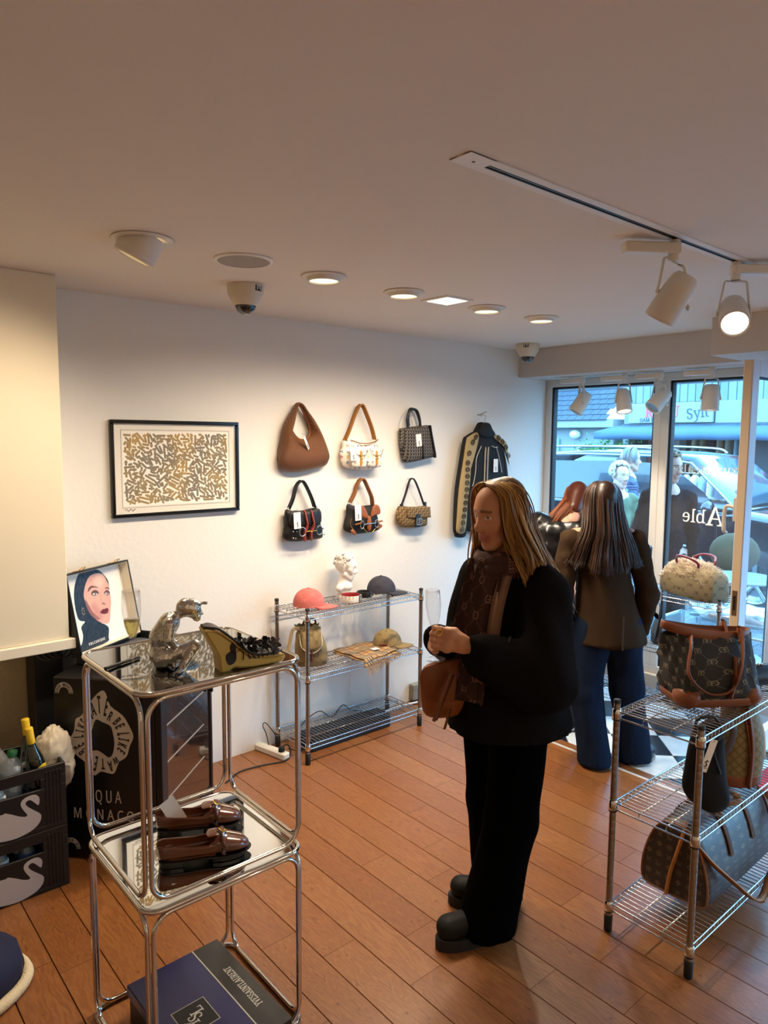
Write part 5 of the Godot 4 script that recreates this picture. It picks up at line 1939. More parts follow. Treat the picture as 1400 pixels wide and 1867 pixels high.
# ---------------------------------------------------------------- wire racks and what stands on them
func wire_rack(label: String, xf: Transform3D, l: float, d: float, levels: Array) -> Node3D:
	# local x along the rack, z across it, posts at the corners
	var o := thing("wire_rack", label, "wire rack", xf, "chrome wire racks")
	var h := 0.925
	var dark := mat("17171a", 0.5)
	for x in [0.0, l]:
		for z in [0.0, d]:
			var st := nst()
			var prof := []
			prof.append([0.0125, 0.06])
			for i in 30:
				var y := 0.085 + i * 0.0285
				prof.append([0.0125, y - 0.002]); prof.append([0.0118, y]); prof.append([0.0125, y + 0.002])
			prof.append([0.0125, h])
			lathe(st, prof, 14, T(x, 0, z), 2)
			var p := put("post", st, M.steel, o)
			st = nst()
			lathe(st, [[0.0125, 0.0], [0.0155, 0.004], [0.0165, 0.065], [0.013, 0.068]], 14, T(x, 0, z), 3)
			put("foot", st, M.rubber, p)
			st = nst()
			lathe(st, [[0.0132, h - 0.008], [0.0132, h + 0.004], [0.011, h + 0.006]], 14, T(x, 0, z), 3)
			put("cap", st, dark, p)
			for y in levels:
				st = nst()
				lathe(st, [[0.0145, y - 0.03], [0.0175, y - 0.028], [0.0165, y + 0.008], [0.0145, y + 0.01]], 14, T(x, 0, z), 3)
				put("collar", st, M.chrome, p)
				st = nst()
				lathe(st, [[0.0152, y - 0.036], [0.0165, y - 0.034], [0.0165, y - 0.03], [0.0152, y - 0.028]], 14, T(x, 0, z), 3)
				put("collar_ring", st, dark, p)
	for y in levels:
		var st := nst()
		var m := 0.012
		for q in [[v3(m, y, 0), v3(l - m, y, 0)], [v3(m, y, d), v3(l - m, y, d)], [v3(0, y, m), v3(0, y, d - m)], [v3(l, y, m), v3(l, y, d - m)]]:
			tube(st, q, 0.0032, 6)
			tube(st, [q[0] - v3(0, 0.026, 0), q[1] - v3(0, 0.026, 0)], 0.0032, 6)
		for z in [d / 3, d * 2 / 3]: tube(st, [v3(0, y - 0.02, z), v3(0, y - 0.007, z), v3(l, y - 0.007, z), v3(l, y - 0.02, z)], 0.003, 6)
		var sh := put("shelf", st, M.wire, o)
		st = nst()
		for z in [0.0, d]:
			var n := int(l / 0.028)
			var zz := []
			for i in n:
				var x0 := m + (l - 2 * m) * i / n
				zz.append(v3(x0, y - 0.001, z)); zz.append(v3(x0 + 0.001, y - 0.025, z))
				zz.append(v3(x0 + 0.014, y - 0.025, z)); zz.append(v3(x0 + 0.015, y - 0.001, z))
			tube(st, zz, 0.0017, 4)
		var nw := int(l / 0.0255)
		for i in range(1, nw): tube(st, [v3(l * i / nw, y - 0.001, 0), v3(l * i / nw, y - 0.001, d)], 0.0019, 5)
		tag(put("deck_wires", st, M.wire, sh), "", "", "", "stuff")
	return o

func ball_cap(label: String, xf: Transform3D, m: Material, brim_m: Material, extra = null) -> void:
	var o := thing("baseball_cap", label, "cap", xf, "caps on the wire rack")
	var st := nst()
	var rows := []
	for i in 10:
		var a := PI / 2 * i / 9.0
		var r := PackedVector3Array()
		for j in 36:
			var b := TAU * j / 36
			var seam := 1.0 - 0.012 * pow(absf(cos(b * 3)), 10)
			var fr := 1.0 + 0.06 * maxf(0.0, cos(b)) * cos(a)
			r.append(v3(0.094 * cos(b) * cos(a * 0.98) * seam * fr, 0.012 + 0.105 * pow(sin(a), 0.86) * seam, -0.08 * sin(b) * cos(a * 0.98) * seam))
		rows.append(r)
	loft(st, rows, 1, 5, 2)
	put("crown", st, m, o)
	st = nst()
	rows = []
	for i in 6:
		var t := i / 5.0
		var r := PackedVector3Array()
		for j in 15:
			var b := lerpf(1.25, -1.25, j / 14.0)
			var ex := 0.085 * cos(b * 0.98)
			r.append(v3(0.094 * cos(b) + ex * t, 0.016 - 0.03 * pow(absf(sin(b)), 2.0) * t * 0.4 - 0.012 * t + 0.002, -0.08 * sin(b) * (1.0 - 0.1 * t)))
		rows.append(r)
	sheet(st, rows, 0.005, 4, 1.2)
	put("brim", st, brim_m, o)
	st = nst()
	ell(st, v3(0, 0.117, 0), v3(0.008, 0.005, 0.008))
	put("button", st, brim_m, o)
	if extra:
		st = nst()
		for q in [[0.0, "1e4a2c"], [1.0, "a3312c"], [2.0, "1e4a2c"]]:
			if q[0] != 1.0: continue
		strap(st, [v3(-0.06, 0.03, 0.064), v3(-0.035, 0.032, 0.076), v3(-0.01, 0.034, 0.0815)], 0.004, 0.022, v3(-0.3, 0, 1))
		put("striped_web", st, mat("7d2a28", 0.7), o)

func belt(label: String, at: Vector3, r: float, h: float, om: Material, im: Material, turn: float) -> void:
	var o := thing("belt", label, "belt", Transform3D(Basis(Vector3.UP, turn), at), "rolled belts on the wire rack")
	var st := nst()
	lathe(st, [[r, 0.0], [r + 0.001, 0.002], [r + 0.001, h - 0.002], [r, h]], 36)
	put("strap", st, om, o)
	st = nst()
	lathe(st, [[r - 0.004, h], [r - 0.005, h - 0.002], [r - 0.005, 0.002], [r - 0.004, 0.0]], 36)
	lathe(st, [[r, h], [r - 0.004, h]], 36)
	put("lining", st, im, o)
	st = nst()
	for q in [[-0.022, -0.016, 0.0, h], [0.016, 0.022, 0.0, h], [-0.022, 0.022, h - 0.005, h + 0.002], [-0.022, 0.022, -0.0, 0.005]]: slab(st, q[0], q[1], q[2], q[3], r - 0.001, r + 0.007, 0.0015)
	put("buckle", st, M.silver, o)

func make_racks() -> void:
	var levels := [0.115, 0.525, 0.885]
	wire_rack("chrome wire rack with three shelves standing against the back wall", T(2.277, 0, -3.64), 0.896, 0.327, levels)
	wire_rack("chrome wire rack in the right foreground carrying large bags", T(2.365, 0, -1.394), 0.92, 0.321, levels)
	wire_rack("chrome wire rack in front of the shop window, behind the two women", T(4.745, 0, -3.12, -90), 1.20, 0.36, levels)
	back_rack_goods()
	near_rack_goods()
	window_rack_goods()

func back_rack_goods() -> void:
	var Y := 0.8875
	var pk := gg_tex(Color("c4655e"), Color("d87b70"), Color("d27469"))
	var pm := mat("ffffff", 0.85, 0, {"tex": pk})
	ball_cap("salmon pink patterned baseball cap at the left end of the top shelf", T(2.402, Y, -3.485, -32), pm, pm)
	var nv := mat("ffffff", 0.85, 0, {"tex": gg_tex(Color("34343f"), Color("23232c"), Color("262630"))})
	ball_cap("dark grey blue patterned baseball cap right of the white bust", T(2.992, Y, -3.505, -32), nv, nv)
	M.ggb = mat("ffffff", 0.8, 0, {"tex": gg_tex(Color("8f7a50"), Color("5e4928"), Color("6d5834"))})
	ball_cap("beige patterned baseball cap on the middle shelf right of the scarf", T(3.035, 0.5275, -3.49, -32), M.ggb, mat("8a744c", 0.85), true)
	var wl := mat("ffffff", 0.5, 0, {"tex": mono_tex(Color("e6ddd0"), [Color("7a6a58"), Color("b3a04a"), Color("6a7ba0"), Color("b06a60")]), "uv": Vector3(4, 0.6, 1)})
	belt("rolled white belt with red lining and silver buckle before the bust", v3(2.70, Y, -3.455), 0.062, 0.042, wl, mat("8e1c24", 0.6), 0.6)
	belt("rolled black belt with silver buckle between bust and dark cap", v3(2.845, Y, -3.50), 0.046, 0.036, mat("0d0d0e", 0.4), mat("121213", 0.5), 0.7)
	# bust
	var o := thing("bust", "white plaster bust of a curly haired young man on the top shelf", "bust", T(2.735, Y, -3.57, 32))
	var pl := mat("e9e5dc", 0.5)
	var st := nst()
	lathe(st, [[0.05, 0.0], [0.052, 0.004], [0.05, 0.022], [0.038, 0.026]], 24, Transform3D(), 3)
	put("base", st, pl, o)
	st = nst()
	var L := []
	var hx := Transform3D(Basis(Vector3.RIGHT, 0.12) * Basis(Vector3.UP, 0.25) * 0.66, v3(0, 0.192, 0.014))
	var hd := head_limbs(hx, Color.WHITE, Color.WHITE, Color.WHITE)
	L.append_array(hd[0])
	L.append(limb(v3(0, 0.075, -0.008), v3(0, 0.135, 0.0), 0.038, 0.034))
	L.append(limb(v3(-0.06, 0.07, -0.008), v3(0.06, 0.07, -0.008), 0.024, 0.024, null, Vector3.BACK, 1.1))
	L.append(limb(v3(0, 0.04, 0.005), v3(0, 0.07, 0.01), 0.03, 0.045))
	body(st, L, 0.0042, 210.0)
	put("figure", st, pl, o)
	st = nst()
	var rng := RandomNumberGenerator.new()
	rng.seed = 4
	for i in 150:
		var th := rng.randf() * TAU
		var ph := rng.randf_range(-0.15, 1.5)
		var n := v3(cos(ph) * sin(th), sin(ph), cos(ph) * cos(th))
		if n.z > 0.45 and n.y < 0.62: continue
		var c: Vector3 = hx * (v3(0, 0.045, -0.012) + n * v3(0.086, 0.092, 0.1))
		var t := n.cross(v3(rng.randfn(), rng.randfn(), rng.randfn())).normalized()
		var b := n.cross(t)
		var pts := []
		for k in 8:
			var a := k * 0.8
			var rr := 0.0085 * (1.0 - k * 0.06)
			pts.append(c + t * rr * cos(a) + b * rr * sin(a) + n * (0.003 + 0.0009 * k))
		tube(st, pts, 0.0042, 5)
	tag(put("curls", st, pl, o), "", "", "", "stuff")
	# scarf
	var im := newimg(256, 256, Color("a8875a"))
	var dk := Color("2a2622"); var rd := Color("8d4a34"); var wt := Color("d9cfb8")
	for k in 2:
		for q in [[20, 10, dk], [36, 10, dk], [52, 10, dk], [28, 5, wt], [45, 5, wt], [92, 8, rd], [100, 3, dk]]:
			for i in q[1]:
				var p: int = k * 128 + q[0] + i
				for j in 256:
					im.set_pixel(p, j, im.get_pixel(p, j).lerp(q[2], 0.6))
					im.set_pixel(j, p, im.get_pixel(j, p).lerp(q[2], 0.6))
	var pla := mat("ffffff", 0.95, 0, {"tex": tex(im)})
	o = thing("scarf", "folded tan plaid wool scarf with fringe hanging over the middle shelf", "scarf", T(2.82, 0.528, -3.48, 0))
	for layer in 2:
		st = nst()
		var rows := []
		for i in 15:
			var t := i / 14.0
			var r := PackedVector3Array()
			for j in 15:
				var u := j / 14.0
				# two corners hang over the front edge
				var x := lerpf(-0.165, 0.13, u) + 0.045 * t
				var z := lerpf(-0.13, 0.155, t) + 0.03 * (1.0 - u) - 0.012 * layer
				var y := 0.008 + layer * 0.011 + 0.004 * sin(x * 40 + t * 3) + 0.003 * sin(z * 50)
				if z > 0.15: y -= (z - 0.15) * 0.9
				r.append(v3(x + 0.01 * layer, y, z))
			rows.append(r)
		rows.reverse()
		sheet(st, rows, 0.006, 1.1, 1.1)
		put("cloth", st, pla, o)
	st = nst()
	for j in 46:
		var u := j / 45.0
		var x := lerpf(-0.165, 0.13, u) + 0.047
		var z := 0.155 + 0.03 * (1.0 - u)
		var y := 0.008 - maxf(0.0, z - 0.15) * 0.9
		var ln := 0.035 + 0.012 * sin(j * 2.7)
		tube(st, [v3(x, y, z), v3(x + 0.002, y - 0.004 - maxf(0.0, z - 0.165) * 0.2, z + ln * 0.5), v3(x + 0.004 * sin(j), y - ln * (0.25 + 0.9 * (1.0 - u)), z + ln * 0.75)], 0.0022, 4)
	tag(put("fringe", st, mat("8a6a48", 0.95), o), "", "", "", "stuff")
	st = nst()
	slab(st, 0.03, 0.085, 0.026, 0.028, 0.03, 0.075, 0.0005)
	put("care_label", st, mat("e5ded0", 0.8), o)
	# backpack
	o = thing("backpack", "beige patterned backpack with drawstring and cream trim on the middle shelf", "backpack", T(2.43, 0.527, -3.495, -25))
	st = nst()
	var rows := []
	for q in [[0.0, 0.085, 0.05, 0.0], [0.008, 0.095, 0.06, 0.0], [0.06, 0.1, 0.068, 0.0], [0.13, 0.094, 0.062, -0.006], [0.18, 0.08, 0.05, -0.014], [0.21, 0.062, 0.038, -0.02], [0.235, 0.07, 0.03, -0.026], [0.25, 0.076, 0.028, -0.028]]:
		var r := ringxz(q[3], q[0], 0, q[1], q[2], 28, 2.6)
		if q[0] > 0.15:
			for j in r.size(): r[j] += v3(0, 0.006 * sin(j * 2.2), 0) + v3(r[j].x, 0, r[j].z) * 0.05 * sin(j * 2.2)
		rows.append(r)
	loft(st, rows, 1, 4, 3)
	put("body", st, M.ggb, o)
	st = nst()
	rows = []
	for i in 9:
		var t := i / 8.0
		var r := PackedVector3Array()
		for j in 9:
			var u := j / 8.0 - 0.5
			r.append(v3(u * 0.13 * (1.0 - 0.15 * t) - 0.01, 0.235 - 0.115 * t * t - 0.02 * t, 0.01 + 0.068 * sin(t * 1.5)))
		rows.append(r)
	rows.reverse()
	sheet(st, rows, 0.006, 2, 2)
	var fl := put("flap", st, M.ggb, o)
	st = nst()
	tube(st, curve([v3(-0.075, 0.2, 0.03), v3(-0.07, 0.13, 0.07), v3(-0.01, 0.092, 0.082), v3(0.05, 0.13, 0.07), v3(0.055, 0.2, 0.03)], 5), 0.004, 6)
	put("edging", st, mat("d6c8ad", 0.6), fl)
	st = nst()
	strap(st, [v3(-0.012, 0.11, 0.08), v3(-0.012, 0.04, 0.073)], 0.004, 0.022, Vector3.BACK)
	put("red_tab", st, mat("7c2b24", 0.7), o)
	st = nst()
	strap(st, curve([v3(-0.05, 0.22, 0.02), v3(-0.11, 0.235, 0.03), v3(-0.135, 0.17, 0.04), v3(-0.145, 0.09, 0.05), v3(-0.13, 0.02, 0.06)], 5), 0.022, 0.005, v3(-0.4, 0.2, 1))
	put("shoulder_strap", st, mat("b39b73", 0.6), o)
	st = nst()
	tube(st, curve([v3(-0.05, 0.24, -0.03), v3(-0.03, 0.275, -0.02), v3(0.02, 0.275, -0.02), v3(0.035, 0.24, -0.03)], 5), 0.006, 6)
	put("top_handle", st, mat("5a4326", 0.6), o)
	# black case on the floor
	o = thing("floor_case", "long black case lying on the floor under the back rack", "case", T(2.70, 0, -3.50))
	st = nst()
	var rr := rrect(0.66, 0.15, 0.03)
	extrude(st, rr, 0.085, Transform3D(Basis(Vector3.RIGHT, -PI / 2), v3(0, 0.0427, 0)), 0.006)
	put("body", st, M.black, o)
	st = nst()
	extrude(st, rrect(0.60, 0.10, 0.02), 0.006, Transform3D(Basis(Vector3.RIGHT, -PI / 2), v3(0, 0.087, 0)), 0.002)
	put("lid", st, mat("1b1c1f", 0.35), o)
	st = nst()
	tube(st, curve([v3(2.30, 0.006, -3.56), v3(2.34, 0.006, -3.48), v3(2.36, 0.02, -3.5), v3(2.42, 0.10, -3.60), v3(2.56, 0.165, -3.60), v3(2.66, 0.10, -3.60), v3(2.75, 0.16, -3.60), v3(2.84, 0.1, -3.60), v3(3.1, 0.02, -3.62)], 8), 0.003, 5)
	one("black_cable", "thin black cable looping behind the black case under the rack", "cable", st, M.black)
	# power strip
	o = thing("power_strip", "white power strip standing against the wall left of the back rack", "power strip", T(2.19, 0, -3.565, 12))
	st = nst()
	box(st, v3(0.052, 0.04, 0.25), T(0, 0.02, 0), 0.006)
	put("body", st, mat("e3ddd2", 0.4), o)
	for i in 4:
		st = nst()
		lathe(st, [[0.0, 0.034], [0.015, 0.034], [0.018, 0.0405], [0.0205, 0.0405]], 16, T(0, 0.0005, -0.085 + i * 0.055))
		put("socket", st, mat("cfc9be", 0.5), o)
	st = nst()
	lathe(st, [[0.019, 0.037], [0.019, 0.055], [0.014, 0.066], [0.01, 0.07]], 14, T(0, 0, 0.08), 3)
	tube(st, curve([v3(0, 0.062, 0.08), v3(0.03, 0.075, 0.09), v3(0.05, 0.05, 0.1), v3(0.04, 0.01, 0.11), v3(-0.03, 0.006, 0.13), v3(-0.15, 0.006, 0.07), v3(-0.28, 0.006, 0.03), v3(-0.42, 0.006, 0.07)], 6), 0.0045, 6)
	put("plug_and_cord", st, M.black, o)
	st = nst()
	tube(st, curve([v3(0, 0.05, -0.03), v3(-0.01, 0.12, -0.04), v3(0.0, 0.16, -0.08), v3(0.05, 0.15, -0.1), v3(0.1, 0.05, -0.05)], 6), 0.003, 5)
	put("thin_cord", st, M.black, o)

func lofty(st: SurfaceTool, secs: Array, n := 28, us := 4.0, vs := 3.0, wob := 0.0) -> void:
	# secs: [y, cx, cz, rx, rz, squareness]
	var rows := []
	var ns := noise(1.0, 9, 2)
	for q in secs:
		var r := ringxz(q[1], q[0], q[2], q[3], q[4], n, q[5])
		if wob > 0:
			for j in n: r[j] += v3(r[j].x - q[1], 0, r[j].z - q[2]) * wob * ns.get_noise_3dv(r[j] * 22.0)
		rows.append(r)
	loft(st, rows, 1, us, vs)

func near_rack_goods() -> void:
	var Y := 0.8875
	# large slouchy tote
	var o := thing("tote_bag", "large dark patterned tote with brown leather trim slumped on the near rack", "tote bag", T(2.765, Y, -1.235, -33))
	var gd := mat("ffffff", 0.8, 0, {"tex": gg_tex(Color("2b2a29"), Color("8d8266"), Color("716951")), "uv": Vector3(15, 6.5, 1)})
	var br := mat("7c421f", 0.45, 0, {"bump": noisetex(64, 0.15, 22, 0, 1), "bs": 0.05, "tri": 9})
	var st := nst()
	lofty(st, [[0.03, 0, 0, 0.165, 0.105, 5.0], [0.07, -0.005, -0.002, 0.172, 0.112, 4.0], [0.12, -0.01, -0.006, 0.172, 0.105, 3.4], [0.17, -0.012, -0.012, 0.172, 0.1, 3.0], [0.22, -0.015, -0.018, 0.176, 0.075, 2.8], [0.26, -0.015, -0.02, 0.18, 0.05, 2.4]], 64, 1.0, 0.5, 0.14)
	put("body", st, gd, o)
	st = nst()
	lofty(st, [[0.0, 0, 0, 0.158, 0.1, 5.0], [0.004, 0, 0, 0.166, 0.108, 5.0], [0.028, 0, 0, 0.172, 0.112, 5.0], [0.034, 0, 0, 0.169, 0.109, 5.0]], 40)
	put("leather_base", st, br, o)
	for s in [-1.0, 1.0]:
		st = nst()
		ell(st, v3(s * 0.125, 0.035, 0.055), v3(0.052, 0.05, 0.062), Basis(), 16, 9)
		put("leather_corner", st, br, o)
	st = nst()
	var rows := []
	for q in [[0.252, 0.181, 0.055, 0.0], [0.256, 0.187, 0.058, 0.0], [0.284, 0.186, 0.05, 0.0], [0.287, 0.182, 0.047, 0.0], [0.26, 0.178, 0.045, 0.0]]:
		var r := ringxz(-0.015, q[0], -0.02, q[1], q[2], 48, 2.4)
		for j in 48: r[j].y += 0.016 * pow(absf(r[j].x + 0.015) / 0.18, 2.0) - 0.02 * (r[j].x / 0.18) - 0.01
		rows.append(r)
	loft(st, rows, 0)
	put("rim_band", st, br, o)
	st = nst()
	pillow(st, curve2([[-0.03, 0.252], [0.04, 0.247], [0.044, 0.225], [0.02, 0.2], [-0.01, 0.2], [-0.035, 0.23]], 3), 0.008, 0.002, T(0, 0, 0.045, 0, -18))
	put("leather_tab", st, br, o)
	for q in [[0.035, 1.0], [-0.07, -1.0]]:
		st = nst()
		var z: float = q[0]
		strap(st, curve([v3(-0.115, 0.215, z + 0.02), v3(-0.11, 0.262, z), v3(-0.14, 0.235, z + 0.055), v3(-0.16, 0.14, z + 0.085), v3(-0.09, 0.07, z + 0.10), v3(0.0, 0.075, z + 0.10), v3(0.05, 0.15, z + 0.085), v3(0.085, 0.245, z + 0.035), v3(0.095, 0.29, z - 0.005), v3(0.09, 0.24, z - 0.01)], 6), 0.006, 0.02, v3(-0.2, 0.3, 1))
		put("shoulder_strap", st, br, o)
		for x in [-0.115, 0.085]:
			st = nst()
			stud(st, v3(x, 0.24, 0.052), 0.008)
			put("rivet", st, M.gold, o)
	st = nst()
	strap(st, curve([v3(0.045, 0.19, 0.085), v3(0.035, 0.12, 0.11), v3(0.01, 0.04, 0.12)], 5), 0.005, 0.024, Vector3.BACK)
	put("strap_anchor", st, br, o)
	# bucket bag
	o = thing("bucket_bag", "tan lattice printed bucket bag with brown leather strap on the middle shelf", "bucket bag", T(2.905, 0.5275, -1.165, -30))
	var la := mat("ffffff", 0.55, 0, {"tex": lattice_tex(Color("7c6a42"), Color("5f4d2a"), Color("8d7c52")), "uv": Vector3(1, 1, 1)})
	st = nst()
	lofty(st, [[0.045, 0, 0, 0.091, 0.075, 2.4], [0.12, 0, 0, 0.096, 0.078, 2.4], [0.2, 0, 0, 0.09, 0.072, 2.4], [0.27, 0, 0, 0.074, 0.055, 2.4], [0.33, 0.0, 0, 0.055, 0.036, 2.4]], 32, 14, 8)
	put("body", st, la, o)
	st = nst()
	lofty(st, [[0.0, 0, 0, 0.083, 0.067, 2.4], [0.006, 0, 0, 0.09, 0.073, 2.4], [0.045, 0, 0, 0.094, 0.077, 2.4], [0.049, 0, 0, 0.092, 0.075, 2.4]], 32)
	put("leather_base", st, br, o)
	st = nst()
	strap(st, curve([v3(-0.01, 0.01, 0.073), v3(-0.01, 0.12, 0.081), v3(-0.01, 0.2, 0.076), v3(-0.01, 0.28, 0.056), v3(-0.01, 0.335, 0.037)], 5), 0.005, 0.034, Vector3.BACK)
	put("leather_strip", st, br, o)
	st = nst()
	tube(st, curve([v3(-0.022, 0.32, 0.046), v3(-0.018, 0.22, 0.078), v3(-0.01, 0.15, 0.086), v3(-0.002, 0.22, 0.078), v3(0.004, 0.31, 0.05)], 6), 0.003, 6)
	stud(st, v3(-0.01, 0.148, 0.087), 0.007)
	put("drawstring", st, mat("b0622e", 0.5), o)
	st = nst()
	stud(st, v3(-0.01, 0.255, 0.066), 0.007)
	put("rivet", st, M.gold, o)
	st = nst()
	strap(st, curve([v3(0.055, 0.3, 0.0), v3(0.09, 0.22, 0.02), v3(0.1, 0.1, 0.03)], 5), 0.004, 0.01, Vector3.RIGHT)
	put("side_strap", st, mat("d8cfc0", 0.5), o)
	# black velvet pouch hanging from the top shelf
	o = thing("velvet_bag", "black velvet bag with white tag hanging from the top shelf by the post", "handbag", T(2.545, 0.53, -1.13, -38))
	st = nst()
	pillow(st, curve2([[-0.05, 0.33], [0.0, 0.345], [0.05, 0.33], [0.062, 0.25], [0.075, 0.15], [0.095, 0.05], [0.075, 0.01], [0.02, 0.0], [-0.05, 0.045], [-0.085, 0.1], [-0.08, 0.18], [-0.068, 0.27]], 4), 0.04, 0.04)
	put("body", st, mat("060607", 0.95), o)
	st = nst()
	tube(st, curve([v3(-0.05, 0.32, 0), v3(-0.04, 0.36, 0), v3(0.02, 0.365, 0), v3(0.05, 0.32, 0)], 5), 0.006, 6)
	put("handle", st, M.blackl, o)
	st = nst()
	tube(st, curve([v3(0.05, 0.32, 0.03), v3(0.0, 0.27, 0.045), v3(0.03, 0.17, 0.045)], 5), 0.004, 6)
	put("seam_cord", st, mat("1b1a1b", 0.5), o)
	price_tag(o, v3(-0.022, 0.245, 0.055), 0.026, 0.125, deg_to_rad(-17))
	# dark strap pieces behind the post
	st = nst()
	strap(st, curve([v3(2.62, 0.82, -1.19), v3(2.68, 0.84, -1.16), v3(2.74, 0.80, -1.12), v3(2.70, 0.70, -1.14), v3(2.63, 0.62, -1.2)], 6), 0.03, 0.006, v3(-0.5, 0.3, 1))
	one("leather_strap", "dark brown leather strap dangling beside the bucket bag", "strap", st, mat("3a2118", 0.5))
	# travel duffel
	o = thing("duffel_bag", "dark brown monogram travel duffel with tan straps on the lowest shelf", "duffel bag", T(2.60, 0.118, -1.255, 0))
	var mo := mat("ffffff", 0.45, 0, {"tex": mono_tex(Color("33261c"), [Color("6e5a3a"), Color("665236"), Color("725f3f")]), "uv": Vector3(3.2, 2.6, 1), "coat": 0.15, "cr": 0.4})
	st = nst()
	var sec := []
	for p in curve2([[-0.128, 0.006], [-0.06, 0.0], [0.06, 0.0], [0.128, 0.006], [0.14, 0.06], [0.13, 0.14], [0.095, 0.24], [0.05, 0.292], [0.0, 0.302], [-0.05, 0.292], [-0.095, 0.24], [-0.13, 0.14], [-0.14, 0.06]], 3): sec.append(p)
	rows = []
	for q in [[0.0, 0.94], [0.012, 0.99], [0.04, 1.0], [0.3, 1.03], [0.56, 1.0], [0.59, 0.98], [0.6, 0.94]]:
		var r := PackedVector3Array()
		for p in sec: r.append(v3(q[0], p.y * (q[1] if p.y > 0.02 else 1.0), -p.x * q[1] * 0.98))
		rows.append(r)
	grid(st, rows, true, 3, 2)
	put("body", st, mo, o)
	var ec := curve2([[-0.12, 0.012], [0.0, 0.004], [0.12, 0.012], [0.13, 0.06], [0.12, 0.14], [0.088, 0.232], [0.045, 0.278], [0.0, 0.286], [-0.045, 0.278], [-0.088, 0.232], [-0.12, 0.14], [-0.13, 0.06]], 3)
	var mo2 := mat("ffffff", 0.5, 0, {"tex": mo.albedo_texture, "uv": Vector3(6.0, 6.0, 1)})
	for x in [0.002, 0.598]:
		st = nst()
		extrude(st, ec, 0.02, Transform3D(Basis(Vector3.UP, -PI / 2), v3(x, 0, 0)), 0.004)
		put("end_panel", st, mo2, o)
	st = nst()
	for x in [-0.004, 0.604]:
		var e := []
		for p in sec: e.append(v3(x, p.y * 0.96 + 0.004, -p.x * 0.955))
		tube(st, e, 0.005, 6, true)
	put("piping", st, mat("7a4a24", 0.5), o)
	var tan := mat("9a5f24", 0.5)
	st = nst()
	strap(st, curve([v3(-0.009, 0.0, -0.02), v3(-0.014, 0.1, -0.005), v3(-0.014, 0.2, 0.02), v3(-0.006, 0.27, 0.035), v3(0.03, 0.297, 0.03)], 5), 0.006, 0.03, Vector3.LEFT)
	put("end_strap", st, tan, o)
	for x in [0.2, 0.4]:
		st = nst()
		var b := []
		for i in range(4, 34): b.append(v3(x, sec[i].y * 1.035 + 0.002, -sec[i].x * 1.035))
		strap(st, b, 0.024, 0.005, v3(0, 1, 0))
		sweep(st, PackedVector3Array(b), flatprof(0.026, 0.005), Vector3.UP)
		put("body_strap", st, mat("6e4526", 0.45), o)
	for z in [-0.06, 0.07]:
		st = nst()
		tube(st, curve([v3(0.215, 0.27, z), v3(0.225, 0.315, z), v3(0.3, 0.335 - 0.05 * absf(z), z * 1.6), v3(0.375, 0.315, z), v3(0.385, 0.27, z)], 6), 0.009, 8)
		put("handle", st, tan, o)
	st = nst()
	torus(st, Vector3.ZERO, 0.013, 0.011, 0.002, T(-0.01, 0.262, 0.075, 60))
	put("ring", st, M.gold, o)
	st = nst()
	strap(st, curve([v3(-0.012, 0.252, 0.08), v3(0.03, 0.18, 0.13), v3(0.12, 0.085, 0.185), v3(0.2, 0.01, 0.215), v3(0.29, -0.035, 0.215), v3(0.36, -0.03, 0.205), v3(0.42, 0.0, 0.195), v3(0.47, 0.03, 0.20), v3(0.54, 0.12, 0.185), v3(0.59, 0.20, 0.15), v3(0.60, 0.26, 0.1)], 6), 0.007, 0.026, v3(-0.3, 0.3, 1))
	put("shoulder_strap", st, tan, o)
	st = nst()
	strap(st, curve([v3(0.28, -0.038, 0.218), v3(0.345, -0.034, 0.212), v3(0.415, 0.0, 0.2)], 5), 0.014, 0.036, v3(-0.3, 0.3, 1))
	put("shoulder_pad", st, mat("b07a45", 0.55), o)
	# black clutch at the far right of the top shelf
	o = thing("clutch_bag", "black leather evening clutch with metal clasp at the right end of the near rack", "clutch", T(3.10, Y, -1.19, -25))
	st = nst()
	lofty(st, [[0.0, 0, 0, 0.1, 0.04, 4.0], [0.01, 0, 0, 0.11, 0.05, 4.0], [0.04, 0, 0, 0.108, 0.05, 4.0], [0.065, 0, 0, 0.09, 0.03, 3.0], [0.075, 0, 0, 0.07, 0.012, 3.0]], 32)
	put("body", st, M.blackl, o)
	st = nst()
	tube(st, [v3(-0.06, 0.074, 0.005), v3(0.06, 0.074, 0.005)], 0.004, 6)
	stud(st, v3(0.0, 0.08, 0.008), 0.007); stud(st, v3(0.016, 0.08, 0.008), 0.007)
	put("clasp", st, M.silver, o)
	st = nst()
	tube(st, curve([v3(-0.1, 0.02, 0.04), v3(-0.09, 0.006, 0.08), v3(-0.04, 0.005, 0.11), v3(0.02, 0.005, 0.08), v3(0.06, 0.005, 0.11), v3(0.1, 0.01, 0.06)], 6), 0.003, 5)
	put("chain", st, mat("2a2624", 0.3, 0.9), o)

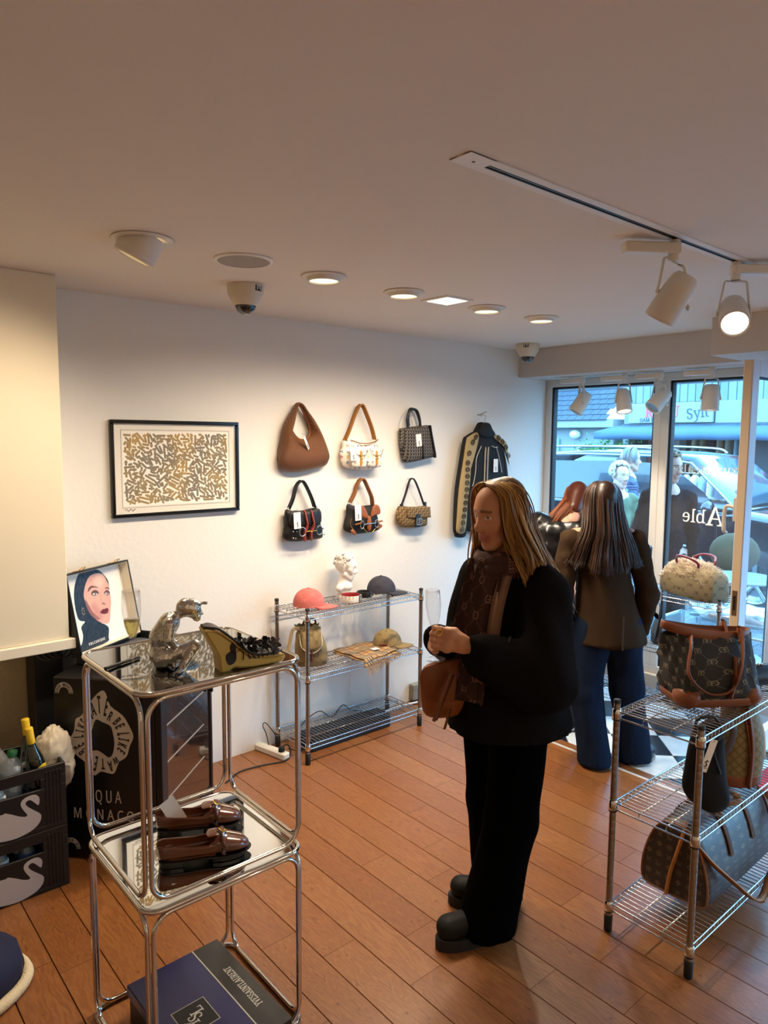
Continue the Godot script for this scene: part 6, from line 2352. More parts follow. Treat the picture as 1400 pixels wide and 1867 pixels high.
func window_rack_goods() -> void:
	var o := thing("fur_duffel", "patterned duffel with fur top and red handles on the window rack", "duffel bag", T(4.56, 0.8875, -2.17, 66))
	var gm := mat("ffffff", 0.8, 0, {"tex": gg_tex(Color("8f7f60"), Color("4a3d2a"), Color("5d5039")), "uv": Vector3(14, 8, 1)})
	var st := nst()
	lofty(st, [[0.0, 0, 0, 0.235, 0.1, 4.0], [0.01, 0, 0, 0.245, 0.115, 4.0], [0.09, 0, 0, 0.25, 0.12, 3.4], [0.16, 0, 0, 0.235, 0.105, 3.0], [0.2, 0, 0, 0.2, 0.07, 2.6], [0.222, 0, 0, 0.15, 0.02, 2.4]], 48, 1, 0.6, 0.05)
	put("body", st, gm, o)
	var rng := RandomNumberGenerator.new()
	rng.seed = 8
	st = nst()
	for i in 2600:
		var u := rng.randf_range(-1, 1); var w := rng.randf_range(-1, 1)
		var x := u * 0.2
		var y := 0.222 - 0.05 * pow(absf(u), 3.0) - 0.085 * w * w
		var z := w * 0.098
		var p := v3(x, y, z)
		var d := (v3(u * 0.4, 0.5, w * 0.9) + v3(rng.randfn(), rng.randfn() * 0.5, rng.randfn()) * 0.5).normalized() * rng.randf_range(0.018, 0.04)
		var s := d.cross(v3(rng.randfn(), rng.randfn(), rng.randfn())).normalized() * 0.005
		tri(st, p - s, p + d, p + s)
	tag(put("fur_top", st, mat("e3d3c0", 0.9), o), "", "", "", "stuff")
	var red := mat("6b1720", 0.35)
	for z in [-0.06, 0.065]:
		st = nst()
		tube(st, curve([v3(-0.1, 0.2, z), v3(-0.1, 0.235, z * 1.1), v3(-0.05, 0.262, z * 1.6), v3(0.05, 0.262, z * 1.6), v3(0.1, 0.235, z * 1.1), v3(0.1, 0.2, z)], 6), 0.008, 8)
		put("handle", st, red, o)
	st = nst()
	pillow(st, curve2([[-0.012, 0.0], [0.012, 0.0], [0.014, -0.06], [0.0, -0.075], [-0.014, -0.06]], 3), 0.004, 0.004, T(0.09, 0.245, 0.1, 0, 50, 20))
	put("luggage_tag", st, red, o)
	# black boot
	o = thing("boot", "black leather ankle boot standing on the window rack beside the fur bag", "boot", T(4.50, 0.8875, -2.50, -60))
	st = nst()
	body(st, [limb(v3(0, 0.05, -0.06), v3(0, 0.27, -0.07), 0.046, 0.055), limb(v3(0, 0.045, -0.06), v3(0, 0.03, 0.09), 0.045, 0.03, null, Vector3.RIGHT, 1.1), limb(v3(0, 0.02, -0.07), v3(0, 0.06, -0.06), 0.03, 0.04)], 0.008, 120.0, [[Vector3.UP, 0.004], [Vector3.DOWN, -0.29]])
	put("upper", st, M.blackl, o)
	st = nst()
	slab(st, -0.03, 0.03, 0.0, 0.035, -0.105, -0.05, 0.004)
	slab(st, -0.035, 0.035, 0.0, 0.008, -0.05, 0.12, 0.003)
	put("sole", st, M.rubber, o)
	# glossy black bags lower down
	for q in [["black glossy handbag on the lower shelf of the window rack, upper one", v3(4.58, 0.5275, -2.43), 40.0], ["black sequined handbag on the lowest shelf of the window rack", v3(4.56, 0.1175, -2.30), 60.0]]:
		o = thing("glossy_bag", q[0], "handbag", Transform3D(Basis(Vector3.UP, deg_to_rad(q[2])), q[1]), "glossy black bags on the window rack")
		st = nst()
		lofty(st, [[0.0, 0, 0, 0.12, 0.04, 4.0], [0.01, 0, 0, 0.13, 0.05, 4.0], [0.1, 0, 0, 0.125, 0.045, 3.0], [0.17, 0, 0, 0.11, 0.02, 3.0]], 32, 1, 1, 0.2)
		put("body", st, mat("08080a", 0.16, 0, {"coat": 1.0}), o)
		st = nst()
		tube(st, curve([v3(-0.08, 0.16, 0), v3(-0.05, 0.25, 0.01), v3(0.05, 0.25, 0.01), v3(0.08, 0.16, 0)], 6), 0.006, 6)
		put("handle", st, M.blackl, o)
	# silver shoes
	for q in [["silver leather ballet shoe on the middle shelf of the window rack, front one", v3(4.47, 0.5275, -2.08)], ["silver leather ballet shoe on the middle shelf of the window rack, rear one", v3(4.58, 0.5275, -2.04)]]:
		o = thing("silver_shoe", q[0], "shoe", Transform3D(Basis(Vector3.UP, 0.4), q[1]), "silver shoes on the window rack")
		st = nst()
		body(st, [limb(v3(0, 0.03, -0.08), v3(0, 0.028, 0.08), 0.03, 0.028, null, Vector3.UP, 1.1), limb(v3(0, 0.05, -0.06), v3(0, 0.06, -0.02), 0.024, 0.02, null, Vector3.ZERO, 1.0, -0.8)], 0.007, 150.0, [[Vector3.UP, 0.003]])
		put("upper", st, M.silver, o)
	# red door mat
	st = nst()
	slab(st, 4.0, 4.85, 0.0008, 0.011, -1.56, -0.75, 0.003)
	one("door_mat", "red door mat on the tiles inside the open door", "mat", st, mat("a3202c", 0.95, 0, {"bump": noisetex(64, 0.3, 17, 0, 1), "bs": 0.2, "wtri": 6}))
# ---------------------------------------------------------------- chrome stand and the corner with fridge and crates
func loopxy(w: float, y0: float, y1: float, r: float) -> PackedVector3Array:
	var p := PackedVector3Array()
	for q in rrect(w, y1 - y0, r, 6): p.append(v3(q.x, q.y + (y0 + y1) / 2, 0))
	return p

func make_trolley() -> void:
	var C := v3(0.955, 0, -2.03)
	var o := thing("chrome_stand", "chrome tube display stand with two mirrored shelves in the left foreground", "display stand", Transform3D(Basis(), C))
	var W := 0.5; var D := 0.475; var r := 0.0072
	for lv in [[0.632, 1.204], [0.016, 0.588]]:
		for k in 4:
			var st := nst()
			var along_x: bool = k < 2
			var s := -1.0 if k % 2 == 0 else 1.0
			var xf := Transform3D(Basis(), v3(0, 0, s * D / 2)) if along_x else Transform3D(Basis(Vector3.UP, PI / 2), v3(s * W / 2, 0, 0))
			var pts := []
			for p in loopxy((W if along_x else D) - 0.026, lv[0], lv[1], 0.055): pts.append(xf * p)
			tube(st, pts, r, 10, true)
			put("side_loop", st, M.chrome, o)
	for y in [1.219, 0.603, 0.0085]:
		var st := nst()
		var pts := []
		for q in rrect(W + 0.012, D + 0.012, 0.05, 7): pts.append(v3(q.x, y, q.y))
		tube(st, pts, r + 0.0005, 10, true)
		put("rim", st, M.chrome, o)
		if y > 0.1:
			st = nst()
			extrude(st, rrect(W - 0.002, D - 0.002, 0.045, 6), 0.006, Transform3D(Basis(Vector3.RIGHT, -PI / 2), v3(0, y + 0.0015, 0)))
			put("mirror_shelf", st, M.mirror if y < 1.0 else mat("a9aeb2", 0.03, 1.0), o)
	var st2 := nst()
	for x in [-W / 2, W / 2]:
		for z in [-0.1, 0.12]:
			for y in [0.595, 1.211]: lathe(st2, [[0.003, -0.012], [0.003, 0.012]], 8, T(x, y, z), 3)
	tag(put("rivets", st2, M.chrome, o), "", "", "", "stuff")
	stand_goods()

func flute(called: String, label: String, xf: Transform3D, wine: float) -> void:
	var o := thing(called, label, "champagne flute", xf)
	var gl := mat("ffffff", 0.0, 0, {"alpha": 0.05, "spec": 0.45})
	var st := nst()
	lathe(st, [[0.0, 0.0], [0.033, 0.0], [0.034, 0.0015], [0.02, 0.005], [0.006, 0.012], [0.0038, 0.03], [0.0038, 0.085], [0.006, 0.105], [0.014, 0.125], [0.021, 0.15], [0.0265, 0.19], [0.0262, 0.22], [0.0245, 0.25], [0.0238, 0.2505], [0.0252, 0.22], [0.0254, 0.19], [0.0198, 0.15], [0.0128, 0.127], [0.004, 0.112], [0.0, 0.11]], 32)
	put("glass", st, gl, o)
	if wine > 0:
		st = nst()
		lathe(st, [[0.0, 0.1125], [0.0036, 0.1135], [0.0122, 0.1275], [0.0192, 0.15], [0.0222, 0.167], [0.0, 0.1672]], 28)
		put("wine", st, mat("d9cf7a", 0.02, 0, {"refr": 0.033, "ra": 0.12}), o)

func stand_goods() -> void:
	var Y := 1.2237
	flute("champagne_flute", "champagne flute half full of pale wine on the chrome stand", T(0.742, Y, -1.945), 1.0)
	# seated statuette
	var o := thing("statuette", "silver statuette of a seated man with bowed head on the chrome stand", "statuette", T(0.845, Y, -1.985, -18))
	var st := nst()
	var L := [
		limb(v3(0, 0.034, -0.012), v3(0, 0.034, 0.012), 0.036, 0.036), limb(v3(-0.004, 0.04, 0), v3(-0.004, 0.09, 0), 0.032, 0.031, null, Vector3.RIGHT, 1.1),
		limb(v3(-0.002, 0.09, 0), v3(0.022, 0.13, 0), 0.033, 0.03, null, Vector3.BACK, 0.85), limb(v3(0.02, 0.138, -0.03), v3(0.02, 0.138, 0.03), 0.015, 0.015),
		limb(v3(0.03, 0.142, 0), v3(0.06, 0.158, 0), 0.015, 0.013), limb(v3(0.07, 0.172, 0), v3(0.088, 0.17, 0), 0.0275, 0.026, null, Vector3.BACK, 1.15),
		limb(v3(0.09, 0.158, 0), v3(0.1, 0.14, 0), 0.021, 0.0115, null, Vector3.BACK, 1.1), limb(v3(0.108, 0.162, 0), v3(0.117, 0.15, 0), 0.004, 0.005), limb(v3(0.102, 0.138, 0), v3(0.104, 0.135, 0), 0.009, 0.0085),
		limb(v3(0.108, 0.18, 0.0), v3(0.128, 0.182, 0.004), 0.004, 0.0032), limb(v3(0.128, 0.182, 0.004), v3(0.131, 0.18, 0.002), 0.005, 0.0035)]
	for s in [-1.0, 1.0]:
		L.append_array([limb(v3(0.02, 0.134, s * 0.036), v3(0.014, 0.09, s * 0.046), 0.015, 0.0125), limb(v3(0.014, 0.09, s * 0.046), v3(0.04, 0.055, s * 0.034), 0.0115, 0.008), limb(v3(0.04, 0.055, s * 0.034), v3(0.052, 0.04, s * 0.026), 0.009, 0.006, null, Vector3.BACK, 1.5)])
		for k in 3: L.append(limb(v3(0.05, 0.042, s * (0.02 + k * 0.006)), v3(0.056, 0.026, s * (0.018 + k * 0.006)), 0.0032, 0.0026))
	L.append_array([limb(v3(0.005, 0.03, 0.022), v3(0.088, 0.062, 0.036), 0.024, 0.019), limb(v3(0.088, 0.062, 0.036), v3(0.05, 0.012, 0.066), 0.018, 0.0105), limb(v3(0.05, 0.012, 0.066), v3(0.036, 0.006, 0.092), 0.01, 0.0065),
		limb(v3(0.005, 0.028, -0.022), v3(0.09, 0.024, -0.04), 0.024, 0.018), limb(v3(0.09, 0.022, -0.038), v3(0.04, 0.014, 0.02), 0.017, 0.011), limb(v3(0.04, 0.012, 0.02), v3(0.03, 0.01, 0.04), 0.01, 0.007)])
	body(st, L, 0.0027, 420.0, [[Vector3.UP, 0.001]], Color.WHITE, 0.0016, 130.0)
	put("figure", st, mat("c6c3bb", 0.24, 1.0), o)
	# wedge sandal
	o = thing("wedge_sandal", "yellow wedge sandal with black butterfly straps on the chrome stand", "sandal", T(1.03, Y, -1.838, -10))
	var yl := mat("c2a24e", 0.45)
	st = nst()
	var prof := curve2([[-0.122, 0.128], [-0.1, 0.085], [-0.082, 0.045], [-0.076, 0.001], [-0.05, 0.001], [-0.035, 0.008], [-0.015, 0.004], [0.03, 0.001], [0.105, 0.004], [0.121, 0.012], [0.121, 0.024], [0.08, 0.026], [0.03, 0.03], [-0.005, 0.05], [-0.045, 0.09], [-0.09, 0.125]], 3)
	extrude(st, prof, 0.066, Transform3D(), 0.006)
	put("wedge", st, yl, o)
	st = nst()
	var rows := []
	var crest := curve([v3(-0.12, 0.131, 0), v3(-0.085, 0.126, 0), v3(-0.045, 0.095, 0), v3(-0.005, 0.056, 0), v3(0.03, 0.036, 0), v3(0.08, 0.031, 0), v3(0.118, 0.03, 0)], 4)
	for i in crest.size():
		var t := float(i) / (crest.size() - 1)
		var hw := 0.026 + 0.01 * sin(PI * t) if t < 0.5 else 0.026 + 0.014 * sin(PI * t)
		if t > 0.93: hw *= 0.75
		if t < 0.06: hw *= 0.7
		var r := PackedVector3Array()
		for j in 7: r.append(crest[i] + v3(0, 0.002 * pow(j / 3.0 - 1.0, 2.0), hw * (1.0 - j / 3.0)))
		rows.append(r)
	sheet(st, rows, 0.006)
	put("insole", st, mat("2c2925", 0.5), o)
	st = nst()
	var ed := []
	for i in range(0, crest.size()): ed.append(crest[i] + v3(0, -0.003, 0.033))
	tube(st, ed, 0.003, 5)
	put("welt", st, mat("b99a4e", 0.5), o)
	st = nst()
	slab(st, -0.018, 0.018, 0.0, 0.0012, -0.006, 0.006, 0.0)
	put("gold_stamp", st, M.gold, o, Transform3D(Basis(Vector3.BACK, -0.74), v3(-0.03, 0.086, 0.006)))
	var lace := mat("0d0c0d", 0.6)
	var rng := RandomNumberGenerator.new()
	rng.seed = 6
	for i in 7:
		var x := -0.01 + i * 0.016
		st = nst()
		var pts := []
		for k in 9:
			var a := PI * k / 8.0
			pts.append(v3(x - 0.012 * sin(a) + 0.006 * sin(k * 2.0 + i), 0.03 + (0.055 - i * 0.004) * sin(a) * (1.0 + 0.15 * sin(i * 2.3)), 0.036 * cos(a)))
		strap(st, curve(pts, 2), 0.003, 0.006, Vector3.UP)
		put("strap", st, lace, o)
	var bf := nst()
	for s in [-1.0, 1.0]:
		for q in [[0.012, 0.008, 0.014, 0.010], [0.010, -0.007, 0.010, 0.008]]: extrude(bf, curve2([[0, 0], [s * q[0] * 0.6, q[1] * 1.5], [s * q[0] * 1.7, q[1] * 1.4], [s * q[0] * 1.5, q[1] * 0.2]], 3), 0.0012)
	tube(bf, [v3(0, -0.01, 0), v3(0, 0.012, 0)], 0.0016, 5)
	bf.generate_normals()
	var bm := bf.commit()
	for i in 16:
		var b := MeshInstance3D.new()
		b.name = "butterfly"
		b.mesh = bm
		b.material_override = lace if i % 3 else mat("2b2624", 0.5)
		b.position = v3(rng.randf_range(-0.025, 0.1), rng.randf_range(0.05, 0.085), rng.randf_range(-0.02, 0.042))
		b.position.y -= maxf(0.0, b.position.x - 0.03) * 0.35
		b.rotation = v3(rng.randf() * 2 - 1, rng.randf() * 6, rng.randf() * 2)
		o.add_child(b, true)
	st = nst()
	for q in [[-0.062, 0.05, 1.0], [-0.05, 0.075, 0.6]]: extrude(st, curve2([[q[0], q[1]], [q[0] + 0.028 * q[2], q[1] + 0.012], [q[0] + 0.03 * q[2], q[1] - 0.02], [q[0] + 0.008, q[1] - 0.03]], 3), 0.0014, T(0, 0, 0.0335))
	put("butterfly_print", st, lace, o)
	# pen and dark card behind the flute
	st = nst()
	tube(st, [v3(0.70, Y + 0.006, -2.05), v3(0.82, Y + 0.006, -2.10)], 0.0055, 8)
	one("pen", "black pen lying behind the champagne flute", "pen", st, M.black)
	# loafers
	loafer("brown leather loafer with gold buckle, front one of the pair", T(0.945, 0.6085, -1.935, -22))
	var b := loafer("brown leather loafer of the pair behind, with a white card inside", T(1.01, 0.6085, -2.10, -26))
	st = nst()
	box(st, v3(0.052, 0.085, 0.0015), T(-0.085, 0.068, 0.0, 10, -20, 28), 0.0)
	one("card", "white card sticking out of the rear loafer", "card", st, M.paper, b.transform)
	# shoe box on the floor
	o = thing("shoe_box", "blue and black shoe box with silver lettering on the floor under the stand", "box", T(0.943, 0, -1.935, 1.5))
	st = nst()
	box(st, v3(0.316, 0.10, 0.452), T(0, 0.05, 0), 0.003)
	put("body", st, mat("191316", 0.5), o)
	var bl := mat("141a55", 0.3, 0, {"coat": 0.4, "cr": 0.25, "bump": noisetex(64, 0.03, 19, 0, 1), "bs": 0.15, "tri": 2})
	st = nst()
	slab(st, -0.164, 0.066, 0.092, 0.13, -0.232, 0.232, 0.003)
	var lid := put("lid", st, bl, o)
	st = nst()
	slab(st, 0.0655, 0.164, 0.092, 0.13, -0.232, 0.232, 0.003)
	put("black_band", st, mat("121414", 0.3, 0, {"coat": 0.4, "cr": 0.25}), lid)
	st = nst()
	slab(st, 0.064, 0.068, 0.1295, 0.1306, -0.231, 0.231, 0)
	for q in [[-0.112, -0.002, 0.086, 0.088], [-0.112, -0.002, -0.024, -0.022], [-0.112, -0.110, -0.022, 0.086], [-0.004, -0.002, -0.022, 0.086]]: slab(st, q[0], q[1], 0.1295, 0.1306, q[2], q[3], 0)
	put("silver_line", st, mat("c9c4b6", 0.4, 0.3), lid)
	st = nst()
	slab(st, -0.110, -0.004, 0.1295, 0.1303, -0.022, 0.086, 0)
	put("black_square", st, mat("121414", 0.35), lid)
	st = nst()
	var flat := Transform3D(Basis(v3(0, 0, -1), v3(-1, 0, 0), v3(0, 1, 0)), Vector3.ZERO)
	text(st, "YVESSAINTLAURENT", "Droid Serif", 0.024, 0.0008, Transform3D(flat.basis, v3(0.116, 0.1305, 0.02)), 0.62)
	text(st, "Y", "Droid Serif", 0.042, 0.0008, Transform3D(flat.basis, v3(-0.075, 0.1308, 0.052)), 0.8)
	text(st, "S", "Droid Serif", 0.044, 0.0008, Transform3D(flat.basis, v3(-0.058, 0.1308, 0.033)), 0.8)
	text(st, "L", "Droid Serif", 0.042, 0.0008, Transform3D(flat.basis, v3(-0.045, 0.1308, 0.013)), 0.8)
	put("lettering", st, mat("d5d0c4", 0.4, 0.3), lid)

func loafer(label: String, xf: Transform3D) -> Node3D:
	var o := thing("loafer", label, "shoe", xf, "brown loafers on the mirrored shelf")
	var br := mat("63341c", 0.2, 0, {"coat": 0.6, "cr": 0.15})
	var tan := mat("6a3a1b", 0.4)
	# sections from heel (-x) to toe (+x): x, half width, height, half opening angle (1 = closed)
	var S := [[-0.136, 0.012, 0.05, 0.80], [-0.13, 0.024, 0.062, 0.70], [-0.115, 0.031, 0.066, 0.64], [-0.08, 0.034, 0.06, 0.62], [-0.03, 0.035, 0.052, 0.63], [0.01, 0.038, 0.05, 0.66], [0.028, 0.040, 0.052, 0.82], [0.032, 0.041, 0.056, 0.995], [0.05, 0.043, 0.053, 0.998], [0.08, 0.043, 0.045, 0.998], [0.105, 0.037, 0.036, 0.998], [0.122, 0.026, 0.027, 0.998], [0.133, 0.01, 0.017, 0.998]]
	var rows := []
	for q in S:
		var r := PackedVector3Array()
		for j in 21:
			var s := j / 10.0 - 1.0
			var a: float = PI * s * q[3]
			var sx := signf(sin(a)) * pow(absf(sin(a)), 0.72)
			r.append(v3(q[0] + 0.008 * (1.0 - cos(a)) * (1.0 if q[0] < -0.1 else 0.0) * -0.5, 0.018 + q[2] * 0.5 * (1.0 - signf(cos(a)) * pow(absf(cos(a)), 0.8)), -sx * q[1]))
		rows.append(r)
	var st := nst()
	sheet(st, rows, 0.003)
	put("upper", st, br, o)
	st = nst()
	var so := curve2([[-0.138, 0.0], [-0.128, 0.026], [-0.08, 0.036], [0.0, 0.038], [0.06, 0.047], [0.11, 0.038], [0.138, 0.012], [0.138, -0.012], [0.11, -0.038], [0.06, -0.047], [0.0, -0.038], [-0.08, -0.036], [-0.128, -0.026]], 3)
	extrude(st, so, 0.006, Transform3D(Basis(Vector3.RIGHT, -PI / 2), v3(0, 0.0165, 0)), 0.001)
	put("sole", st, mat("100c0a", 0.35), o)
	st = nst()
	var hl := curve2([[-0.136, 0.0], [-0.126, 0.026], [-0.085, 0.033], [-0.062, 0.03], [-0.062, -0.03], [-0.085, -0.033], [-0.126, -0.026]], 3)
	extrude(st, hl, 0.0138, Transform3D(Basis(Vector3.RIGHT, -PI / 2), v3(0, 0.0069, 0)), 0.001)
	extrude(st, curve2([[0.02, 0.036], [0.1, 0.036], [0.12, 0.0], [0.1, -0.036], [0.02, -0.036]], 3), 0.013, Transform3D(Basis(Vector3.RIGHT, -PI / 2), v3(0, 0.0068, 0)), 0.001)
	put("heel", st, mat("0d0a09", 0.35), o)
	st = nst()
	extrude(st, curve2([[-0.12, 0.0], [-0.1, 0.024], [0.0, 0.03], [0.03, 0.03], [0.03, -0.03], [0.0, -0.03], [-0.1, -0.024]], 3), 0.003, Transform3D(Basis(Vector3.RIGHT, -PI / 2), v3(0, 0.022, 0)))
	put("insole", st, tan, o)
	# saddle strap, tongue, apron seam, D buckle
	st = nst()
	var pts := []
	for j in 13:
		var a := lerpf(-2.0, 2.0, j / 12.0)
		pts.append(v3(0.052, 0.047 + 0.0275 * cos(a) - 0.004, 0.043 * sin(a) * 0.98))
	strap(st, pts, 0.003, 0.026, Vector3.UP)
	sweep(st, PackedVector3Array(pts), flatprof(0.028, 0.0035), Vector3.UP, false, null, true)
	put("saddle_strap", st, br, o)
	st = nst()
	pillow(st, curve2([[0.04, -0.02], [0.035, 0.0], [0.04, 0.02], [0.012, 0.024], [0.004, 0.0], [0.012, -0.024]], 3), 0.003, 0.002, Transform3D(Basis(Vector3.BACK, 0.12) * Basis(Vector3.RIGHT, -PI / 2), v3(0.0, 0.074, 0)), 3.0, 6)
	put("tongue", st, br, o)
	st = nst()
	var seam := []
	for j in 17:
		var a := lerpf(-1.5, 1.5, j / 16.0)
		seam.append(v3(0.055 + 0.062 * cos(a), 0.064 - 0.022 * cos(a) - 0.004 * absf(sin(a)), 0.034 * sin(a)))
	tube(st, seam, 0.0022, 5)
	put("apron_seam", st, br, o)
	st = nst()
	var dp := [v3(-0.011, 0, -0.012), v3(-0.011, 0, 0.012)]
	for j in 7:
		var a := lerpf(PI / 2, -PI / 2, j / 6.0)
		dp.append(v3(-0.006 + 0.016 * cos(a), 0, 0.013 * sin(a)))
	tube(st, dp, 0.0022, 6, true)
	tube(st, [v3(-0.011, 0, 0), v3(0.009, 0, 0)], 0.0012, 5)
	put("gold_buckle", st, M.gold, o, Transform3D(Basis(Vector3.UP, 0.4) * Basis(Vector3.BACK, -0.35), v3(0.056, 0.079, 0.0)))
	return o

func make_corner() -> void:
	# drinks fridge standing askew
	var u := v3(0.669, 0, 0.743); var w := v3(0.743, 0, -0.669)
	var FX := Transform3D(Basis(u, Vector3.UP, u.cross(Vector3.UP)), v3(1.22, 0, -2.896))   # x along the printed side, z out of it
	var o := thing("drinks_fridge", "black drinks fridge with glass door and a wavy ring printed on its side", "fridge", FX)
	var blk := mat("0b0a0b", 0.35)
	var st := nst()
	slab(st, -0.5, -0.03, 0.02, 0.845, -0.6, 0.0, 0.006)
	put("body", st, blk, o)
	st = nst()
	for q in [[-0.47, -0.03], [-0.05, -0.03], [-0.47, -0.57], [-0.05, -0.57]]: lathe(st, [[0.02, 0.0], [0.018, 0.022]], 10, T(q[0], 0, q[1]), 3)
	tag(put("feet", st, M.rubber, o), "", "", "", "stuff")
	st = nst()
	for q in [[0.03, 0.845, -0.06, 0.0], [0.03, 0.845, -0.6, -0.575], [0.03, 0.09, -0.575, -0.06], [0.80, 0.845, -0.575, -0.06]]: slab(st, -0.03, 0.0, q[0], q[1], q[2], q[3], 0.003)
	var dr := put("door", st, blk, o)
	st = nst()
	slab(st, -0.02, -0.008, 0.09, 0.80, -0.575, -0.06, 0)
	put("glass", st, mat("2a1d18", 0.03, 0, {"coat": 1.0}), dr)
	st = nst()
	for y in [0.28, 0.45, 0.62]: slab(st, -0.0075, -0.005, y, y + 0.004, -0.5, -0.062, 0)
	put("shelf_edge", st, mat("b9b2ab", 0.4, 0.5), dr)
	st = nst()
	slab(st, -0.0, 0.02, 0.6, 0.66, -0.57, -0.556, 0.003)
	put("handle", st, blk, dr)
	var pr := mat("b9aea2", 0.6)
	st = nst()
	var out := curve2([[-0.272, 0.792], [-0.251, 0.781], [-0.231, 0.725], [-0.177, 0.686], [-0.147, 0.639], [-0.129, 0.592], [-0.147, 0.548], [-0.164, 0.498], [-0.199, 0.471], [-0.222, 0.42], [-0.248, 0.416], [-0.285, 0.422], [-0.314, 0.402], [-0.338, 0.419], [-0.359, 0.46], [-0.39, 0.483], [-0.423, 0.518], [-0.424, 0.567], [-0.405, 0.605], [-0.397, 0.655], [-0.37, 0.672], [-0.343, 0.712], [-0.31, 0.757]], 3)
	extrude(st, out, 0.0012, T(0, 0, 0.0006))
	var ring := put("wavy_ring", st, pr, o)
	st = nst()
	var inn := curve2([[-0.302, 0.659], [-0.271, 0.65], [-0.234, 0.634], [-0.223, 0.598], [-0.218, 0.556], [-0.226, 0.512], [-0.245, 0.49], [-0.276, 0.509], [-0.3, 0.52], [-0.332, 0.518], [-0.336, 0.56], [-0.345, 0.59], [-0.322, 0.61]], 3)
	extrude(st, inn, 0.001, T(0, 0, 0.0016))
	put("ring_hole", st, blk, ring)
	st = nst()
	var words := "WATERBELIKEWATERBELIKE"
	var gaps := [0, 0, 0, 0, 0.5, 0, 0.5, 0, 0, 0, 0.7, 0, 0, 0, 0, 0.5, 0, 0.5, 0, 0, 0, 0.7]
	var total := 22.0
	for g in gaps: total += g
	var at := 0.0
	for i in words.length():
		var a := 2.22 - TAU * (at + 0.5) / total
		at += 1.0 + gaps[i]
		var d := Vector2(cos(a), sin(a))
		var ro := 0.0; var ri := 0.0
		for p in out:
			if absf((p - Vector2(-0.279, 0.59)).angle_to(d)) < 0.12: ro = maxf(ro, (p - Vector2(-0.279, 0.59)).length())
		for p in inn:
			if absf((p - Vector2(-0.279, 0.59)).angle_to(d)) < 0.2: ri = maxf(ri, (p - Vector2(-0.279, 0.59)).length())
		if ro == 0.0: ro = 0.165
		if ri == 0.0: ri = 0.075
		var hgt := (ro - ri) * 0.6
		text(st, words[i], "Droid Sans!", hgt, 0.0008, Transform3D(Basis(Vector3.BACK, a - PI / 2), v3(-0.279 + d.x * (ro + ri) / 2, 0.59 + d.y * (ro + ri) / 2, 0.0018)), 0.024 / hgt * 0.9)
	put("ring_lettering", st, M.ink, ring)
	st = nst()
	text(st, "A Q U A", "Droid Sans", 0.056, 0.001, T(-0.277, 0.306, 0.001), 0.62)
	text(st, "M O N A C O", "Droid Sans", 0.048, 0.001, T(-0.28, 0.22, 0.001), 0.78)
	put("name_lettering", st, pr, o)
	for q in [[-0.447, 0.772, "GOOD MONACO", 1.0], [-0.44, 0.05, "WATER BE", -1.0]]:
		st = nst()
		var ar := PackedVector2Array()
		for k in 13: ar.append(Vector2(q[0] + 0.043 * cos(PI * k / 12.0), q[1] + 0.05 * sin(PI * k / 12.0)))
		for k in 13: ar.append(Vector2(q[0] - 0.024 * cos(PI * k / 12.0), q[1] + 0.028 * sin(PI * k / 12.0)))
		extrude(st, ar, 0.001, T(0, 0, 0.0006))
		var bd := put("arc_badge", st, pr, o)
		st = nst()
		for k in q[2].length():
			var a: float = PI - PI * (k + 0.5) / q[2].length()
			text(st, q[2][k], "Droid Sans!", 0.013, 0.0006, Transform3D(Basis(Vector3.BACK, a - PI / 2), v3(q[0] + 0.0335 * cos(a), q[1] + 0.039 * sin(a), 0.0013)), 0.7)
		put("badge_lettering", st, M.ink, bd)
	make_case()
	make_crates()
	# dark board and cables in the niche
	st = nst()
	slab(st, 0.87, 1.0, 0.0, 0.95, -3.64, -3.50, 0.004)
	one("speaker_box", "dark grey upright box in the niche behind the fridge", "box", st, mat("26262a", 0.5))
	for i in 4:
		st = nst()
		var x := 0.90 + i * 0.025
		tube(st, curve([v3(x, 0.95, -3.47 + 0.01 * i), v3(x - 0.03, 0.90, -3.44), v3(x + 0.02, 0.865, -3.45), v3(x + 0.06, 0.90, -3.46), v3(x + 0.05, 0.95, -3.47)], 6), 0.004, 5)
		one("cable_loop", "brown cable loop hanging under the cream ledge behind the fridge", "cable", st, mat("4a3a20", 0.6), Transform3D(), "cable loops behind the fridge")

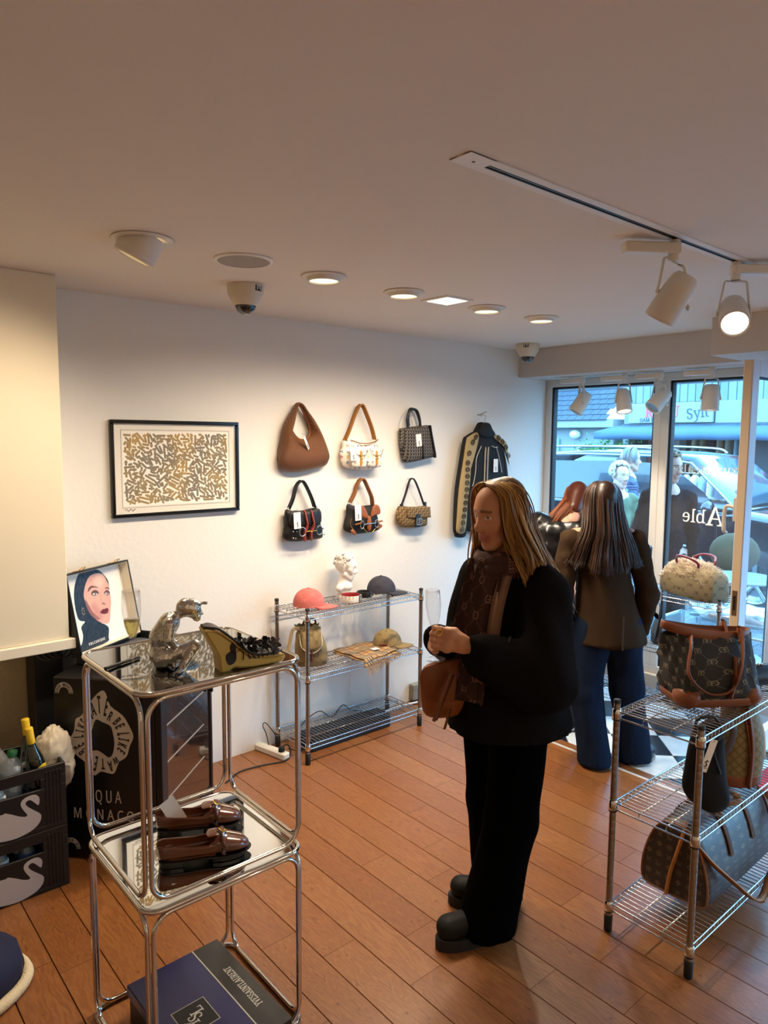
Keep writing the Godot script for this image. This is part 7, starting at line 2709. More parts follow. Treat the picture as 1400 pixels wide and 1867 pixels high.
func make_case() -> void:
	var yaw := -0.55; var tilt := 0.194
	var r := v3(cos(yaw), 0, sin(yaw)); var n := v3(-sin(yaw), 0, cos(yaw))
	var up := Vector3.UP * cos(tilt) - n * sin(tilt)
	var o := thing("presentation_case", "open black hinged case with a portrait of a woman in a dark headscarf", "case", Transform3D(Basis(r, Vector3.UP, n), v3(1.011, 0.8475, -3.39)))
	var X := Transform3D(Basis(Vector3.RIGHT, -tilt), v3(0, 0.024, 0))
	var W := 0.445; var H := 0.391; var d := 0.055; var t := 0.008
	var bk := mat("0d0f12", 0.45); var cr := mat("e6dcc6", 0.7)
	var st := nst()
	var wall := func(s: SurfaceTool, x0, x1, y0, y1, z0, z1): box(s, v3(x1 - x0, y1 - y0, z1 - z0), X * Transform3D(Basis(), v3((x0 + x1) / 2, (y0 + y1) / 2, (z0 + z1) / 2)), 0.002)
	wall.call(st, 0, W, 0, H, -t, 0.0)
	wall.call(st, 0, t, 0, H, 0, d); wall.call(st, W - t, W, 0, H, 0, d)
	wall.call(st, t, W - t, 0, t, 0, d); wall.call(st, t, W - t, H - t, H, 0, d)
	var lid := put("lid", st, bk, o)
	st = nst()
	wall.call(st, t, t + 0.002, t, H - t, 0.001, d - 0.003); wall.call(st, W - t - 0.002, W - t, t, H - t, 0.001, d - 0.003)
	wall.call(st, t, W - t, t, t + 0.002, 0.001, d - 0.003); wall.call(st, t, W - t, H - t - 0.002, H - t, 0.001, d - 0.003)
	put("lining", st, cr, lid)
	# printed portrait
	var im := newimg(384, 340, Color("ece6da"))
	var P := func(a) -> PackedVector2Array:
		var q := PackedVector2Array()
		for p in curve2(a, 3): q.append(Vector2(p.x * 384, p.y * 340))
		return q
	polyi(im, P.call([[0.317, 0.01], [0.429, 0.005], [0.571, 0.01], [0.662, 0.063], [0.743, 0.179], [0.751, 0.252], [0.74, 0.3], [0.66, 0.4], [0.5, 0.5], [0.5, 0.7], [0.549, 0.745], [0.611, 0.815], [0.581, 0.925], [0.556, 0.985], [0.301, 0.995], [0.039, 0.99], [0.149, 0.892], [0.192, 0.792], [0.19, 0.685], [0.263, 0.634], [0.186, 0.598], [0.158, 0.502], [0.167, 0.308], [0.217, 0.145]]), Color("14202d"))
	var nn := noise(0.05, 5)
	for y in 340:
		for x in 384:
			var c := im.get_pixel(x, y)
			if c.r < 0.3: im.set_pixel(x, y, c.lightened(clampf(0.10 * nn.get_noise_2d(x, y * 0.6) + 0.05, 0, 0.2)))
	var face = P.call([[0.467, 0.082], [0.587, 0.068], [0.683, 0.102], [0.73, 0.207], [0.745, 0.282], [0.744, 0.364], [0.736, 0.477], [0.705, 0.574], [0.67, 0.682], [0.633, 0.747], [0.578, 0.753], [0.483, 0.697], [0.397, 0.612], [0.345, 0.518], [0.327, 0.403], [0.32, 0.303], [0.376, 0.177]])
	polyi(im, face, Color("d8a592"))
	polyi(im, P.call([[0.335, 0.365], [0.37, 0.451], [0.41, 0.55], [0.5, 0.66], [0.433, 0.652], [0.354, 0.54], [0.323, 0.422]]), Color("8d5a55"))
	for q in [[Vector2(190, 205), 26], [Vector2(170, 170), 20]]: disc(im, q[0], q[1], Color("c07a72"), 0.5, 24)
	disc(im, Vector2(228, 60), 30, Color("ecc4b2"), 0.7, 26)
	polyi(im, P.call([[0.389, 0.278], [0.422, 0.226], [0.483, 0.213], [0.575, 0.262], [0.478, 0.238], [0.423, 0.262]]), Color("6b4236"))
	polyi(im, P.call([[0.665, 0.301], [0.707, 0.282], [0.747, 0.303], [0.74, 0.322], [0.711, 0.299]]), Color("6b4236"))
	polyi(im, P.call([[0.439, 0.314], [0.468, 0.28], [0.526, 0.282], [0.562, 0.325], [0.527, 0.348], [0.469, 0.345]]), Color("5d3d38"))
	polyi(im, P.call([[0.646, 0.353], [0.675, 0.324], [0.72, 0.328], [0.74, 0.374], [0.706, 0.397], [0.664, 0.378]]), Color("5d3d38"))
	polyi(im, P.call([[0.456, 0.322], [0.498, 0.311], [0.544, 0.339], [0.498, 0.344]]), Color("ddd5cc"))
	polyi(im, P.call([[0.657, 0.361], [0.692, 0.353], [0.725, 0.381], [0.685, 0.384]]), Color("ddd5cc"))
	disc(im, Vector2(0.505 * 384, 0.329 * 340), 4.5, Color("4d4a3c")); disc(im, Vector2(0.695 * 384, 0.37 * 340), 4.2, Color("4d4a3c"))
	polyi(im, P.call([[0.571, 0.48], [0.609, 0.468], [0.637, 0.506], [0.601, 0.495]]), Color("a96a5c"))
	line(im, Vector2(0.585 * 384, 0.33 * 340), Vector2(0.575 * 384, 0.46 * 340), 4, Color("b98070"), 0.5)
	polyi(im, P.call([[0.522, 0.582], [0.574, 0.553], [0.604, 0.558], [0.635, 0.552], [0.665, 0.57], [0.65, 0.614], [0.605, 0.623], [0.555, 0.609]]), Color("6d1c2a"))
	line(im, Vector2(0.53 * 384, 0.582 * 340), Vector2(0.66 * 384, 0.574 * 340), 1.6, Color("3e0d16"))
	for k in 7: disc(im, Vector2(102, 170) + Vector2(9, 0).rotated(k * 0.9) * Vector2(0.8, 1.6), 3, Color("a98768"))
	st = nst()
	var z := 0.0016
	grid(st, [PackedVector3Array([X * v3(t, t, z), X * v3(W - t, t, z)]), PackedVector3Array([X * v3(t, H - t, z), X * v3(W - t, H - t, z)])])
	put("portrait", st, mat("ffffff", 0.35, 0, {"tex": tex(im), "uv": Vector3(1, -1, 1)}), lid)
	st = nst()
	text(st, "V O L C A N I Q U E", "Droid Sans!", 0.013, 0.0008, X * T(0.172, 0.034, z + 0.0008), 0.72)
	put("portrait_lettering", st, M.white, lid)
	# lower half lying open, latches
	st = nst()
	for q in [[0, W, 0.0, 0.008, 0.02, 0.40], [0, t, 0.008, 0.05, 0.02, 0.40], [W - t, W, 0.008, 0.05, 0.02, 0.40], [t, W - t, 0.008, 0.05, 0.392, 0.40], [t, W - t, 0.008, 0.022, 0.02, 0.028]]: slab(st, q[0], q[1], q[2], q[3], q[4], q[5], 0.002)
	put("base", st, bk, o)
	st = nst()
	slab(st, t, W - t, 0.008, 0.012, 0.028, 0.392, 0.0)
	put("base_lining", st, mat("55585c", 0.7), o)
	for x in [0.1, W - 0.1]:
		st = nst()
		wall.call(st, x - 0.02, x + 0.02, H, H + 0.004, 0.02, d)
		tube(st, [X * v3(x - 0.012, H + 0.005, d), X * v3(x - 0.012, H + 0.014, d + 0.02), X * v3(x + 0.012, H + 0.014, d + 0.02), X * v3(x + 0.012, H + 0.005, d)], 0.002, 5)
		put("latch", st, M.gold, lid)

func make_crates() -> void:
	var swan := [[0.0, 0.02], [0.05, 0.012], [0.09, 0.016], [0.13, 0.03], [0.155, 0.055], [0.16, 0.085], [0.145, 0.105], [0.125, 0.125], [0.105, 0.15], [0.105, 0.165], [0.118, 0.17], [0.13, 0.16], [0.145, 0.14], [0.152, 0.135], [0.156, 0.15], [0.155, 0.17], [0.14, 0.187], [0.115, 0.188], [0.092, 0.178], [0.085, 0.158], [0.095, 0.13], [0.108, 0.105], [0.1, 0.098], [0.075, 0.11], [0.05, 0.128], [0.025, 0.142], [0.02, 0.138], [-0.02, 0.14], [-0.05, 0.125], [-0.03, 0.12], [-0.055, 0.105], [-0.03, 0.1], [-0.05, 0.085], [-0.02, 0.075], [-0.045, 0.06], [-0.015, 0.055], [-0.04, 0.035]]
	var blk := mat("0c0b0d", 0.45)
	for lv in 2:
		var o := thing("bottle_crate", ["black plastic bottle crate with a white swan, bottom one of the stack", "black plastic bottle crate with a white swan, top one holding wine bottles"][lv], "crate", T(0.661, lv * 0.272, -3.19), "stacked bottle crates with swans")
		var st := nst()
		var w := 0.4; var d := 0.30; var h := 0.27; var t := 0.012
		# walls with a grip opening at the front
		slab(st, -w / 2, w / 2, 0, 0.02, -d / 2, d / 2, 0.002)
		for q in [[-w / 2, w / 2, 0.02, 0.18, d / 2 - t, d / 2], [-w / 2, w / 2, 0.222, h, d / 2 - t, d / 2], [-w / 2, -0.1, 0.18, 0.222, d / 2 - t, d / 2], [0.1, w / 2, 0.18, 0.222, d / 2 - t, d / 2], [-w / 2, w / 2, 0.02, h, -d / 2, -d / 2 + t], [-w / 2, -w / 2 + t, 0.02, h, -d / 2 + t, d / 2 - t], [w / 2 - t, w / 2, 0.02, h, -d / 2 + t, d / 2 - t]]:
			slab(st, q[0], q[1], q[2], q[3], q[4], q[5], 0.002)
		for k in 5: slab(st, 0.12 + k * 0.014, 0.126 + k * 0.014, 0.02, h - 0.02, d / 2, d / 2 + 0.003, 0.001)
		put("body", st, blk, o)
		st = nst()
		var sp := PackedVector2Array()
		for p in curve2(swan, 2): sp.append(Vector2(p.x - 0.062, p.y * 0.92 - 0.006))
		extrude(st, sp, 0.001, T(0, 0, d / 2 + 0.0007))
		put("swan", st, mat("b7ada6", 0.6), o)
		st = nst()
		for i in 4:
			for k in 3:
				if lv == 1 and (i == 3 or k == 2 and i > 1): continue
				var at := T(-0.15 + i * 0.1, 0.021, -0.095 + k * 0.095)
				var b := thing("bottle", "clear water bottle standing in the %s swan crate" % ["lower", "upper"][lv], "bottle", o.transform * at, "water bottles in the %s crate" % ["lower", "upper"][lv])
				st = nst()
				lathe(st, [[0.0, 0.0], [0.03, 0.0], [0.032, 0.006], [0.032, 0.13], [0.026, 0.165], [0.013, 0.19], [0.012, 0.205]], 14, Transform3D(), 2)
				put("body", st, mat("8fa3ad", 0.05, 0, {"alpha": 0.35}), b)
				st = nst()
				lathe(st, [[0.0325, 0.12], [0.0328, 0.15], [0.029, 0.16]], 14)
				put("label", st, mat(["d8d4cc", "2b4f8f", "c9b9b0"][(i + k) % 3], 0.7), b)
				st = nst()
				lathe(st, [[0.013, 0.2], [0.014, 0.216], [0.0, 0.217]], 12)
				put("cap", st, mat(["d9d5cd", "2e5a3c", "d9d5cd"][(i + k) % 3], 0.4), b)
	# wine bottles
	var y0 := 0.272 + 0.021
	for q in [["green wine bottle with yellow neck and oval label, front one", 0.792, -3.10, 6.0], ["green wine bottle with yellow neck, half hidden behind the other", 0.782, -3.19, 2.0]]:
		var o := thing("wine_bottle", q[0], "wine bottle", T(q[1], y0, q[2], 35, -4, q[3]), "yellow capped wine bottles")
		var st := nst()
		lathe(st, [[0.0, 0.0], [0.036, 0.0], [0.038, 0.006], [0.038, 0.26], [0.034, 0.285], [0.02, 0.325], [0.015, 0.345], [0.0145, 0.38]], 22, Transform3D(), 2)
		put("body", st, mat("0f1509", 0.06, 0, {"coat": 1.0}), o)
		st = nst()
		lathe(st, [[0.0155, 0.345], [0.0162, 0.36], [0.0155, 0.362], [0.0165, 0.41], [0.014, 0.413], [0.0, 0.4132]], 18)
		put("yellow_capsule", st, mat("d8b51e", 0.35), o)
		st = nst()
		var rows := []
		for i in 11:
			var v := i / 5.0 - 1.0
			var r := PackedVector3Array()
			for j in 11:
				var a := (j / 5.0 - 1.0) * 0.95 * sqrt(maxf(0.0, 1.0 - v * v))
				r.append(v3(0.0387 * sin(a), 0.225 + 0.03 * v, 0.0387 * cos(a)))
			rows.append(r)
		grid(st, rows)
		var lb := put("label", st, mat("d9b81f", 0.6), o)
		st = nst()
		for k in 3: text(st, ["* * *", "LACHETEAU", "SAUVIGNON"][k], "Droid Serif", [0.005, 0.0075, 0.004][k], 0.0004, T(0, 0.238 - k * 0.012, 0.0392), 0.75)
		put("label_lettering", st, M.ink, lb)
	# small bottles with dark caps, plastic bottle, tilted glass, crumpled paper
	for q in [["small bottle with a white ringed cap, rear one beside the wine", 0.735, -3.14], ["small bottle with a white ringed cap, front one beside the wine", 0.745, -3.09]]:
		var o := thing("small_bottle", q[0], "bottle", T(q[1], y0, q[2]), "small capped bottles in the upper crate")
		var st := nst()
		lathe(st, [[0.0, 0.0], [0.026, 0.0], [0.027, 0.16], [0.016, 0.2], [0.0135, 0.235]], 16, Transform3D(), 2)
		put("body", st, mat("1d2b40", 0.05, 0, {"alpha": 0.6}), o)
		st = nst()
		lathe(st, [[0.0145, 0.232], [0.015, 0.245], [0.013, 0.247], [0.0, 0.2475]], 14)
		put("cap", st, mat("d8d2ca", 0.4), o)
		st = nst()
		lathe(st, [[0.006, 0.248], [0.009, 0.2482]], 14)
		put("cap_ring", st, M.ink, o)
	var o := thing("plastic_bottle", "large clear plastic bottle with green cap at the left edge", "bottle", T(0.64, y0, -3.13, 0, 0, -8))
	var st := nst()
	lathe(st, [[0.0, 0.0], [0.05, 0.0], [0.052, 0.2], [0.05, 0.23], [0.035, 0.275], [0.016, 0.295], [0.015, 0.305]], 20, Transform3D(), 2)
	put("body", st, mat("a9bdcb", 0.04, 0, {"alpha": 0.25}), o)
	st = nst()
	lathe(st, [[0.019, 0.298], [0.0195, 0.32], [0.0, 0.322]], 16)
	put("cap", st, mat("1f6a3a", 0.4), o)
	o = thing("tilted_flute", "empty glass leaning tilted in the upper crate", "glass", T(0.73, 0.42, -3.24, 0, 0, 32))
	st = nst()
	lathe(st, [[0.0, 0.02], [0.02, 0.03], [0.03, 0.08], [0.033, 0.14], [0.031, 0.20], [0.0302, 0.20], [0.032, 0.14], [0.029, 0.08], [0.018, 0.033], [0.0, 0.024]], 24)
	put("bowl", st, mat("ffffff", 0.02, 0, {"alpha": 0.12}), o)
	st = nst()
	var ns := noise(1.0, 15, 3)
	var rows := []
	for i in 27:
		var a := PI * (i / 26.0 - 0.5)
		var r := PackedVector3Array()
		for j in 44:
			var b := TAU * j / 44
			var p := v3(0.075 * cos(a) * cos(b), 0.13 * sin(a), -0.06 * cos(a) * sin(b))
			p *= 1.0 + 0.3 * absf(ns.get_noise_3dv(p * 20.0)) + 0.12 * ns.get_noise_3dv(p * 70.0)
			if p.y < -0.02: p.x = p.x * 0.5 + 0.045
			r.append(p)
		rows.append(r)
	grid(st, rows, true)
	one("crumpled_paper", "crumpled off-white wrapping paper stuffed at the right end of the upper crate", "paper", st, mat("cfc3ac", 0.9), T(0.85, 0.52, -3.17))
	# navy quilted sleeve at the picture's left edge
func head_limbs(xf: Transform3D, skin, lip, brow) -> Array:
	# the head in its own axes: y up, +z where the face looks, the middle at the level of the ears
	var s := xf.basis.get_scale().x
	var L := []
	var add := func(a: Vector3, b: Vector3, ra: float, rb: float, ax := Vector3.ZERO, sq := 1.0, w := 1.0, col = null):
		L.append(limb(xf * a, xf * b, ra * s, rb * s, skin if col == null else col, (xf.basis * ax).normalized() if ax != Vector3.ZERO else ax, sq, w))
	add.call(v3(0, 0.035, -0.022), v3(0, 0.04, 0.012), 0.09, 0.083, Vector3.RIGHT, 1.22)
	add.call(v3(0, -0.01, 0.03), v3(0, -0.075, 0.04), 0.062, 0.042, Vector3.RIGHT, 1.05)
	for k in [-1.0, 1.0]:
		add.call(v3(k * 0.046, -0.055, 0.0), v3(k * 0.016, -0.098, 0.055), 0.024, 0.018)
		add.call(v3(k * 0.044, -0.008, 0.048), v3(k * 0.038, -0.03, 0.055), 0.02, 0.017)
		add.call(v3(k * 0.036, 0.03, 0.07), v3(k * 0.014, 0.03, 0.082), 0.0125, 0.0125)
		add.call(v3(k * 0.031, 0.008, 0.094), v3(k * 0.033, 0.008, 0.094), 0.0135, 0.0135, Vector3.ZERO, 1.0, -1.6)
		add.call(v3(k * 0.0315, 0.009, 0.071), v3(k * 0.0315, 0.009, 0.072), 0.0125, 0.0125)
		add.call(v3(k * 0.011, -0.034, 0.094), v3(k * 0.011, -0.034, 0.095), 0.0075, 0.0075)
		add.call(v3(k * 0.078, 0.012, -0.02), v3(k * 0.074, -0.022, -0.012), 0.014, 0.009, Vector3.RIGHT, 1.8)
	add.call(v3(0, 0.022, 0.084), v3(0, -0.022, 0.106), 0.0075, 0.009)
	add.call(v3(0, -0.024, 0.105), v3(0, -0.03, 0.1), 0.0105, 0.01)
	add.call(v3(0, -0.104, 0.058), v3(0, -0.104, 0.06), 0.022, 0.02)
	add.call(v3(-0.016, -0.0605, 0.083), v3(0.016, -0.0605, 0.083), 0.007, 0.007, Vector3.ZERO, 1.0, 1.0, lip)
	add.call(v3(-0.013, -0.0715, 0.082), v3(0.013, -0.0715, 0.082), 0.008, 0.008, Vector3.ZERO, 1.0, 1.0, lip)
	add.call(v3(-0.022, -0.066, 0.099), v3(0.022, -0.066, 0.099), 0.004, 0.004, Vector3.ZERO, 1.0, -1.0, lip)
	var P := []
	for k in [-1.0, 1.0]:
		P.append(limb(xf * v3(k * 0.047, 0.031, 0.078), xf * v3(k * 0.016, 0.034, 0.096), 0.0045 * s, 0.0055 * s, brow, Vector3.ZERO, 1.0, 0.8))
		P.append(limb(xf * v3(k * 0.04, 0.009, 0.078), xf * v3(k * 0.023, 0.007, 0.084), 0.006 * s, 0.006 * s, Color("e9e2da") if skin != Color.WHITE else skin, Vector3.ZERO, 1.0, 0.75))
		P.append(limb(xf * v3(k * 0.0315, 0.009, 0.083), xf * v3(k * 0.0315, 0.009, 0.09), 0.005 * s, 0.005 * s, Color("2a221c") if skin != Color.WHITE else skin, Vector3.ZERO, 1.0, 1.0))
		P.append(limb(xf * v3(k * 0.044, 0.0135, 0.074), xf * v3(k * 0.019, 0.0135, 0.084), 0.0024 * s, 0.0024 * s, brow, Vector3.ZERO, 1.0, 0.9))
	return [L, P]
# ---------------------------------------------------------------- people
func dress(parent: Node, called: String, L: Array, cell: float, k: float, m: Material, clips := [], fold := 0.0, ff := 8.0, fsq := Vector3.ONE) -> void:
	var st := nst()
	body(st, L, cell, k, clips, Color.WHITE, fold, ff, fsq)
	put(called, st, m, parent)

func hand(L: Array, wrist: Vector3, palm: Vector3, across: Vector3, curl: Vector3, tips: Array, skin: Color) -> void:
	# palm from wrist to knuckles; across points from little finger to forefinger; curl is where fingers bend to
	L.append(limb(wrist, wrist.lerp(palm, 0.5), 0.025, 0.026, skin, curl.normalized(), 1.25))
	L.append(limb(palm - across * 0.028, palm + across * 0.028, 0.016, 0.016, skin))
	L.append(limb(wrist.lerp(palm, 0.35) + across * 0.012, palm + across * 0.02, 0.02, 0.015, skin))
	L.append(limb(wrist.lerp(palm, 0.35) - across * 0.012, palm - across * 0.02, 0.02, 0.015, skin))
	var fwd := (palm - wrist).normalized()
	for i in 4:
		var base := palm + across * (0.031 - 0.0205 * i)
		var l: float = [0.036, 0.041, 0.038, 0.031][i]
		var b: float = tips[i]
		var d1 := (fwd * cos(b * 0.55) + curl * sin(b * 0.55)).normalized()
		var d2 := (fwd * cos(b * 1.4) + curl * sin(b * 1.4)).normalized()
		var d3 := (fwd * cos(b * 2.2) + curl * sin(b * 2.2)).normalized()
		var p1 := base + d1 * l
		var p2 := p1 + d2 * l * 0.72
		L.append(limb(base, p1, 0.0098, 0.009, skin)); L.append(limb(p1, p2, 0.009, 0.0082, skin)); L.append(limb(p2, p2 + d3 * l * 0.55, 0.0082, 0.0072, skin))
	var t0 := wrist.lerp(palm, 0.45) + across * 0.022
	var t1 := t0 + (across * 0.55 + fwd * 0.45 + curl * 0.7).normalized() * 0.036
	L.append(limb(t0, t1, 0.012, 0.0105, skin)); L.append(limb(t1, t1 + (fwd * 0.7 + curl * 0.75).normalized() * 0.03, 0.0102, 0.0088, skin))

func person(label: String, at: Vector3, yaw: float) -> Node3D:
	return thing("person", label, "person", Transform3D(Basis(Vector3.UP, deg_to_rad(yaw)), at))

func skinmesh(parent: Node, head: Transform3D, skin: Color, lip: Color, brow: Color, hcell: float, trunk: Array, hands: Array) -> void:
	# one continuous figure: trunk and limbs, with the head and hands on finer grids
	var st := nst()
	for q in trunk: q[4] = skin
	body(st, trunk, 0.021, 60.0, [], skin)
	var hd := head_limbs(head, skin, lip, brow)
	var L: Array = hd[0]
	L.append(limb(head * v3(0, -0.06, -0.025), head * v3(0, -0.19, -0.04), 0.052, 0.056, skin))
	body(st, L, hcell, 165.0 if hcell < 0.006 else 110.0, [], skin, 0.0, 8.0, Vector3.ONE, hd[1])
	for h in hands: body(st, h, 0.0032, 260.0, [], skin)
	put("body", st, M.skin, parent)

func hair(parent: Node, called: String, guides: Array, n: int, r: float, sd: int, c0: Color, c1: Color, wave: float, jit: float, depth := 0.35, axis := Vector3.ZERO) -> void:
	var rng := RandomNumberGenerator.new()
	rng.seed = sd
	var st := nst()
	var G := guides.size()
	var np: int = guides[0].size()
	var clumps := []
	for k in maxi(8, n / 7): clumps.append([rng.randf() * (G - 1.001), rng.randf() * depth, v3(rng.randfn(), rng.randfn() * 0.6, rng.randfn()) * jit, rng.randf() * TAU, rng.randf_range(0.8, 1.25), rng.randf_range(0.84, 1.05), rng.randf()])
	for s in n:
		var q: Array = clumps[rng.randi() % clumps.size()]
		var u := clampf(q[0] + rng.randfn() * 0.12, 0.0, G - 1.001)
		var g := int(u); var f := u - g
		var inn: float = clampf(q[1] + rng.randfn() * 0.05, 0.0, 1.0)
		var j: Vector3 = q[2] + v3(rng.randfn(), rng.randfn(), rng.randfn()) * jit * 0.45
		var ph: float = q[3] + rng.randfn() * 0.25
		var fq: float = q[4]
		var cut: float = q[5] + rng.randfn() * 0.02
		var pts := []
		for i in np:
			var p: Vector3 = guides[g][i].lerp(guides[g + 1][i], f)
			var t := i / (np - 1.0)
			p = p.lerp(axis + v3(0, p.y - axis.y, 0), inn * 0.3 * clampf(t * 2.0, 0, 1))
			p += j * (0.25 + t)
			p += v3(sin(ph + t * 9.0 * fq), 0.3 * cos(ph + t * 7.0), cos(ph * 1.3 + t * 9.0 * fq)) * wave * t
			pts.append(p)
		if cut < 1.0: pts[np - 1] = pts[np - 2].lerp(pts[np - 1], cut * 0.8)
		var c := curve(pts, 3)
		var sc := PackedFloat32Array()
		for i in c.size():
			var t := i / (c.size() - 1.0)
			sc.append(lerpf(0.7, 1.0, minf(1.0, t * 4.0)) * (1.0 - 0.85 * pow(t, 3.0)))
		st.set_color(c0.lerp(c1, clampf(q[6] * 0.75 + rng.randf() * 0.35 - 0.05, 0, 1)))
		sweep(st, c, circ(r, 5, 0.55), Vector3.UP, false, sc)
	put(called, st, M.hair, parent)

func shoe(parent: Node, called: String, heel: Vector3, toe: Vector3, w: float, m: Material, sole: Material, high := 0.02) -> void:
	var d := toe - heel
	var f := d.normalized()
	var side := Vector3.UP.cross(f)
	var y := Vector3.UP
	var L := [limb(heel + f * 0.04 + y * (high + 0.035), toe - f * 0.05 + y * (high + 0.03), w * 0.82, w, null, Vector3.UP, 1.15), limb(heel + f * 0.05 + y * (high + 0.05), heel + f * 0.06 + y * (high + 0.11), w * 0.85, w * 0.85)]
	dress(parent, called, L, 0.009, 110.0, m, [[Vector3.UP, high]])
	var st := nst()
	var pg := PackedVector2Array()
	for i in 22:
		var a := TAU * i / 22
		pg.append(Vector2(cos(a) * d.length() * 0.52, sin(a) * w * 1.12 * (1.0 + 0.12 * cos(a))))
	extrude(st, pg, high, Transform3D(Basis(f, -side, y), (heel + toe) / 2 + y * high / 2), 0.002)
	put("sole", st, sole, parent)

func make_people() -> void:
	M.skin = mat("ffffff", 0.55, 0, {"vc": 1, "sss": 0.04})
	M.hair = mat("ffffff", 0.38, 0, {"vc": 1})
	woman_in_coat()
	woman_in_blazer()
	woman_in_puffer()
	people_outside()
	# quilted corner at the lower left edge
	var o := thing("cushion", "dark navy quilted piece with cream fleece edge at the lower left of the floor", "cushion", T(0.34, 0.0, -2.62, 25))
	var st := nst()
	lofty(st, [[0.0, 0, 0, 0.2, 0.16, 3.0], [0.05, 0, 0, 0.225, 0.185, 3.0], [0.11, 0, 0, 0.215, 0.175, 3.0], [0.15, 0, 0, 0.16, 0.12, 2.6], [0.16, 0, 0, 0.08, 0.06, 2.4]], 32, 1, 1, 0.1)
	put("cover", st, mat("0d1030", 0.85), o)
	st = nst()
	var pts := []
	for p in ringxz(0, 0.02, 0, 0.232, 0.192, 40, 3.0): pts.append(p)
	tube(st, pts, 0.02, 8, true)
	put("fleece_edge", st, mat("cdbd9b", 0.95, 0, {"bump": noisetex(64, 0.3, 27, 0, 1), "bs": 0.5, "tri": 8}), o)

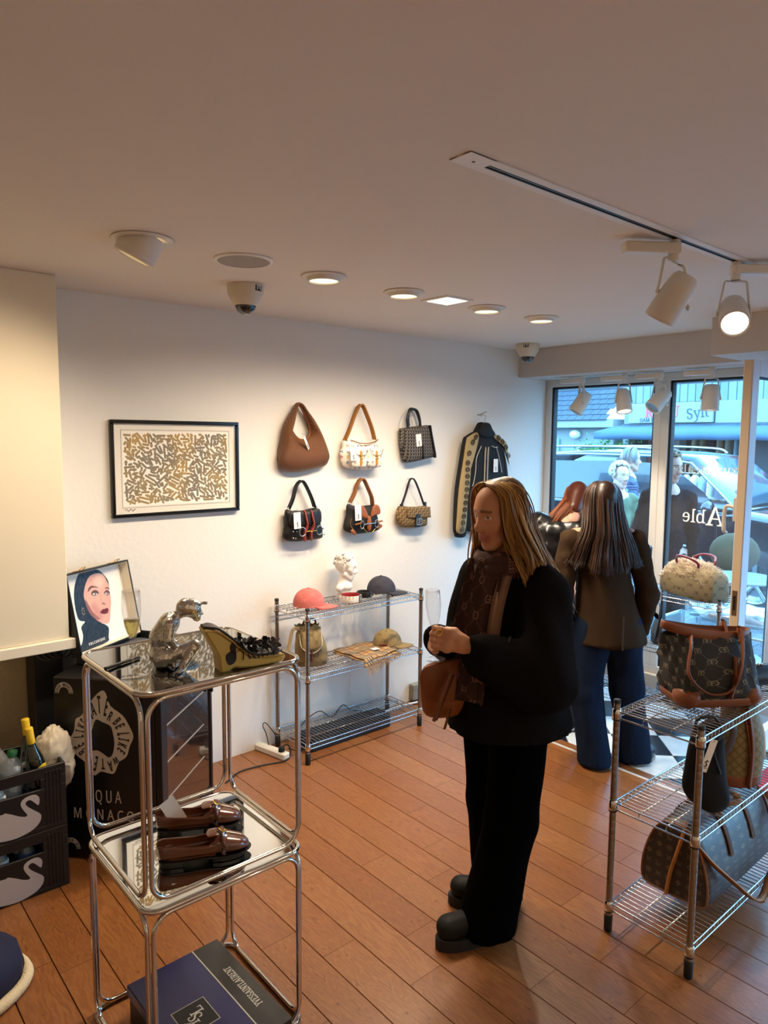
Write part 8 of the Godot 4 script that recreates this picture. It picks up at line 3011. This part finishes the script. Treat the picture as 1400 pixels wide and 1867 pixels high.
func woman_in_coat() -> void:
	var o := person("woman in a black wool coat and brown scarf holding an empty champagne glass", v3(2.08, 0, -1.70), -95.7)
	var hx := Transform3D(Basis(Vector3.UP, -0.02) * Basis(Vector3.RIGHT, 0.14), v3(0.0, 1.622, 0.055))
	var skin := Color("c28a68")
	var trunk := [limb(v3(0, 1.42, 0.0), v3(0, 1.0, -0.02), 0.09, 0.11), limb(v3(-0.15, 1.38, -0.01), v3(0.15, 1.38, -0.01), 0.05, 0.05), limb(v3(0.17, 1.37, -0.01), v3(0.24, 1.08, 0.09), 0.045, 0.038), limb(v3(0.24, 1.08, 0.09), v3(0.115, 1.195, 0.28), 0.036, 0.026), limb(v3(-0.17, 1.37, -0.01), v3(-0.22, 1.08, 0.09), 0.045, 0.038), limb(v3(-0.22, 1.08, 0.09), v3(-0.08, 1.185, 0.27), 0.036, 0.026), limb(v3(0, 1.5, 0.01), v3(0, 1.4, 0.0), 0.05, 0.06)]
	for s in [[0.09, 0.03, 0.09], [-0.09, -0.07, -0.05]]: trunk.append_array([limb(v3(s[0], 0.9, 0), v3(s[0], 0.5, s[2] * 0.4), 0.08, 0.05), limb(v3(s[0], 0.5, s[2] * 0.4), v3(s[1], 0.08, s[2]), 0.05, 0.04)])
	var hl := []
	hand(hl, v3(0.115, 1.19, 0.28), v3(0.078, 1.215, 0.352), v3(0.1, 0.97, -0.2).normalized(), v3(-0.95, 0.0, 0.25).normalized(), [1.25, 1.3, 1.3, 1.25], skin)
	var hr := []
	hand(hr, v3(-0.075, 1.175, 0.27), v3(-0.028, 1.19, 0.33), v3(0.1, 0.97, -0.2).normalized(), v3(0.9, 0.0, 0.4).normalized(), [1.2, 1.25, 1.25, 1.2], skin)
	skinmesh(o, hx, skin, Color("9a4a42"), Color("6a4a30"), 0.0036, trunk, [hl, hr])
	var st := nst()
	torus(st, Vector3.ZERO, 0.0102, 0.0102, 0.0022, Transform3D(Basis(Vector3.UP, -0.3), v3(0.066, 1.246, 0.385)) * Transform3D(Basis(Vector3.UP, PI / 2), Vector3.ZERO))
	put("ring", st, M.gold, o)
	# coat with wide sleeves
	var wool := mat("1d1a19", 0.95, 0, {"spec": 0.12, "tex": noisetex(128, 0.4, 33, 0.0, 1.0, 1, 1, Color("a8a4a0"), Color("ffffff")), "tri": 4, "bump": noisetex(64, 0.35, 34, 0, 1), "bs": 0.25})
	var C := [limb(v3(0, 1.33, -0.02), v3(0, 1.0, -0.02), 0.15, 0.19, null, Vector3.BACK, 1.05), limb(v3(0.015, 1.0, -0.01), v3(0.02, 0.8, 0.0), 0.2, 0.245), limb(v3(-0.13, 1.375, -0.025), v3(0.13, 1.375, -0.025), 0.075, 0.075), limb(v3(0, 1.42, -0.03), v3(0, 1.45, -0.02), 0.085, 0.075)]
	for s in [1.0, -1.0]:
		C.append_array([limb(v3(s * 0.17, 1.35, -0.02), v3(0.245 if s > 0 else -0.17, 1.075, 0.06), 0.095, 0.115 if s > 0 else 0.09), limb(v3(0.245 if s > 0 else -0.17, 1.07, 0.07), v3(0.13 if s > 0 else -0.08, 1.165, 0.27), 0.115 if s > 0 else 0.085, 0.075 if s > 0 else 0.06)])
	dress(o, "coat", C, 0.0135, 75.0, wool, [[Vector3.UP, 0.83], [v3(0, 0, -1), -0.305]], 0.016, 5.0, v3(1, 0.5, 1))
	st = nst()
	strap(st, curve([v3(0.21, 1.235, 0.19), v3(0.19, 1.15, 0.215), v3(0.20, 1.09, 0.22)], 4), 0.004, 0.01, v3(1, 0, 0.2))
	put("cuff_seam", st, mat("23201e", 0.9), o)
	# trousers
	var T1 := [limb(v3(0.085, 0.84, 0.0), v3(0.075, 0.47, 0.03), 0.105, 0.095), limb(v3(0.075, 0.47, 0.03), v3(0.035, 0.05, 0.10), 0.095, 0.11), limb(v3(-0.085, 0.84, 0.0), v3(-0.085, 0.47, -0.02), 0.105, 0.09), limb(v3(-0.085, 0.47, -0.02), v3(-0.07, 0.05, -0.06), 0.09, 0.1)]
	dress(o, "trousers", T1, 0.0135, 95.0, mat("050506", 0.95, 0, {"spec": 0.1}), [[Vector3.UP, 0.035]], 0.012, 6.0, v3(1, 0.35, 1))
	shoe(o, "boot", v3(0.04, 0, 0.02), v3(-0.02, 0, 0.30), 0.05, mat("161514", 0.6, 0, {"spec": 0.3}), M.rubber, 0.045)
	shoe(o, "boot", v3(-0.04, 0, -0.11), v3(-0.2, 0, 0.09), 0.048, mat("161514", 0.6, 0, {"spec": 0.3}), M.rubber, 0.045)
	# scarf
	var sm := mat("ffffff", 0.9, 0, {"tex": gg_tex(Color("3a221c"), Color("8c6656"), Color("6b4b40")), "uv": Vector3(3, 2, 1)})
	st = nst()
	for k in 2:
		var pts := []
		for i in 24:
			var a := TAU * i / 24
			pts.append(v3(0.088 * sin(a) , 1.452 + 0.035 * k - 0.035 * cos(a) + 0.008 * sin(3 * a + k), 0.02 + 0.092 * cos(a)))
		sweep(st, PackedVector3Array(pts), circ(0.034 - 0.006 * k, 10, 1.25), Vector3.UP, true, null, true, 1.0, 3.0)
	put("scarf", st, sm, o)
	for q in [[[v3(0.03, 1.45, 0.11), v3(0.045, 1.33, 0.155), v3(0.05, 1.2, 0.185), v3(0.045, 1.05, 0.21), v3(0.04, 0.96, 0.215)], 0.10, sm], [[v3(-0.03, 1.45, 0.10), v3(-0.03, 1.3, 0.155), v3(-0.03, 1.15, 0.19), v3(-0.03, 0.99, 0.21)], 0.09, sm], [[v3(0.08, 1.43, 0.085), v3(0.10, 1.32, 0.145), v3(0.105, 1.2, 0.175), v3(0.10, 1.12, 0.19)], 0.045, mat("7a5a46", 0.9)]]:
		st = nst()
		sweep(st, curve(q[0], 5), flatprof(0.016, q[1]), v3(0.85, 0, -0.5), false, null, false, 1.0, 2.0)
		put("scarf_end", st, q[2], o)
	# hair
	var tr := func(p: Vector3) -> Vector3: return hx * p
	st = nst()
	body(st, [limb(hx * v3(0, 0.05, -0.035), hx * v3(0, 0.055, -0.01), 0.09, 0.083, null, Vector3.RIGHT, 1.15), limb(hx * v3(0, 0.0, -0.05), hx * v3(0, -0.2, -0.06), 0.062, 0.05)], 0.012, 120.0, [], Color("5a3d1e"))
	put("hair_base", st, M.hair, o)
	var G := []
	for q in [[-1.2, 0.28, 0.0], [-1.7, 0.30, 0.0], [-2.3, 0.32, 0.01], [-2.9, 0.36, 0.025], [-3.5, 0.38, 0.035], [-4.0, 0.33, 0.035], [-4.5, 0.27, 0.02], [-4.9, 0.22, 0.012], [-5.2, 0.19, 0.006]]:
		var d := v3(sin(q[0]), 0, cos(q[0]))
		var l: float = q[1]; var sp: float = q[2]
		var front := clampf((cos(q[0]) + 0.1) * 2.5, 0, 1)
		G.append([tr.call(v3(-0.015, 0.127, 0.0 + 0.045 * front)), tr.call(v3(-0.005, 0.118, 0.035 * front) + d * 0.045), tr.call(v3(0, 0.085, 0.012 * front) + d * 0.088), tr.call(v3(0, 0.02, 0.002 * front) + d * (0.104 - 0.008 * front)), tr.call(v3(0, -0.06, 0) + d * (0.112 - 0.012 * front)), tr.call(v3(0, -0.07 - l * 0.35, -0.012) + d * (0.128 + sp)), tr.call(v3(0, -0.07 - l * 0.68, -0.025) + d * (0.138 + sp * 2.0)), tr.call(v3(0, -0.07 - l, -0.03) + d * (0.14 + sp * 2.6))])
	hair(o, "hair", G, 640, 0.0043, 12, Color("704a20"), Color("d9a95c"), 0.017, 0.011, 0.5, hx.origin)
	# what she carries
	flute("champagne_flute", "empty champagne flute held by the woman in the black coat", o.transform * T(0.02, 1.135, 0.362, 0, 4, 0), 0.0)
	var b := thing("shoulder_bag", "tan leather saddle bag hanging in front of the woman in the black coat", "handbag", o.transform * T(-0.035, 0.885, 0.265, 15))
	st = nst()
	pillow(st, curve2([[-0.08, 0.02], [0.0, 0.0], [0.08, 0.02], [0.1, 0.1], [0.09, 0.2], [0.0, 0.215], [-0.09, 0.2], [-0.1, 0.1]], 4), 0.035, 0.03, T(0, 0, 0, 60))
	put("body", st, mat("8a4a1c", 0.5), b)
	st = nst()
	pillow(st, curve2([[-0.09, 0.21], [0.09, 0.21], [0.1, 0.13], [0.04, 0.07], [-0.04, 0.07], [-0.1, 0.13]], 4), 0.014, 0.0, T(0.02, 0, 0.02, 60))
	put("flap", st, mat("7d4118", 0.5), b)
	st = nst()
	strap(st, [v3(0.06, 0.19, 0.05), v3(0.045, 0.1, 0.09), v3(0.03, 0.03, 0.11)], 0.005, 0.03, v3(0.3, 0, 1))
	strap(st, [v3(0.04, 0.05, 0.03), v3(0.03, -0.02, 0.05)], 0.005, 0.018, v3(0.3, 0, 1))
	put("strap_ends", st, mat("6e3a18", 0.5), b)

func woman_in_blazer() -> void:
	var o := person("woman with long brown hair in a brown blazer and jeans seen from behind", v3(3.576, 0, -2.244), 139.3)
	var hx := Transform3D(Basis(Vector3.RIGHT, 0.12), v3(0.0, 1.535, 0.02))
	var skin := Color("b98468")
	var trunk := [limb(v3(0, 1.36, 0), v3(-0.05, 0.85, 0), 0.1, 0.12), limb(v3(-0.15, 1.35, 0), v3(0.15, 1.35, 0), 0.05, 0.05), limb(v3(0.18, 1.33, 0), v3(0.22, 1.04, -0.01), 0.045, 0.038), limb(v3(0.22, 1.04, -0.01), v3(0.19, 0.8, 0.04), 0.036, 0.026), limb(v3(-0.18, 1.33, 0), v3(-0.26, 1.04, -0.01), 0.045, 0.038), limb(v3(-0.26, 1.04, -0.01), v3(-0.255, 0.8, 0.04), 0.036, 0.026), limb(v3(0.05, 0.85, 0), v3(0.06, 0.45, 0), 0.08, 0.055), limb(v3(0.06, 0.45, 0), v3(0.0, 0.08, -0.03), 0.055, 0.04), limb(v3(-0.13, 0.85, 0), v3(-0.19, 0.45, 0.03), 0.08, 0.055), limb(v3(-0.19, 0.45, 0.03), v3(-0.27, 0.08, 0.05), 0.055, 0.04), limb(v3(0, 1.45, 0), v3(0, 1.36, 0), 0.05, 0.06)]
	var hl := []
	hand(hl, v3(0.19, 0.79, 0.04), v3(0.19, 0.715, 0.055), v3(0, 0.1, 1).normalized(), v3(-1, 0, 0), [0.8, 0.9, 0.95, 1.0], skin)
	var hr := []
	hand(hr, v3(-0.255, 0.79, 0.04), v3(-0.262, 0.715, 0.055), v3(0, 0.1, 1).normalized(), v3(1, 0, 0), [0.4, 0.45, 0.5, 0.55], skin)
	skinmesh(o, hx, skin, Color("a5564a"), Color("4a3020"), 0.008, trunk, [hl, hr])
	var tw := mat("45362a", 0.95, 0, {"spec": 0.15, "tex": noisetex(128, 0.5, 41, 0.1, 1.0, 1, 1, Color("b0a898"), Color("ffffff")), "tri": 5})
	var B := [limb(v3(0, 1.28, 0), v3(-0.03, 1.0, 0), 0.145, 0.15, null, Vector3.BACK, 1.25), limb(v3(-0.03, 1.0, 0), v3(-0.06, 0.74, 0), 0.16, 0.215, null, Vector3.BACK, 1.3), limb(v3(-0.15, 1.335, -0.01), v3(0.15, 1.335, -0.01), 0.058, 0.058), limb(v3(0, 1.38, 0), v3(0, 1.42, 0), 0.07, 0.065)]
	dress(o, "blazer", B, 0.0135, 85.0, tw, [[Vector3.UP, 0.738]], 0.008, 6.0, v3(1, 0.4, 1))
	for s in [[0.185, 0.225, 0.195], [-0.185, -0.265, -0.255]]: dress(o, "sleeve", [limb(v3(s[0], 1.33, -0.01), v3(s[1], 1.03, -0.015), 0.066, 0.062), limb(v3(s[1], 1.03, -0.015), v3(s[2], 0.79, 0.035), 0.062, 0.05)], 0.0135, 90.0, tw, [[Vector3.UP, 0.775]], 0.01, 9.0)
	var st := nst()
	slab(st, -0.082, -0.079, 0.74, 0.93, -0.19, -0.164, 0.001)
	put("back_vent", st, mat("2a2016", 0.95), o)
	var jn := mat("1f2c42", 0.9, 0, {"spec": 0.2, "tex": noisetex(128, 0.25, 43, 0.1, 1.0, 0.5, 2.0, Color("9a9fa8"), Color("ffffff")), "tri": 3})
	dress(o, "jeans", [limb(v3(0.045, 0.84, 0), v3(0.06, 0.45, 0.0), 0.112, 0.092), limb(v3(0.06, 0.45, 0.0), v3(0.0, 0.03, -0.02), 0.09, 0.098), limb(v3(-0.135, 0.84, 0), v3(-0.185, 0.45, 0.03), 0.112, 0.092), limb(v3(-0.185, 0.45, 0.03), v3(-0.25, 0.04, 0.05), 0.09, 0.1)], 0.0135, 100.0, jn, [[Vector3.UP, 0.015]], 0.012, 7.0, v3(1, 0.4, 1))
	shoe(o, "shoe", v3(0.0, 0, -0.06), v3(0.02, 0, 0.2), 0.042, mat("15171c", 0.5), mat("b9b2a6", 0.6), 0.018)
	shoe(o, "shoe", v3(-0.24, 0, -0.02), v3(-0.39, 0, 0.13), 0.042, mat("15171c", 0.5), mat("8a7f70", 0.6), 0.018)
	st = nst()
	for k in 3: strap(st, [v3(-0.325 + k * 0.012, 0.06 - k * 0.004, 0.015 + k * 0.016), v3(-0.30 + k * 0.012, 0.075, 0.075 + k * 0.012)], 0.003, 0.008, Vector3.UP)
	put("shoe_stripes", st, M.white, o)
	st = nst()
	body(st, [limb(hx * v3(0, 0.05, -0.03), hx * v3(0, 0.055, 0.02), 0.088, 0.082, null, Vector3.RIGHT, 1.15), limb(hx * v3(0, 0.0, -0.045), hx * v3(0, -0.2, -0.05), 0.075, 0.07, null, Vector3.BACK, 1.2)], 0.012, 120.0, [], Color("2a180e"))
	put("hair_base", st, M.hair, o)
	var G := []
	for i in 9:
		var a := lerpf(1.35, TAU - 1.35, i / 8.0)
		var d := v3(sin(a), 0, cos(a))
		var w := absf(d.x)
		G.append([hx * v3(0, 0.135, 0.02), hx * (v3(0, 0.12, 0.0) + d * 0.05), hx * (v3(0, 0.07, -0.005) + d * 0.093), hx * (v3(0, -0.02, -0.01) + d * 0.106), v3(d.x * 0.125, 1.40, -0.055 + d.z * 0.08), v3(d.x * 0.165, 1.315, -0.075 + d.z * 0.065), v3(d.x * 0.20, 1.23, -0.1 + d.z * 0.065 + w * 0.03), v3(d.x * 0.215, 1.145 + 0.06 * w, -0.105 + d.z * 0.07 + w * 0.03)])
	hair(o, "hair", G, 700, 0.0045, 14, Color("1e1009"), Color("4a2e16"), 0.008, 0.009, 0.6, hx.origin)
	var b := thing("handbag", "black crocodile pattern handbag in the left hand of the woman in the blazer", "handbag", o.transform * T(0.19, 0.36, 0.05, 80))
	st = nst()
	pillow(st, curve2([[-0.07, 0.0], [0.07, 0.0], [0.09, 0.1], [0.075, 0.22], [-0.075, 0.22], [-0.09, 0.1]], 4), 0.035, 0.035)
	put("body", st, mat("0b0a0b", 0.22, 0, {"coat": 0.6, "bump": weave_tex(Color.WHITE, Color.BLACK)[1], "bs": 0.3, "uv": Vector3(9, 9, 1)}), b)
	st = nst()
	tube(st, curve([v3(-0.06, 0.2, 0), v3(-0.045, 0.31, 0), v3(0.0, 0.35, 0), v3(0.045, 0.31, 0), v3(0.06, 0.2, 0)], 5), 0.007, 8)
	put("handle", st, M.blackl, b)

func woman_in_puffer() -> void:
	var o := person("woman with red hair in a black puffer jacket bending towards the shop window", v3(3.86, 0, -2.70), 128.0)
	var hx := Transform3D(Basis(Vector3.UP, -0.3) * Basis(Vector3.RIGHT, 0.75), v3(-0.09, 1.485, 0.22))
	var skin := Color("c4917a")
	var trunk := [limb(v3(0, 0.9, 0), v3(-0.02, 1.33, 0.1), 0.12, 0.1), limb(v3(0.16, 1.32, 0.08), v3(0.23, 1.05, 0.12), 0.045, 0.038), limb(v3(0.23, 1.05, 0.12), v3(0.1, 0.95, 0.32), 0.036, 0.026), limb(v3(-0.18, 1.32, 0.1), v3(-0.22, 1.05, 0.2), 0.045, 0.036), limb(v3(-0.22, 1.05, 0.2), v3(-0.12, 0.96, 0.38), 0.036, 0.026), limb(v3(-0.03, 1.36, 0.13), hx * v3(0, -0.1, -0.02), 0.05, 0.05), limb(v3(0.08, 0.88, 0), v3(0.09, 0.08, 0), 0.08, 0.04), limb(v3(-0.08, 0.88, 0), v3(-0.08, 0.08, 0.02), 0.08, 0.04)]
	var hl := []
	hand(hl, v3(0.1, 0.95, 0.32), v3(0.07, 0.935, 0.39), v3(0.3, 0.9, 0.2).normalized(), v3(-0.9, -0.2, 0.2).normalized(), [0.5, 0.55, 0.6, 0.65], skin)
	skinmesh(o, hx, skin, Color("a5564a"), Color("5a3420"), 0.008, trunk, [hl])
	var pf := mat("0a0b0f", 0.28, 0, {"coat": 0.25, "cr": 0.3})
	var J := []
	for i in 6: J.append(limb(v3(-0.09, 0.86 + i * 0.085, 0.012 * i + 0.01), v3(0.09, 0.86 + i * 0.085, 0.012 * i + 0.01), 0.105, 0.105))
	for s in [1.0, -1.0]:
		var a := v3(s * 0.16, 1.34, 0.09); var e := v3(s * 0.245, 1.06, 0.13); var h := v3(s * 0.1, 0.955, 0.31)
		for i in 4: J.append(limb(a.lerp(e, i / 3.5), a.lerp(e, i / 3.5 + 0.12), 0.088, 0.088))
		for i in 3: J.append(limb(e.lerp(h, i / 3.2), e.lerp(h, i / 3.2 + 0.12), 0.078, 0.074))
	dress(o, "puffer_jacket", J, 0.0135, 110.0, pf, [], 0.008, 12.0)
	dress(o, "trousers", [limb(v3(0.08, 0.88, 0), v3(0.09, 0.05, -0.01), 0.105, 0.095), limb(v3(-0.08, 0.88, 0), v3(-0.08, 0.05, 0.02), 0.105, 0.095)], 0.014, 95.0, mat("14192a", 0.9), [[Vector3.UP, 0.03]], 0.01, 6.0, v3(1, 0.4, 1))
	shoe(o, "sneaker", v3(0.09, 0, -0.06), v3(0.16, 0, 0.17), 0.044, mat("cfc6b6", 0.6), mat("e6dfd2", 0.6), 0.03)
	shoe(o, "sneaker", v3(-0.08, 0, -0.04), v3(-0.10, 0, 0.2), 0.044, mat("cfc6b6", 0.6), mat("e6dfd2", 0.6), 0.03)
	var st := nst()
	body(st, [limb(hx * v3(0, 0.05, -0.03), hx * v3(0, 0.055, 0.02), 0.088, 0.082, null, Vector3.RIGHT, 1.15), limb(hx * v3(0, 0.0, -0.05), hx * v3(0.0, -0.1, -0.06), 0.07, 0.06)], 0.012, 120.0, [], Color("4a2210"))
	put("hair_base", st, M.hair, o)
	var G := []
	for i in 8:
		var a := lerpf(1.1, TAU - 1.1, i / 7.0)
		var d := v3(sin(a), 0, cos(a))
		G.append([hx * v3(0, 0.135, 0.02), hx * (v3(0, 0.12, 0.0) + d * 0.05), hx * (v3(0, 0.07, 0) + d * 0.095), hx * (v3(0, -0.03, 0) + d * 0.106), hx * (v3(0.03, -0.12, 0) + d * 0.115), hx * (v3(0.07, -0.2, 0.0) + d * 0.11) + v3(0.02, -0.02, 0), hx * (v3(0.1, -0.26, 0.03) + d * 0.1) + v3(0.03, -0.06, 0)])
	hair(o, "hair", G, 380, 0.0045, 16, Color("4a210e"), Color("a05a2a"), 0.006, 0.005, 0.3, hx.origin)
	var b := thing("crossbody_bag", "beige boxy bag on a dark strap at the side of the woman in the puffer", "handbag", o.transform * T(0.295, 1.03, -0.03, 75))
	st = nst()
	box(st, v3(0.18, 0.115, 0.07), T(0, 0.0575, 0), 0.012)
	put("body", st, mat("a08a66", 0.5), b)
	st = nst()
	slab(st, -0.091, 0.091, 0.1, 0.125, -0.037, 0.037, 0.004)
	put("top_band", st, mat("4a3c2c", 0.4), b)
	st = nst()
	strap(st, curve([v3(-0.07, 0.12, 0), v3(-0.04, 0.25, -0.02), v3(0.0, 0.34, -0.06), v3(0.05, 0.345, -0.12)], 5), 0.014, 0.004, v3(0.2, 0.3, 1))
	put("strap", st, mat("2b2420", 0.4), b)

func curls(parent: Node, hx: Transform3D, n: int, sd: int, r: float, c0: Color, c1: Color, low: float) -> void:
	var rng := RandomNumberGenerator.new()
	rng.seed = sd
	var st := nst()
	for i in n:
		var th := rng.randf() * TAU; var ph := rng.randf_range(low, 1.55)
		var nn := v3(cos(ph) * sin(th), sin(ph), cos(ph) * cos(th))
		if nn.z > 0.25 and nn.y < 0.72: continue
		var c: Vector3 = v3(0, 0.045, -0.01) + nn * v3(0.085, 0.098, 0.102)
		var t := nn.cross(v3(rng.randfn(), rng.randfn(), rng.randfn())).normalized()
		var pts := []
		for k in 7: pts.append(hx * (c + t * r * 1.6 * cos(k * 0.95) + nn.cross(t) * r * 1.6 * sin(k * 0.95) + nn * (0.002 + 0.003 * k)))
		st.set_color(c0.lerp(c1, rng.randf()))
		tube(st, pts, r * 0.55, 5)
	tag(put("hair", st, M.hair, parent), "", "", "", "stuff")

func simple_person(o: Node3D, hx: Transform3D, skin: Color, brow: Color, top: Material, legs: Material, sh: float, w: float) -> void:
	var H := sh
	var trunk := [limb(v3(0, H - 0.02, 0), v3(0, H - 0.5, 0), 0.1, 0.11), limb(v3(0, H - 0.02, 0), hx * v3(0, -0.12, -0.03), 0.055, 0.05)]
	var hands := []
	for s in [1.0, -1.0]:
		trunk.append_array([limb(v3(s * w, H - 0.04, 0), v3(s * (w + 0.06), H - 0.33, -0.01), 0.05, 0.042), limb(v3(s * (w + 0.06), H - 0.33, -0.01), v3(s * (w + 0.04), H - 0.58, 0.06), 0.04, 0.028), limb(v3(s * 0.09, H - 0.55, 0), v3(s * 0.11, 0.08, 0), 0.085, 0.045)])
		var h := []
		hand(h, v3(s * (w + 0.04), H - 0.59, 0.065), v3(s * (w + 0.045), H - 0.665, 0.085), v3(0, 0.1, 1).normalized(), v3(-s, 0, 0), [0.4, 0.45, 0.5, 0.55], skin)
		hands.append(h)
	skinmesh(o, hx, skin, skin.lerp(Color("9c5a50"), 0.7), brow, 0.0048, trunk, hands)
	var L := [limb(v3(0, H - 0.1, 0.01), v3(0, H - 0.5, 0.01), w * 0.84, w * 0.82, null, Vector3.BACK, 1.3), limb(v3(-w * 0.8, H - 0.05, -0.01), v3(w * 0.8, H - 0.05, -0.01), 0.07, 0.07), limb(v3(0, H, 0), v3(0, H + 0.02, 0), 0.075, 0.068)]
	for s in [1.0, -1.0]: L.append_array([limb(v3(s * w, H - 0.06, 0), v3(s * (w + 0.065), H - 0.33, -0.01), 0.075, 0.066), limb(v3(s * (w + 0.065), H - 0.33, -0.01), v3(s * (w + 0.045), H - 0.56, 0.055), 0.064, 0.045)])
	dress(o, "top", L, 0.016, 75.0, top, [[Vector3.UP, H - 0.63]], 0.014, 9.0)
	dress(o, "trousers", [limb(v3(0.09, H - 0.58, 0), v3(0.11, 0.06, 0), 0.1, 0.075), limb(v3(-0.09, H - 0.58, 0), v3(-0.11, 0.06, 0), 0.1, 0.075)], 0.018, 70.0, legs, [[Vector3.UP, 0.03]])
	for s in [1.0, -1.0]: shoe(o, "shoe", v3(s * 0.11, 0, -0.07), v3(s * 0.13, 0, 0.19), 0.045, M.blackl, M.rubber, 0.02)

func people_outside() -> void:
	var o := person("young man with curly hair in a dark sweatshirt standing outside the window", v3(5.85, -0.006, -3.05), -40.7)
	var hx := Transform3D(Basis(Vector3.UP, 0.42) * Basis(Vector3.RIGHT, 0.08), v3(0.0, 1.675, 0.03))
	simple_person(o, hx, Color("bf9684"), Color("4a3826"), mat("0e121a", 0.95, 0, {"spec": 0.15}), mat("14161b", 0.9), 1.47, 0.165)
	curls(o, hx, 330, 3, 0.011, Color("4a3a24"), Color("8a744c"), 0.05)
	o = person("woman with short curly blond hair and an olive jacket passing outside", v3(6.69, -0.006, -4.03), -30.0)
	hx = Transform3D(Basis(Vector3.UP, 0.12), v3(0.0, 1.535, 0.02))
	simple_person(o, hx, Color("d9ab9b"), Color("a88a68"), mat("5f6b52", 0.9), mat("2c3444", 0.9), 1.34, 0.15)
	curls(o, hx, 380, 5, 0.012, Color("bdb2a2"), Color("ece4d8"), -0.25)
	var st := nst()
	for s in [-1.0, 1.0]: pillow(st, curve2([[s * 0.01, 0.0], [s * 0.075, 0.07], [s * 0.06, 0.1], [s * 0.015, 0.06]], 3), 0.012, 0.0, T(0, 1.32, 0.085, 0, -25))
	put("collar", st, mat("6f86b0", 0.8), o)
	o = person("older man with grey hair in a quilted blue jacket, in profile outside", v3(7.13, -0.006, -4.20), 45.0)
	hx = Transform3D(Basis(Vector3.UP, 0.0), v3(0.0, 1.69, 0.03))
	simple_person(o, hx, Color("c4937f"), Color("6a625a"), mat("2d3f5e", 0.5, 0, {"bump": noisetex(64, 0.08, 51, 0, 1, 0.2, 2.5), "bs": 2.0, "tri": 3}), mat("2a2d33", 0.9), 1.49, 0.17)
	var G := []
	for i in 9:
		var a := lerpf(1.0, TAU - 1.0, i / 8.0)
		var d := v3(sin(a), 0, cos(a))
		G.append([hx * v3(0, 0.13, 0.075), hx * (v3(0, 0.145, 0.03) + d * 0.03), hx * (v3(0, 0.115, 0.0) + d * 0.078), hx * (v3(0, 0.05, -0.01) + d * 0.1), hx * (v3(0, -0.02, -0.01) + d * 0.098)])
	hair(o, "hair", G, 300, 0.0045, 18, Color("6d6c6c"), Color("a5a4a2"), 0.003, 0.004, 0.1, hx.origin)
